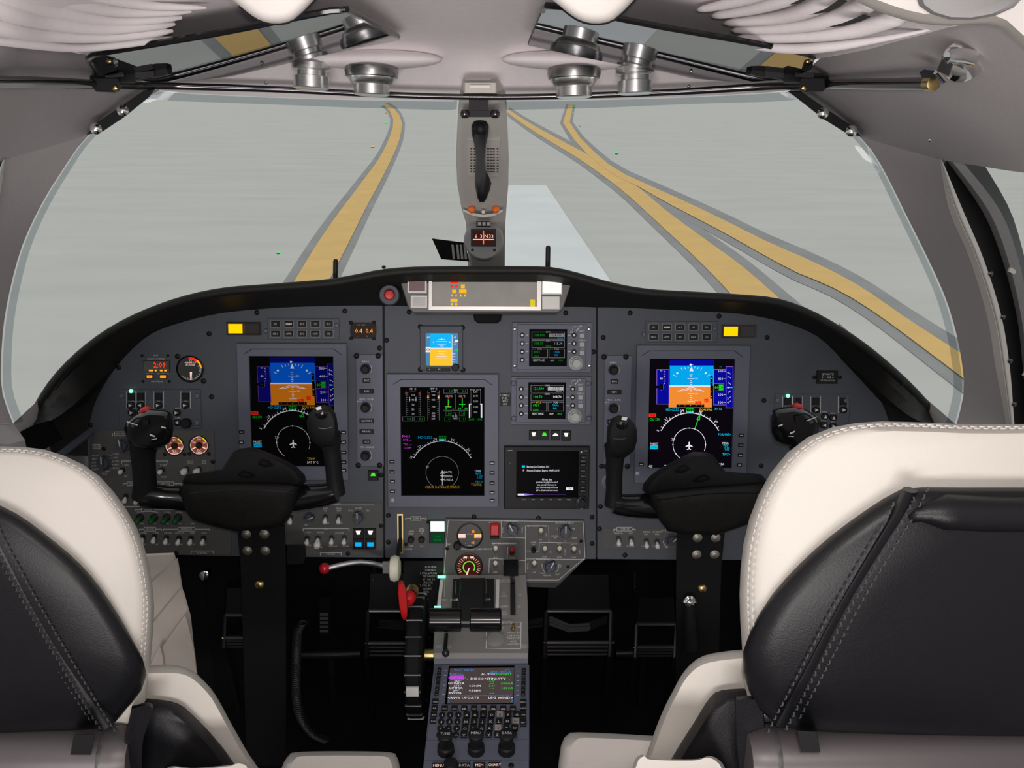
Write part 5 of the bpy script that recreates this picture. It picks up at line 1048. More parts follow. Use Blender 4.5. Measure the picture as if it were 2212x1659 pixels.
f.line([(432, 185), (428, 320)], 4, 'legend'); f.line([(518, 200), (515, 295)], 3, 'legend_dim'); f.line([(757, 200), (755, 295)], 3, 'legend_dim'); f.rect(518, 335, 534, 352, 'legend'); f.rect(728, 336, 742, 352, 'legend'); adopt(f.build('lettering', None), ped)
b = MB(QF); q = QF.at(840 + 828 / 3.615, 1200 + 652 / 3.615, 0); b.lathe(q, (0, 0, 1), [(.0165, 0), (.0165, .002), (.013, .003), (.012, .005), (.010, .0055)], 'quadrant', 24); adopt(b.build('jack_cover', None), ped)
sc_ = MB(QF); sc_.lathe((0, 0, 0), (0, 0, 1), [(.0062, 0), (.006, .0012), (.004, .002)], 'post_side', 12); me = sc_.mesh('screw')
for x, y in ((947, 1397), (1132, 1397)): inst(me, 'screw', ped, Vector((0, 0, 0))).matrix_local = ped.matrix_world.inverted() @ QF.M @ Matrix.Translation(QF.at(x, y, 0))
def qadd(mb, name, parent=ped, **kw): return adopt(mb.build(name, None, **kw), parent)
# ---- throttle grips (world, sticking up from the quadrant)
def lever_thing(name, label, x, y, Y): return thing(name, label, 'lever', WF, P(x, y, Y))
for x0, x1, lab in ((927, 997, 'left black cylindrical throttle grip'), (1015, 1083, 'right black cylindrical throttle grip')):
    t = lever_thing('throttle_lever', lab + ' on the pedestal', (x0 + x1) / 2, 1345, 1.40); Y = 1.365
    a, c = P(x0, 1339, Y), P(x1, 1339, Y); b = MB(); r = .0195; L_ = (c - a).length
    b.lathe(a, c - a, [(r * .90, 0), (r, .002), (r, L_ - .002), (r * .90, L_)], 'black_gloss', 28); b.build('grip', t)
    m_ = P((x0 + x1) / 2 + (12 if x0 < 1000 else -8), 1350, 1.37); q = QF.M @ QF.at(983 if x0 < 1000 else 1055, 1345, -.01)
    b = MB(); b.tube([m_, q], .006, 'dark_metal', 8); b.build('arm', t)
t = lever_thing('flap_lever', 'flap lever with square black knob right of the throttles', 1103, 1240, 1.47)
b = MB(); b.pillow([(1087, 1208), (1120, 1208), (1120, 1245), (1087, 1245)], [(1.50, .94), (1.495, 1), (1.455, 1), (1.45, .94)], 'black_gloss'); b.build('knob', t)
b = MB(); b.tube([P(1105, 1240, 1.48), QF.M @ QF.at(1106, 1262, -.01)], .004, 'dark_metal', 8); b.build('shaft', t)
t = lever_thing('cutoff_lever', 'thin dark lever below the left throttle grip', 963, 1412, 1.37); b = MB(); b.tube([P(964, 1370, 1.405), P(962, 1400, 1.365), P(963, 1410, 1.355)], [.0035, .0035, .005], 'dark_metal', 8); b.ball(P(963, 1411, 1.353), .0065, 'dark_metal', 10); b.build('stick', t)
t = lever_thing('toggle_guard', 'small bare metal toggle in the lettered box on the pedestal', 1108, 1357, 1.40); b = MB(); p = QF.M @ QF.at(1108, 1360, 0); b.lathe(p, (0, -.3, 1), [(.004, 0), (.004, .003), (.002, .003), (.0016, .010), (.0024, .013)], 'brass', 10); b.build('bat', t)
t = thing('pedestal_lamp', 'small glowing green lamp at the pedestal top left corner', 'lamp', WF, P(951, 1246, 1.53)); b = MB(); b.pillow([(945, 1243), (963, 1243), (963, 1249), (945, 1249)], [(1.535, 1), (1.528, .9)], 'e_led'); b.build('lens', t)
t = thing('throttle_release', 'slim white button with green tip beside the left throttle', 'button', WF, P(945, 1312, 1.45)); b = MB(); b.pillow([(938, 1309), (953, 1309), (953, 1314), (938, 1314)], [(1.45, 1), (1.442, .9)], 'e_led'); b.build('lens', t)

# ================================================================ CONTROL DISPLAY UNIT
cdu = thing('control_display_unit', 'keypad computer with text screen at the rear of the pedestal', 'computer', KF, KF.at(1028, 1545, 0))
KS = abs(KF.uv(1038, 1540)[0] - KF.uv(1028, 1540)[0]) / 10
def kbox(mb, x0, y0, x1, y1, n0, n1, m, c=0): return qb(mb, x0, y0, x1, y1, n0, n1, m, c, KF)
b = MB(KF); b.prism([KF.uv(x, y, .004) for x, y in ((939, 1436), (1140, 1436), (1142, 1640), (915, 1640))][::-1], 0, .004, 'bezel', c=.0008); b.build('face_plate', cdu)
b = MB(KF); b.prism([KF.uv(x, y, .006) for x, y in ((966, 1437), (1108, 1437), (1107, 1520), (958, 1519))][::-1], .003, .0046, 'screen_black'); b.build('screen', cdu)
g = G(KF, 900, 1420, 6.942, .0049)
g.poly([(478, 158), (1440, 158), (1428, 690), (440, 690)][::-1], 'e_cdu'); wh = 'e_white'
def kt(s_, x, y, h, m, al='c', sq=1.0): g.text(s_, x, y, h, m, al, sq=sq)
kt('ACT LEGS', 690, 182, 28, 'e_blue', sq=1.35); kt('1/2', 1335, 186, 24, 'e_blue', sq=1.3); kt('SEQUENCE', 1235, 218, 26, 'e_blue', sq=1.35); kt('RW25L', 578, 244, 30, 'e_blue', sq=1.3)
kt('AUTO/', 1052, 252, 30, wh, sq=1.3); kt('INHIBIT', 1288, 252, 30, 'e_green', sq=1.3); g.rect(480, 268, 688, 334, 'e_magenta'); kt('ROUNO', 585, 302, 34, 'e_lilac', sq=1.2)
kt('-', 738, 320, 30, wh); kt('DISCONTINUITY', 1050, 322, 32, wh, sq=1.25); kt('-', 1372, 324, 30, wh)
for s_, x, y, h, m in (('251\u00b0', 595, 354, 26, wh), ('HUNDA', 575, 386, 30, wh), ('251\u00b0', 590, 424, 26, wh), ('LIMMA', 570, 458, 30, wh), ('249\u00b0', 580, 494, 26, wh), ('RW25L', 562, 530, 30, wh), ('0.3NM', 850, 428, 28, wh), ('0.5NM', 848, 498, 28, wh), ('3.0\u00b0', 1110, 358, 26, 'e_green'), ('---/', 1108, 390, 26, 'e_green'), ('3000A', 1335, 396, 32, 'e_green'), ('3.0\u00b0', 1106, 430, 26, 'e_green'), ('---/', 1106, 462, 26, 'e_green'), ('1800A', 1335, 466, 32, 'e_green'), ('---/', 1106, 536, 26, 'e_green')): kt(s_, x, y, h, m, sq=1.3)
for i in range(26): g.line([(455 + i * 37, 571), (478 + i * 37, 571)], 4, 'e_blue')
kt('<RWY UPDATE', 680, 608, 32, wh, sq=1.25); kt('LEG WIND>', 1240, 612, 32, wh, sq=1.25); kt('[', 465, 640, 40, 'e_blue'); kt(']', 1408, 645, 40, 'e_blue'); g.build('screen_image', cdu)
def kmesh(w, h, d, m, rnd=False):
    b = MB(KF)
    if rnd: b.lathe((0, 0, 0), (0, 0, 1), [(w / 2, 0), (w / 2, d - .001), (w / 2 - .001, d)], m, 14)
    else: b.box(-w / 2, w / 2, -h / 2, h / 2, 0, d, m, .0007)
    return b.mesh('key')
KY = abs(KF.uv(1028, 1555)[1] - KF.uv(1028, 1545)[1]) / 10
SQ = kmesh(14 * KS, 11.5 * KY, .004, 'black'); RD = kmesh(13.5 * KS, 0, .004, 'black', True); LS = kmesh(9 * KS, 8 * KY, .003, 'black'); FN = kmesh(13 * KS, 10 * KY, .004, 'black'); mat('key_grey', (.30, .27, .26), .5); SG = kmesh(14 * KS, 11.5 * KY, .004, 'key_grey'); F2 = kmesh(14 * KS, 18 * KY, .004, 'black')
g = G(KF, 900, 1420, 6.942, .0083); g2 = G(KF, 900, 1420, 6.942, .0045)
def key(me, x, y, s_, h=34, name='key', m='legend', sq=1.2):
    inst(me, name, cdu, KF.at(900 + x / 6.942, 1420 + y / 6.942, .004)); 
    if s_: g.text(s_, x, y, h, m, sq=sq)
for i in range(6):
    key(LS, 320 - i * 8, 188 + i * 72, '^', 16, 'line_key'); key(LS, 1583 - i * 1, 204 + i * 72, '^', 16, 'line_key'); g2.line([(398 - i * 6, 196 + i * 72), (428 - i * 6, 196 + i * 72)], 8, 'legend'); g2.line([(1480, 210 + i * 72), (1512, 210 + i * 72)], 8, 'legend')
for i, s_ in enumerate(('MSG', 'DIR', 'IDX', 'TUN')): key(FN, 264 - i * 11, 662 + i * 97, s_, 20, 'function_key', sq=1)
for s_, y in (('EXEC', 680), ('NEXT', 772)): key(FN, 1584, y, s_, 20, 'function_key', sq=1)
key(FN, 1584, 865, 'CLR', 20, 'function_key', sq=1); key(F2, 1582, 985, 'BRT', 20, 'function_key', sq=1)
for i, s_ in enumerate(('FPLN', 'LEGS', 'DEP', 'PERF', 'MFD', 'MFD', 'MFD', 'PREV')): key(FN, 405 + i * 146, 768 + i * 2, s_, 20, 'function_key', sq=.95, m='legend' if i not in (2, 4, 5, 6) else 'e_gauge_txt')
rowsK = (('123', 'ABCDEFG'), ('456', 'HIJKLMN'), ('789', 'OPQRSTU'), ('.0+', 'VWXYZ /'))
for r, (d_, l_) in enumerate(rowsK):
    y = 866 + r * 101; x0 = 365 - r * 11
    for i, s_ in enumerate(d_):
        key(RD, x0 + i * 122, y, s_ if s_ != '+' else '+/-', 34 if s_ != '+' else 24)
    for i, s_ in enumerate(l_):
        key(SG if s_ in 'ENS' else SQ, x0 + 370 - r * 2 + i * 124.5, y, s_ if s_ != ' ' else 'SP', 34 if s_ != ' ' else 22, m='legend' if s_ not in 'ENS' else 'black')
g.build('key_lettering', cdu); g2.build('line_marks', cdu)
# ---- three tall knobs standing on the lower part, and the unit below
t3 = thing('cursor_control_panel', 'blue-grey panel with three tall black knobs behind the keypad', 'control panel', KF, KF.at(1028, 1640, 0))
b = MB(KF); b.prism([KF.uv(x, y, .004) for x, y in ((920, 1599), (1142, 1599), (1144, 1790), (900, 1790))][::-1], .0002, .0052, 'bezel', c=.0008); b.build('face_plate', t3)
f = G(KF, 900, 1420, 6.942, .0054)
for x, y, s_ in ((435, 1400, 'TUNE'), (888, 1395, 'MENU'), (1345, 1400, 'DATA')):
    p0 = KF.at(900 + x / 6.942, 1420 + y / 6.942, .005); b = MB(KF)
    b.lathe(p0, (0, 0, 1), [(.0135, 0), (.013, .004), (.0125, .012), (.010, .014), (.0095, .030), (.011, .032), (.0115, .040), (.009, .042), (.001, .042)], 'black', 20); o = b.build('tall_knob', t3); b = MB(KF); b.text(s_, p0.x, p0.y, .004, .0475, 'legend'); b.build('lettering', o); f.arc(x, y, 110, 200, 340, 8, 'legend_dim', 14)
f.line([(100, 1545), (1690, 1545)], 5, 'seam'); f.build('lettering', t3)
for x, s_ in ((325, 'MENU'), (712, 'DATA'), (938, 'MEM'), (1165, 'CHART')):
    b = MB(KF); p0 = KF.at(900 + x / 6.942, 1420 + 1635 / 6.942, .005); b.box(p0.x - .009, p0.x + .009, p0.y - .0055, p0.y + .0055, .005, .008, 'black', .0007); o = b.build('key', t3); b = MB(KF); b.text(s_, p0.x, p0.y, .0042, .0083, 'e_gauge_txt' if s_ != 'DATA' else 'legend'); b.build('lettering', o)
b = MB(KF); b.lathe(KF.at(900 + 512 / 6.942, 1420 + 1640 / 6.942, .005), (0, 0, 1), [(.011, 0), (.0105, .010), (.009, .012), (.001, .0125)], 'black', 18); b.build('joystick', t3)
b = MB(KF); b.lathe(KF.at(1104, 1655, .005), (0, 0, 1), [(.0046, 0), (.0046, .001), (.003, .002)], 'black', 10); b.build('screw', t3)

# ---- trim wheel
t = thing('trim_handwheel', 'ribbed black trim wheel on the left side of the pedestal', 'wheel', WF, P(902, 1400, 1.40)); c = P(902, 1415, 1.42); Rw = .105
ax = Vector((1, 0, 0)); b = MB(); b.lathe(c - ax * .013, ax, [(Rw * .55, 0), (Rw * .96, 0), (Rw, .004), (Rw, .022), (Rw * .96, .026), (Rw * .55, .026)], 'black_matte', 48); b.build('rim', t)
rb = MB(); rb.box(-.0135, .0135, -.0014, .0014, -.002, .0022, 'worn_edge', .0006); RBm = rb.mesh('rib')
for i in range(22):
    a = 2 * math.pi * i / 22; o = inst(RBm, 'rib', t, c + Vector((0, math.cos(a), math.sin(a))) * Rw); o.rotation_euler = (a - math.pi / 2, 0, 0)
b = MB(); b.cyl(c, c + ax * .035, .011, 'brass', 16); b.build('axle', t, label='brass axle')
t = thing('trim_marker', 'pale index tab on the face of the trim wheel', 'tab', WF, P(898, 1408, 1.33)); b = MB(); p = c + Vector((0, -Rw - .002, .002)); b.box(p.x - .010, p.x + .010, p.y - .002, p.y + .003, p.z - .008, p.z + .008, 'white_plastic'); b.build('tab', t)

# ---- handles under the panel
t = thing('parking_brake_lever', 'curved silver lever with a red ball left of the gear lever', 'lever', WF, P(820, 1222, 1.5))
b = MB(); pp = smooth(PL([(708, 1228, 1.46), (740, 1220, 1.47), (775, 1215, 1.48), (805, 1218, 1.49), (832, 1224, 1.50)]), 14); b.tube(pp, .0052, 'steel', 10); b.build('rod', t)
b = MB(); b.ball(P(701, 1228, 1.46), .0098, 'red_gloss', 16); b.build('ball', t, label='red ball'); b = MB(); b.pillow([(826, 1212), (846, 1212), (846, 1240), (826, 1240)], [(1.53, 1), (1.49, 1), (1.485, .9)], 'steel'); b.build('clevis', t)
t = thing('emergency_handle', 'bright red T-handle left of the pedestal', 'handle', WF, P(875, 1300, 1.45))
b = MB(); b.pillow([(860, 1258), (866, 1253), (872, 1256), (876, 1270), (880, 1300), (881, 1325), (878, 1338), (872, 1340), (867, 1332), (862, 1310), (859, 1280)], [(1.405, .9), (1.395, 1), (1.38, 1), (1.373, .85)], 'red'); b.build('bar', t, sm=60)
b = MB(); p = P(885, 1290, 1.40); b.lathe(p + Vector((0.003, .026, .001)), Vector((-.1, -1, -.15)), [(.010, 0), (.011, .008), (.011, .016)], 'brass', 16); b.build('ferrule', t); b = MB(); b.lathe(p + Vector((.0, .006, 0)), Vector((-.25, -1, -.2)), [(.0110, 0), (.0118, .006), (.0110, .014), (.008, .017)], 'red', 18); b.build('hub', t)
t = thing('placard', 'black instruction placard with white text for the gear handle', 'placard', WF, P(925, 1250, 1.55)); PF = Fr(P(925, 1250, 1.545), Vector((1, 0, 0)), Vector((0, .1, 1)))
b = MB(PF); u = PF.rect(872, 1212, 960, 1330); b.box(u[0], u[1], u[2], u[3], -.006, 0, 'black'); adopt(b.build('plate', None), t); g = G(PF, 840, 1100, 5.027, .0004)
for i, (s_, x, al) in enumerate((('AUX GEAR', 455, 'c'), ('CONTROL', 455, 'c'), ('1. PULL & TURN', 335, 'l'), ('TEE HANDLE', 368, 'l'), ('45\u00b0 CW TO', 368, 'l'), ('UNLOCK', 368, 'l'), ('2. PULL IN', 335, 'l'), ('KNOB T', 368, 'l'), ('GEAR', 368, 'l'))): g.text(s_, x, 628 + i * 33.5, 21, 'legend', al, sq=.82)
adopt(g.build('print', None), t)

# ================================================================ FOOTWELL
def px_tube(t, name, pts, r, m, n=8): b = MB(); b.tube(PL(pts), r, m, n); return b.build(name, t)
def pedal(x0, x1, y0, y1, Y, label):
    t = thing('rudder_pedal', label, 'pedal', WF, P((x0 + x1) / 2, y1, Y)); ym = y0 + (y1 - y0) * .45; yl = y0 + (y1 - y0) * .83
    b = MB(); b.pillow([(x0 + 4, y0), (x1 - 4, y0), (x1, ym), (x0, ym)], [(Y + .05, 1), (Y + .035, 1), (Y + .03, .97)], 'dark_metal'); b.build('upper_plate', t)
    b = MB()
    for x in (x0, x1): b.tube(PL([(x, ym, Y + .03), (x - 2, yl, Y), (x - 3, y1, Y - .01)]), .0048, 'dark_metal', 8)
    b.tube(PL([(x0, ym, Y + .03), (x1, ym, Y + .03)]), .004, 'worn_edge', 8); b.build('frame', t)
    for k in range(4):
        b = MB(); y = yl + k * (y1 - yl) / 3.6; b.tube(PL([(x0 - 2, y, Y), (x1 + 2, y, Y)]), .0042, 'worn_edge' if k == 0 else 'dark_metal', 8); b.build('tread_bar', t)
    for x in (x0 - 3, x1 - 3):
        b = MB(); p = P(x, y1, Y - .01); b.tube([p, Vector((p.x, p.y + .06, 0))], .006, 'dark_metal', 8); b.build('pedal_arm', t)
    bm = MB(); bm.ball((0, 0, 0), .0035, 'brass', 8); me = bm.mesh('pivot_bolt')
    for x in (x0 - 5, x1 + 5): inst(me, 'pivot_bolt', t, P(x, yl, Y - .005))
pedal(795, 905, 1238, 1420, 1.66, 'black rudder pedal just left of the pedestal'); pedal(1180, 1320, 1240, 1418, 1.64, 'black rudder pedal just right of the pedestal')
pedal(486, 560, 1270, 1400, 1.70, 'dark rudder pedal left of the left control column'); pedal(1375, 1460, 1290, 1420, 1.70, 'dark rudder pedal left of the right control column')
t = thing('cable_bundle', 'sagging grey cables between the right rudder pedal bars', 'cable', WF, P(1230, 1360, 1.8))
for i, (a, m_, c) in enumerate(((1335, 1352, 1330), (1340, 1358, 1336), (1348, 1362, 1338))): px_tube(t, 'cable', [(1120, a + 10, 1.98), (1190, a, 1.79), (1230, m_, 1.78), (1270, m_ - 3, 1.79), (1320, c, 1.98)], .0045, 'cable_grey')
t = thing('cable_bundle', 'short grey cables behind the pedal left of the pedestal', 'cable', WF, P(850, 1345, 1.8))
for y in (1340, 1347, 1354): px_tube(t, 'cable', [(815, y, 1.98), (850, y + 2, 1.79), (895, y + 3, 1.98)], .0035, 'cable_grey')
t = thing('frame_tube', 'dark cross tube with brass bolts under the right panel', 'tube', WF, P(1380, 1410, 1.75)); px_tube(t, 'tube', [(1330, 1412, 1.75), (1450, 1408, 1.75)], .012, 'dark_metal', 10); p_ = P(1390, 1410, 1.75); b = MB(); b.cyl(p_, (p_.x, p_.y, 0), .008, 'dark_metal', 8); b.build('stand', t)
bm = MB(); bm.ball((0, 0, 0), .003, 'brass', 8); me = bm.mesh('bolt')
for x, y in ((1380, 1417), (1405, 1417), (1430, 1416)): inst(me, 'bolt', t, P(x, y, 1.735))
t = thing('frame_tube', 'dark cross tube under the left panel', 'tube', WF, P(720, 1410, 1.75)); px_tube(t, 'tube', [(650, 1415, 1.75), (780, 1412, 1.75)], .012, 'dark_metal', 10); p_ = P(715, 1413, 1.75); b = MB(); b.cyl(p_, (p_.x, p_.y, 0), .008, 'dark_metal', 8); b.build('stand', t)
for x, y, lab in ((1371, 1272, 'brass fitting under the right panel edge'), (808, 1245, 'brass fitting under the left panel edge')):
    t = thing('brass_fitting', lab, 'fitting', WF, P(x, y, 1.7)); b = MB(); b.lathe(P(x, y, 1.7), (0, -1, 0), [(.004, 0), (.004, .01), (.002, .013)], 'brass', 8); b.build('nipple', t); b = MB(); b.cyl(P(x, y, 1.7), P(x, y - 40, 1.7), .003, 'dark_metal', 6); b.build('pipe', t)
t = thing('labelled_box', 'dark box with pale label strips behind the left pedals', 'box', WF, P(700, 1340, 1.85)); b = MB(); b.pillow([(688, 1290), (715, 1290), (715, 1375), (688, 1375)], [(1.97, 1), (1.80, 1)], 'black_matte'); b.build('body', t)
for k in range(5): b = MB(); b.pillow([(691, 1324 + k * 9), (709, 1324 + k * 9), (709, 1330 + k * 9), (691, 1330 + k * 9)], [(1.799, 1), (1.797, 1)], 'cable_grey'); b.build('label_strip', t)
t = thing('intercom_cord', 'black coiled cord hanging beside the left control column', 'cord', WF, P(645, 1500, 1.4)); b = MB()
path = smooth(PL([(655, 1345, 1.45), (643, 1365, 1.44), (640, 1420, 1.43), (640, 1500, 1.41), (650, 1550, 1.39), (675, 1585, 1.38), (705, 1600, 1.37)]), 60); pts = []
for i in range(59):
    for k in range(8):
        f_ = k / 8; p = path[i].lerp(path[i + 1], f_); a = (i + f_) * 2 * math.pi * 1.1; pts.append(p + Vector((math.cos(a), math.sin(a), 0)) * .0075)
b.tube(pts, .0018, 'dark_metal', 5); b.build('coil', t)
t = thing('switch_box', 'small black switch box on the right of the left control column', 'box', WF, P(635, 1195, 1.5)); b = MB(); b.pillow([(617, 1176), (660, 1176), (662, 1200), (655, 1220), (618, 1222)], [(1.53, .95), (1.52, 1), (1.49, 1), (1.48, .9)], 'black'); b.build('body', t)
t = thing('door_knob', 'small chrome knob left of the left control column', 'knob', WF, P(450, 1232, 1.6)); b = MB(); b.lathe(P(450, 1232, 1.62), (0, -1, 0), [(.006, 0), (.006, .012), (.011, .014), (.011, .022), (.006, .026)], 'chrome', 12); b.build('knob', t)

# ================================================================ YOKES
def tubep(t, name, pts, rad, m, n=12, k=18):
    q = smooth([(*P(x, y, Y), r) for (x, y, Y), r in zip(pts, rad)] if False else PL(pts), k)
    L = [0]; base = PL(pts)
    for i in range(1, len(base)): L.append(L[-1] + (base[i] - base[i - 1]).length)
    rr = []
    for i in range(k):
        s = L[-1] * i / (k - 1); j = 0
        while j < len(L) - 2 and L[j + 1] < s: j += 1
        f_ = (s - L[j]) / max(L[j + 1] - L[j], 1e-9); rr.append(rad[j] + (rad[j + 1] - rad[j]) * min(max(f_, 0), 1))
    b = MB(); b.tube(q, rr, m, n); return b.build(name, t, sm=60)
def yoke(ox, oy, sc, label, Y, rot=0., hub=(0, 0), cdx=0):
    """ox,oy,sc map the left-yoke view coordinates onto this yoke; red_on tells which grip carries the red button"""
    cr, sr = math.cos(R(rot)), math.sin(R(rot))
    def X(x, y):
        a_, b_ = ox + x * sc - hub[0], oy + y * abs(sc) - hub[1]; return (hub[0] + a_ * cr + b_ * sr, hub[1] - a_ * sr + b_ * cr)
    XC = lambda x, y: (ox + x * sc + cdx, oy + y * abs(sc))
    t = thing('control_yoke', label, 'control yoke', WF, P(*X(1300, 2300), Y + .1))
    def O(l): return [X(x, y) for x, y in l]
    def pw(name, l, rings, m, cen=None, label=None): b = MB(); b.pillow(O(l), rings, m, cen=X(*cen) if cen else None); return b.build(name, t, sm=60, label=label)
    # hub
    pw('hub_dome', [(960, 640), (1010, 560), (1065, 480), (1120, 455), (1240, 440), (1400, 500), (1560, 575), (1640, 625), (1705, 690), (1722, 745), (1680, 800), (1300, 860), (800, 840), (620, 800), (600, 745), (640, 690), (800, 665)], [(Y + .075, .85), (Y + .06, .97), (Y + .03, 1), (Y + .0, .97), (Y - .015, .86)], 'black', (1180, 700))
    pw('hub_pad', [(575, 800), (640, 770), (900, 765), (1160, 760), (1400, 765), (1600, 775), (1662, 790), (1640, 880), (1590, 1030), (1520, 1135), (1400, 1170), (1100, 1202), (880, 1150), (690, 1095), (630, 1020), (590, 910)], [(Y + .05, .9), (Y + .03, .98), (Y + .005, 1), (Y - .015, .985), (Y - .024, .93), (Y - .028, .80)], 'yoke_pad', (1120, 960))
    b = MB(); q = [P(*X(x, y), Y - .0275) for x, y in ((660, 862), (900, 838), (1140, 828), (1400, 838), (1600, 850))]; b.tube(smooth(q, 12), .0012, 'black_leather', 5); b.build('pad_seam', t)
    b = MB(); b.pillow(O([(690, 1100), (880, 1158), (1100, 1210), (1100, 1190), (880, 1140), (700, 1085)]), [(Y - .005, 1), (Y - .012, 1)], 'black'); b.build('pad_edge', t)
    for cx, cy, w_, h_ in ((1350, 590, 90, 45), (1180, 690, 100, 40)):
        pw('hub_ridge', [(cx - w_, cy + 8), (cx - w_ * .5, cy - h_), (cx + w_ * .4, cy - h_ * .6), (cx + w_, cy + h_ * .6), (cx, cy + h_)], [(Y + .01, 1), (Y - .02, .75), (Y - .026, .4)], 'black')
    # arms
    tubep(t, 'arm', [(*X(255, 880), Y - .005), (*X(330, 885), Y - .005), (*X(470, 895), Y), (*X(640, 905), Y + .01)], [.0195, .0195, .0185, .020], 'black_gloss')
    tubep(t, 'arm', [(*X(1600, 900), Y + .01), (*X(1780, 885), Y), (*X(1900, 870), Y - .005), (*X(1980, 845), Y - .005)], [.021, .0195, .0175, .0165], 'black_gloss')
    # grips
    tubep(t, 'grip', [(*X(262, 890), Y - .005), (*X(265, 800), Y - .006), (*X(258, 650), Y - .008), (*X(248, 500), Y - .010), (*X(258, 380), Y - .012)], [.0195, .0178, .0170, .0185, .0235], 'black', 14)
    tubep(t, 'grip', [(*X(1990, 860), Y - .005), (*X(1975, 740), Y - .006), (*X(1962, 600), Y - .008), (*X(1945, 460), Y - .010), (*X(1925, 330), Y - .012)], [.0145, .0130, .0128, .0140, .0185], 'black', 14)
    h1 = [(75, 270), (95, 215), (160, 160), (230, 115), (300, 97), (420, 102), (490, 115), (518, 160), (525, 260), (522, 330), (490, 400), (420, 445), (340, 470), (240, 480), (150, 440), (95, 350)]
    pw('grip_head', h1, [(Y + .028, .8), (Y + .015, .97), (Y - .012, 1), (Y - .035, .93), (Y - .045, .72)], 'black_gloss', (300, 290))
    h2 = [(1740, 140), (1800, 80), (1880, 58), (1945, 80), (1988, 150), (2005, 260), (2003, 360), (1985, 430), (1930, 455), (1850, 445), (1770, 390), (1730, 300), (1722, 210)]
    pw('grip_head', h2, [(Y + .028, .8), (Y + .015, .97), (Y - .012, 1), (Y - .03, .93), (Y - .038, .72)], 'black', (1895, 250))
    # buttons
    b = MB(); p = P(*X(258, 140), Y - .030); b.lathe(p + Vector((0, .012, 0)), Vector((0, -1, .15)), [(.0078, 0), (.0078, .012), (.0055, .0155)], 'red', 14); b.build('red_button', t, label='red trim disconnect button')
    b = MB(); b.pillow(O([(240, 185), (300, 185), (300, 250), (240, 250)]), [(Y - .03, 1), (Y - .048, .8)], 'black'); b.build('rocker', t)
    def strip_(l, m='legend'): b = MB(); b.pillow(O(l), [(Y - .046, 1), (Y - .0475, 1)], m); return b
    strip_([(100, 208), (198, 240), (196, 248), (98, 216)]).build('legend_strip', t); strip_([(308, 322), (352, 338), (350, 352), (304, 334)]).build('legend_strip', t); strip_([(412, 252), (452, 264), (450, 276), (410, 264)]).build('legend_strip', t); strip_([(320, 372), (372, 362), (373, 368), (321, 378)]).build('legend_strip', t)
    b = MB(); b.pillow(O([(1800, 85), (1850, 72), (1860, 102), (1812, 112)]), [(Y - .03, 1), (Y - .041, .95)], 'white_plastic'); b.build('white_switch', t, label='white switch cap')
    b = MB(); b.ball(P(*X(1856, 140), Y - .036), .010, 'black_gloss', 14, (1, .6, .9)); b.build('trim_hat', t)
    b = MB(); b.tube(smooth([P(*X(x, y), Y - .0385) for x, y in ((1830, 268), (1880, 276), (1950, 262))], 6), .001, 'worn_edge', 5); b.build('ridge', t)
    # column
    b = MB(); b.pillow([XC(x_, y_) for x_, y_ in ([(1092, 1150), (1525, 1140), (1535, 1480), (1540, 3320), (1180, 3320), (1125, 1480)])], [(Y + .14, 1), (Y + .05, 1), (Y + .045, .985)], 'black_matte', cen=XC(1320, 2000)); b.build('column', t)
    bo = MB(); bo.lathe((0, 0, 0), (0, -1, 0), [(.0082, 0), (.0082, .0015), (.0052, .002), (.0052, .005), (.003, .0056)], 'bolt', 12); me = bo.mesh('bolt')
    for x, y in ((1178, 1224), (1342, 1224), (1188, 1374), (1350, 1374)): inst(me, 'bolt', t, P(*XC(x, y), Y + .044))
    bo = MB(); bo.lathe((0, 0, 0), (0, -1, 0), [(.009, 0), (.009, .002), (.006, .006), (.002, .007)], 'brass', 12); o = inst(bo.mesh('brass_bolt'), 'brass_bolt', t, P(*XC(1300, 1680), Y + .044))
    return t
yoke(250, 860, 1 / 4.174, 'black control yoke and column in front of the left pilot display', 1.36)
# the right yoke mirrors the left one about its hub
yoke(1802, 868, -1 / 4.174, 'black control yoke and column in front of the right pilot display', 1.37, 4.5, (1534, 1085), 26)
t = thing('lever_knob', 'bright chrome knob on a black rod by the right column', 'knob', WF, P(1489, 1297, 1.45)); b = MB(); p = P(1489, 1297, 1.40); b.lathe(p, (0, -1, .1), [(.010, 0), (.010, .004), (.006, .006), (.006, .012), (.002, .014)], 'chrome', 12); b.ball(p + Vector((-.008, -.004, 0)), .004, 'chrome', 8); b.ball(p + Vector((.008, -.004, 0)), .004, 'chrome', 8); b.build('knob', t)
b = MB(); b.tube(PL([(1489, 1300, 1.41), (1492, 1400, 1.41)]), [.010, .014], 'black', 10); b.build('rod', t)
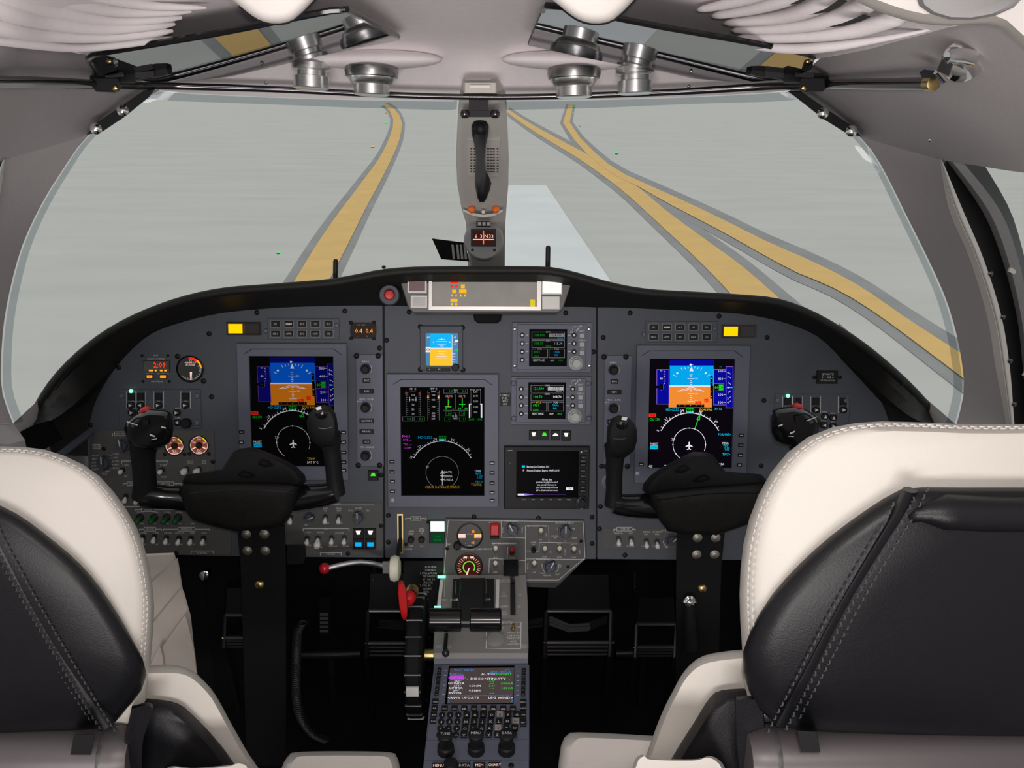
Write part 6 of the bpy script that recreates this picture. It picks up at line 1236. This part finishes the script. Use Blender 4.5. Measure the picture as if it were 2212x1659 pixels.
# ================================================================ SEATS
def stitches(mb, path, Y_off, m, step=.0075, L_=.0045, r=.0011):
    L = [0]
    for i in range(1, len(path)): L.append(L[-1] + (path[i] - path[i - 1]).length)
    s = 0
    def at(s):
        j = 0
        while j < len(L) - 2 and L[j + 1] < s: j += 1
        return path[j].lerp(path[j + 1], min(1, (s - L[j]) / max(L[j + 1] - L[j], 1e-9)))
    while s + L_ < L[-1]:
        mb.tube([at(s) + Y_off, at(s + L_ / 2) + Y_off * 1.25, at(s + L_) + Y_off], r, m, 5); s += step
def seat(label, Y, shell, back, seam, wing, wingb, arm, pan, panY, hingeY, bar, clip, sg, rim, strap, fold=None):
    t = thing('pilot_seat', label, 'seat', WF, Vector((P(*shell[len(shell) // 2], Y).x, Y + .2, 0)))
    def pw(name, l, rings, m, cen=None, lab=None): b = MB(); n = 60; q = smooth(l + [l[0]], n + 1)[:-1]; b.pillow([(p.x, p.y) for p in q], rings, m, cen); return b.build(name, t, sm=70, label=lab)
    cs = (sum(p[0] for p in shell) / len(shell), sum(p[1] for p in shell) / len(shell))
    pw('back_shell', shell, [(Y + .13, .90), (Y + .11, .965), (Y + .07, .995), (Y + .04, 1.0), (Y + .015, .985), (Y + .002, .955), (Y - .004, .90)], 'white_leather', cs, 'pale cream leather cushion wrapping the seat back')
    pw('rear_panel', back, [(Y + .03, .99), (Y + .0, 1.0), (Y - .012, .992), (Y - .020, .96), (Y - .026, .86), (Y - .028, .5)], 'black_leather', (sum(p[0] for p in back) / len(back), sum(p[1] for p in back) / len(back)), 'black leather rear panel')
    # seam ridge and its stitching
    q = smooth([P(x, y, Y - .022) for x, y in seam], 40); b = MB(); b.tube(q, .009, 'black_leather', 8, flat=.5); b.build('seam_ridge', t)
    if fold: b = MB(); b.tube(smooth([P(x, y, Y - .024) for x, y in fold], 20), [.004 + .009 * min(1, min(i, 19 - i) / 4) for i in range(20)], 'black_leather', 10); b.build('panel_fold', t, sm=80)
    b = MB(); px = Vector((ROT @ Vector((1, .45 * sg, 0))))
    for d in (-.014, -.002, .010): stitches(b, [p + px * d for p in q], Vector((0, -.0105 if abs(d) < .005 else -.006, 0)), 'stitch_grey', .0062, .0034, .0007)
    o = b.build('seam_stitching', t); o['kind'] = 'stuff'
    b = MB()
    for k in rim:
        pl = smooth([P(cs[0] + (x - cs[0]) * k, cs[1] + (y - cs[1]) * k, Y + (.006 if k > .96 else .0)) for x, y in shell[1:-1]], 60); stitches(b, pl, Vector((0, -.0045, .0015)), 'stitch_light', .0062, .0040, .00065)
    o = b.build('rim_stitching', t); o['kind'] = 'stuff'
    pw('side_bolster', wing, [(hingeY + .10, .9), (hingeY + .07, .98), (hingeY + .03, 1), (hingeY + .0, .97), (hingeY - .01, .9)], 'white_leather')
    pw('bolster_cover', wingb, [(hingeY + .03, 1), (hingeY - .005, 1), (hingeY - .02, .95), (hingeY - .03, .8)], 'black_leather')
    if strap: pw('strap', strap, [(hingeY - .02, 1), (hingeY - .05, 1), (hingeY - .056, .93)], 'black_leather')
    pw('armrest', arm, [(hingeY - .02, .96), (hingeY - .03, 1), (hingeY - .07, 1), (hingeY - .08, .93)], 'white_leather')
    b = MB(); x0, x1, y0, y1 = bar; r = (P(x0, y1, Y - .03) - P(x0, y0, Y - .03)).length / 2
    a, c = P(x0, (y0 + y1) / 2, Y - .01), P(x1, (y0 + y1) / 2, Y - .01); Lb = (c - a).length; b.lathe(a, c - a, [(r * .8, 0), (r, .012), (r, Lb)], 'seat_metal', 32); b.build('hinge_bar', t, label='grey metal hinge bar cover'); 
    xe = x0 + (48 if sg > 0 else -48); p = P(xe, (y0 + y1) / 2, Y - .01); b = MB(); b.lathe(p, c - a, [(r * 1.012, 0), (r * 1.02, .002), (r * 1.012, .004)], 'worn_edge', 32); b.build('end_ring', t)
    x0, y0, x1, y1 = clip; b = MB(); b.pillow([(x0, y0), (x1, y0 + 2), (x1 + 8 * sg, y1), (x0 + 8 * sg, y1)], [(Y - .02, 1), (Y - .066, 1), (Y - .07, .95)], 'black'); b.build('clip', t)
    pw('seat_cushion', pan, [(panY + .30, .92), (panY + .02, 1), (panY - .0, .97), (panY - .015, .88)], 'cushion_grey')
    return t
# right seat
RC = 2150; mir = lambda l, c: l + [(2 * c - x, y) for x, y in reversed(l)]
shell = [(1612, 1560), (1606, 1440), (1599, 1340), (1598, 1260), (1605, 1180), (1622, 1110), (1652, 1042), (1692, 987), (1742, 946), (1802, 922), (1880, 911), (1980, 912), (2080, 916)]
back = [(1640, 1535), (1612, 1480), (1603, 1440), (1607, 1400), (1628, 1348), (1664, 1288), (1722, 1222), (1790, 1160), (1860, 1108), (1915, 1072), (1962, 1053), (2080, 1052)]
seat('cream and black leather pilot seat at right, close to the camera', .62, mir(shell, RC), mir(back, RC) + [(2600, 1575), (2520, 1592), (2150, 1596), (1760, 1582), (1690, 1568)], [(1966, 1058), (1940, 1110), (1880, 1208), (1820, 1310), (1760, 1425), (1715, 1510), (1688, 1562)],
     [(1625, 1402), (1560, 1408), (1512, 1420), (1478, 1450), (1455, 1490), (1430, 1540), (1400, 1620), (1375, 1700), (1400, 1760), (1500, 1760), (1640, 1700), (1640, 1500)], [(1640, 1483), (1560, 1488), (1532, 1506), (1500, 1556), (1445, 1645), (1400, 1740), (1500, 1790), (1650, 1790)],
     [(1372, 1640), (1385, 1629), (1402, 1638), (1500, 1640), (1530, 1633), (1548, 1638), (1566, 1660), (1570, 1720), (1368, 1720)], [(1212, 1610), (1222, 1590), (1250, 1582), (1420, 1590), (1560, 1600), (1560, 1760), (1205, 1760), (1206, 1660)], 1.02, .67, (1612, 2660, 1578, 1700), (1722, 1578, 1764, 1624), 1, (.975, .957), [(1590, 1505), (1640, 1508), (1652, 1560), (1660, 1700), (1605, 1700), (1590, 1600)], [(1962, 1120), (1985, 1108), (2030, 1106), (2150, 1110), (2280, 1112), (2330, 1120)])
LC = -90
shellL = [(318, 1580), (322, 1470), (331, 1360), (332, 1290), (318, 1205), (296, 1140), (261, 1083), (218, 1031), (173, 1000), (108, 974), (43, 965), (-40, 965)]
backL = [(262, 1547), (300, 1500), (314, 1470), (316, 1443), (296, 1399), (260, 1334), (217, 1269), (173, 1217), (108, 1161), (43, 1113), (-12, 1086), (-40, 1080)]
seat('cream and black leather pilot seat at left behind the left yoke', .78, mir(shellL, LC), mir(backL, LC) + [(-415, 1575), (-310, 1588), (-90, 1590), (130, 1581), (232, 1572)], [(-30, 1105), (0, 1165), (70, 1290), (140, 1410), (200, 1510), (236, 1566)],
     [(300, 1438), (368, 1436), (412, 1447), (451, 1482), (472, 1512), (498, 1560), (530, 1617), (575, 1700), (520, 1750), (400, 1750), (280, 1700), (280, 1520)], [(290, 1504), (355, 1510), (390, 1520), (416, 1542), (455, 1581), (503, 1642), (540, 1720), (420, 1780), (250, 1780)],
     [(352, 1665), (372, 1655), (420, 1659), (500, 1652), (515, 1646), (532, 1648), (542, 1662), (545, 1730), (350, 1730)], [(608, 1660), (620, 1636), (650, 1624), (830, 1624), (855, 1634), (864, 1660), (870, 1760), (600, 1760)], 1.10, .815, (290, -470, 1575, 1690), (205, 1585, 160, 1630), -1, (.975, .957), [(285, 1525), (330, 1522), (310, 1600), (300, 1700), (245, 1700), (268, 1600)])

# ---- side pocket at left
t = thing('map_pocket', 'cream pleated map pocket panels on the left side wall', 'pocket', WF, P(370, 1400, 1.2))
for poly, Y in (([(318, 1196), (376, 1194), (382, 1212), (395, 1300), (440, 1640), (120, 1640), (120, 1200)], 1.25), ([(322, 1262), (384, 1205), (394, 1268), (408, 1350), (330, 1420), (150, 1560), (150, 1410)], 1.235), ([(325, 1350), (392, 1268), (398, 1280), (412, 1330), (445, 1640), (150, 1640), (150, 1560)], 1.22), ([(330, 1425), (400, 1325), (406, 1340), (420, 1400), (448, 1640), (190, 1640)], 1.205), ([(318, 1450), (345, 1392), (352, 1420), (358, 1470), (318, 1470)], 1.195)):
    b = MB(); b.pillow(poly, [(Y + .012, 1), (Y + .003, 1), (Y, .97)], 'pocket_cream'); b.build('pocket_panel', t, sm=30)
t = thing('side_console', 'dark grey side ledge below the left window corner', 'console', WF, P(60, 980, 1.35)); b = MB()
b.loft([PL([(-80, 915, 1.36), (10, 918, 1.40), (30, 917, 1.405)]), PL([(-80, 950, 1.30), (20, 960, 1.36), (54, 950, 1.40)]), PL([(-80, 1100, 1.30), (40, 1100, 1.36), (80, 1100, 1.40)])], 'lining', closed=False); b.build('ledge', t)
t = thing('panel_strut', 'blue-grey diagonal strut at the left end of the panel', 'strut', WF, P(150, 965, 1.5)); b = MB(); b.tube(PL([(118, 992, 1.47), (196, 932, 1.57)]), .007, 'paint', 8); b.build('bar', t)

# ================================================================ OVERHEAD
def mirror_n(nx, ny): return Vector((nx, ny, math.sqrt(1 - nx * nx - ny * ny)))
def on_plane(px, py, n, d): r = ray(px, py); return CAM + r * ((d - n.dot(CAM)) / n.dot(r))
def visor(outline, n, d, label, top, hing, hy):
    t = thing('sun_visor', label, 'sun visor', WF, on_plane(*outline[0], n, d)); q = [on_plane(x, y, n, d) for x, y in outline]; th = n * .004
    b = MB(); b.loft([q, [p + th for p in q]], 'visor_glass', True, True); b.build('tinted_plate', t, sm=20)
    b = MB(); b.tube(smooth([on_plane(x, y, n, d) + th * .5 for x, y in top], 30), .0036, 'black_gloss', 6); b.build('edge_trim', t)
    b = MB(); lo = [p + th * .5 for p in q]; b.tube(lo, .0012, 'dark_metal', 5, closed=True); b.build('rim', t)
    return t
nL, nR = mirror_n(-.14, .08), mirror_n(.095, .08)
visor([(196, 128), (200, 122), (480, 74), (700, 30), (745, 24), (758, 30), (858, 80), (862, 86), (790, 101), (690, 121), (600, 142), (500, 165), (430, 173), (330, 178), (214, 160)], nL, 1.46106, 'tinted mirror-like sun visor folded up at left', [(212, 160), (196, 134), (202, 122), (340, 98), (480, 74), (640, 42), (740, 24), (756, 28), (810, 56), (860, 82)], 0, 0)
visor([(1141, 98), (1145, 86), (1172, 24), (1182, 17), (1240, 24), (1400, 57), (1600, 92), (1742, 120), (1756, 130), (1752, 150), (1700, 172), (1600, 178), (1500, 170), (1420, 152), (1330, 138), (1240, 120)], nR, 1.45052, 'tinted mirror-like sun visor folded up at right', [(1172, 26), (1182, 17), (1240, 24), (1400, 57), (1600, 92), (1740, 120), (1754, 130)], 0, 0)
# rod across the top
t = thing('visor_rod', 'dark chrome rod running across above the windshield', 'rod', WF, P(1040, 210, 1.44))
b = MB(); rp = smooth(PL([(-60, 178, .93), (0, 178, 1.01), (50, 178, 1.083), (100, 179, 1.143), (150, 180, 1.205), (200, 182, 1.27), (250, 183, 1.335), (300, 185, 1.375), (370, 186, 1.405), (600, 193, 1.43), (800, 203, 1.445), (1000, 209, 1.45), (1200, 208, 1.45), (1450, 199, 1.435), (1650, 187, 1.41), (1710, 185, 1.385), (1760, 183, 1.335), (1800, 182, 1.265), (1850, 182, 1.19), (1900, 182, 1.125), (2018, 181, 1.0)]), 60); b.tube(rp, [.0044 + .0024 * min(1, abs(i - 29.5) / 29.5 * 1.25) ** 2 for i in range(60)], 'dark_chrome', 12); b.build('rod', t)
b = MB(); b.lathe(P(2017, 181, .998), (.15, -1, 0), [(.0072, -.012), (.0072, 0), (.005, .001)], 'brass', 14); b.build('end_plug', t)
for x0, sg, lab in ((200, 1, 'black clamp holding the left sun visor on its rod'), (1785, -1, 'black clamp holding the right sun visor on its rod')):
    t = thing('visor_clamp', lab, 'clamp', WF, P(x0 + 80 * sg, 170, 1.285)); X = lambda x: x0 + x * sg
    b = MB(); b.pillow([(X(-6), 165), (X(10), 158), (X(60), 156), (X(100), 146), (X(130), 142), (X(168), 147), (X(174), 160), (X(150), 166), (X(100), 172), (X(90), 180), (X(60), 180), (X(10), 176), (X(-6), 174)], [(1.325, .95), (1.310, 1), (1.290, 1), (1.280, .9)], 'black'); b.build('arm', t, sm=50)
    b = MB(); b.pillow([(X(2), 168), (X(58), 168), (X(58), 196), (X(48), 200), (X(8), 198), (X(0), 190)], [(1.320, .95), (1.310, 1), (1.275, 1), (1.270, .9)], 'black'); b.build('clamp_block', t)
    b = MB(); b.lathe(P(X(50), 190, 1.270), (0, -1, -.2), [(.003, -.002), (.003, .004), (.001, .005)], 'brass', 8); b.build('set_screw', t)
    for xx in (25, 90): b = MB(); b.pillow([(X(xx), 156), (X(xx + 45), 152), (X(xx + 45), 166), (X(xx), 170)], [(1.285, 1), (1.275, .9)], 'dark_metal'); b.build('lug', t)
for pts, lab in (([(186, 292), (205, 268), (260, 230), (310, 196), (338, 190), (322, 210), (270, 252), (222, 284)], 'black corner strap with two screws at upper left window edge'), ([(1862, 297), (1838, 270), (1780, 232), (1730, 197), (1700, 196), (1725, 215), (1780, 258), (1825, 286)], 'black corner strap with two screws at upper right window edge')):
    t = thing('corner_strap', lab, 'strap', WF, P(*pts[0], 1.42)); b = MB(); b.pillow(pts, [(1.43, 1), (1.385, 1), (1.38, .95)], 'black'); b.build('strip', t, sm=30)
    for k in ((.12, .5) if pts[0][0] < 1000 else (.12, .5)):
        x = pts[0][0] + (pts[4][0] - pts[0][0]) * (k + .02); y = pts[0][1] + (pts[4][1] - pts[0][1]) * k - 2; b = MB(); p = P(x, y, 1.379); b.lathe(p, CAM - p, [(.0085, -.002), (.008, .002), (.005, .004), (.001, .0045)], 'chrome', 14); b.build('screw_head', t)
# vents and their fairings
def vent(x, yb, yt, r0, kind, lab):
    t = thing('air_vent', lab, 'air vent', WF, P(x, yt, 1.42), 'air vents'); p, q = P(x, yt, 1.42), P(x, yb, 1.416); ax = q - p; L_ = ax.length; k = 1.42 / 2028
    if kind == 'thin':
        b = MB(); b.lathe(p, ax, [(k * r0 * 1.12, 0), (k * r0 * 1.12, L_ * .22), (k * r0 * .95, L_ * .30)], 'steel', 28); b.build('flange', t)
        b = MB(); b.lathe(p + ax * .28, ax, [(k * r0 * .86, 0), (k * r0 * .86, L_ * .2), (k * r0, L_ * .24), (k * r0, L_ * .7), (k * r0 * .88, L_ * .73)], 'steel', 28); b.build('nozzle', t)
    else:
        b = MB(); b.lathe(p, ax, [(k * r0 * 1.0, 0), (k * r0 * 1.02, L_ * .16), (k * r0 * .98, L_ * .34), (k * r0 * .86, L_ * .38)], 'steel_dark', 32); b.build('socket', t)
        b = MB(); c = p + ax * .22; b.lathe(c, ax, [(k * r0 * .93, 0), (k * r0 * .90, L_ * .16), (k * r0 * .80, L_ * .32), (k * r0 * .66, L_ * .42)], 'steel', 32); b.build('ball', t)
        b = MB(); c = p + ax * .60; b.lathe(c, ax, [(k * r0 * .68, 0), (k * r0 * .68, L_ * .37), (k * r0 * .60, L_ * .40)], 'steel', 32); b.build('nozzle', t)
vent(672, 192, 138, 36, 'thin', 'slim steel air vent, outermost on the left')
vent(803, 206, 146, 54, 'wide', 'wide steel ball air vent, inner one on the left')
vent(1240, 211, 148, 54, 'wide', 'wide steel ball air vent, inner one on the right')
vent(1372, 203, 146, 36, 'thin', 'slim steel air vent, outermost on the right')
for cx, cy, w, h, lab in ((800, 128, 148, 20, 'smooth pale fairing above the left pair of air vents'), (1240, 130, 150, 20, 'smooth pale fairing above the right pair of air vents')):
    t = thing('vent_fairing', lab, 'fairing', WF, P(cx, cy, 1.43)); b = MB(); c = P(cx, cy, 1.435); k = 1.42 / 2028; b.ball(c, 1, 'headliner', 28, (w * k, .045, h * k)); b.build('fairing', t, sm=70)
# padded lobes of the headliner
for cx, lab in ((597, 'rounded white padded lobe hanging over the left visor'), (1288, 'rounded white padded lobe hanging over the right visor')):
    t = thing('headliner_lobe', lab, 'ceiling pad', WF, P(cx, 0, .92)); o = [(-105, -8), (-80, 12), (-55, 32), (-30, 46), (0, 51), (30, 46), (52, 30), (70, 12), (88, -8), (110, -40), (120, -120), (-150, -120), (-130, -40)]
    q = smooth([(cx + x, y) for x, y in o] + [(cx + o[0][0], o[0][1])], 49)[:-1]; b = MB(); b.pillow([(p.x, p.y) for p in q], [(1.0, .9), (.985, .97), (.95, 1), (.92, .985), (.905, .93), (.90, .8)], 'lobe_white'); b.build('pad', t, sm=70)
    b = MB(); b.tube([P(p.x, p.y, .99) for p in q[2:24]], .0018, 'seam', 5); b.build('gap_line', t)
# pleats
def pleats(rows, lab):
    t = thing('pleated_headliner', lab, 'ceiling panel', WF, P(*rows[0][0][:3]))
    for pts in rows:
        q = smooth([P(x, y, Y) for x, y, Y, r in pts], 28); rs = smooth([(i / (len(pts) - 1) * .1, pts[i][3] / FPX * pts[i][2]) for i in range(len(pts))], 28)
        rad = [r.y for r in rs]; rad[-1] *= .45; rad[-2] *= .85; rad[0] *= .3; b = MB(); b.tube(q, rad, 'headliner', 12); b.build('pleat', t, sm=80)
    return t
pleats([[(-180, 62, .79, 13), (0, 87, .885, 11), (152, 103, 1.01, 9), (253, 97, 1.075, 8), (372, 82, 1.13, 7)],
        [(-180, 12, .77, 22), (0, 58, .865, 19), (101, 75, .96, 15), (228, 80, 1.05, 11), (372, 67, 1.12, 8)],
        [(-180, -60, .76, 26), (0, 19, .85, 21), (101, 46, .945, 17), (228, 63, 1.04, 12), (376, 52, 1.12, 8)],
        [(-160, -120, .75, 26), (0, -18, .84, 21), (120, 22, .95, 18), (250, 45, 1.05, 12), (391, 38, 1.115, 8)],
        [(-120, -140, .76, 26), (0, -55, .83, 22), (150, 2, .96, 17), (270, 25, 1.05, 12), (412, 25, 1.11, 7)],
        [(-60, -140, .78, 24), (60, -60, .86, 22), (200, -13, .97, 16), (320, 12, 1.05, 10), (445, 17, 1.10, 5)]], 'pleated pale headliner fan at the upper left')
pleats([[(2030, 60, .955, 2), (1930, 80, .98, 7), (1800, 100, 1.02, 11), (1700, 105, 1.07, 10), (1606, 96, 1.12, 7)],
        [(1960, 30, .92, 18), (1870, 60, .965, 16), (1780, 76, 1.01, 12), (1678, 82, 1.07, 10), (1594, 80, 1.12, 7)],
        [(1900, -10, .92, 20), (1850, 22, .955, 18), (1780, 47, .995, 14), (1680, 62, 1.06, 11), (1582, 65, 1.12, 7)],
        [(1850, -50, .92, 20), (1810, -15, .945, 18), (1760, 16, .98, 15), (1680, 39, 1.045, 11), (1564, 50, 1.12, 7)],
        [(1800, -60, .92, 20), (1750, -30, .945, 18), (1700, -4, .985, 15), (1620, 20, 1.05, 11), (1538, 35, 1.115, 7)],
        [(1740, -60, .92, 20), (1650, -16, .99, 15), (1580, 6, 1.05, 11), (1506, 22, 1.11, 6)]], 'pleated pale headliner fan at the upper right')
t = thing('headliner_slots', 'dark wedge slots between the right headliner pleats', 'ceiling slot', WF, P(1830, 20, .95))
for poly in ([(1782, 60), (1820, 50), (1850, 38), (1866, 30), (1882, 36), (1860, 46), (1825, 56)], [(1750, 32), (1785, 18), (1805, 4), (1815, -4), (1832, 2), (1815, 14), (1790, 26)], [(1705, 10), (1730, -2), (1745, -2), (1722, 9)]):
    b = MB(); b.pillow(poly, [(.94, 1), (.93, 1)], 'seam'); b.build('slot', t, sm=30)
# overhead moulding and lamp at upper right
t = thing('overhead_moulding', 'bright white overhead moulding with a cream edge at upper right', 'moulding', WF, P(2060, 30, .74))
e = [(1800, -40, .80), (1845, 0, .80), (1905, 28, .80), (1980, 50, .80), (2050, 56, .80), (2110, 53, .80), (2160, 60, .80), (2220, 112, .80), (2300, 170, .80), (2420, 240, .78), (2700, 330, .70), (3200, 420, .55)]
b = MB(); lo = smooth(PL(e), 40); up = smooth(PL([(x + 6, y - 22, Y - .05) for x, y, Y in e]), 40); tp = smooth(PL([(x + 10, y - 300, Y - .10) for x, y, Y in e]), 40)
b.loft([[p + Vector((0, .05, .03)) for p in lo], lo, [p.lerp(q, .5) + Vector((0, -.008, -.002)) for p, q in zip(lo, up)], up], 'cream_trim', closed=False); b.build('edge', t, sm=60)
b = MB(); b.loft([up, tp], 'lobe_white', closed=False); b.build('panel', t)
t = thing('dome_lamp', 'dark grey round lamp housing at the top right corner', 'lamp', WF, P(2090, 0, .70)); b = MB(); b.pillow([(1978, -10), (1985, 12), (2010, 30), (2050, 42), (2100, 43), (2150, 34), (2190, 16), (2215, -10), (2210, -80), (1985, -80)], [(.76, .95), (.73, 1), (.70, .97), (.685, .88)], 'post_side'); b.build('housing', t, sm=70)
# chrome catch on the right wall
t = thing('chrome_catch', 'chrome catch with ball end on the right wall above the rod', 'catch', WF, P(2050, 150, 0.918))
b = MB(); b.lathe(P(2082, 128, 0.949), Vector((-.1, -1, -.25)), [(.021, 0), (.021, .003), (.017, .007), (.006, .009)], 'chrome', 24); b.build('base_disc', t)
b = MB(); b.tube(PL([(2100, 124, 0.929), (2070, 120, 0.918), (2046, 124, 0.918)]), [.0077, .0072, .006], 'chrome', 12); b.build('lever', t)
b = MB(); b.pillow([(2035, 125), (2060, 138), (2050, 166), (2022, 152)], [(0.949, 1), (0.922, 1), (0.918, .9)], 'dark_chrome'); b.build('block', t)
b = MB(); b.tube(PL([(2028, 150, 0.933), (2046, 170, 0.933)]), .006, 'chrome', 10); b.build('pin', t)
b = MB(); b.pillow([(1986, 156), (1996, 150), (2030, 154), (2030, 168), (1992, 168)], [(0.995, 1), (0.979, 1)], 'dark_metal'); b.build('foot', t)
for x, y, Y, lab in ((2009, 302, 1.265, 'tiny bright screw on the right wall lining'), (1488, 187, 1.46, 'tiny bright screw under the right visor'), (574, 179, 1.46, 'tiny bright screw under the left visor')):
    t = thing('lining_screw', lab, 'screw', WF, P(x, y, Y)); b = MB(); p = P(x, y, Y - .012); b.lathe(p, CAM - p, [(.003, -.006), (.0028, 0), (.001, .001)], 'chrome', 8); b.build('head', t)
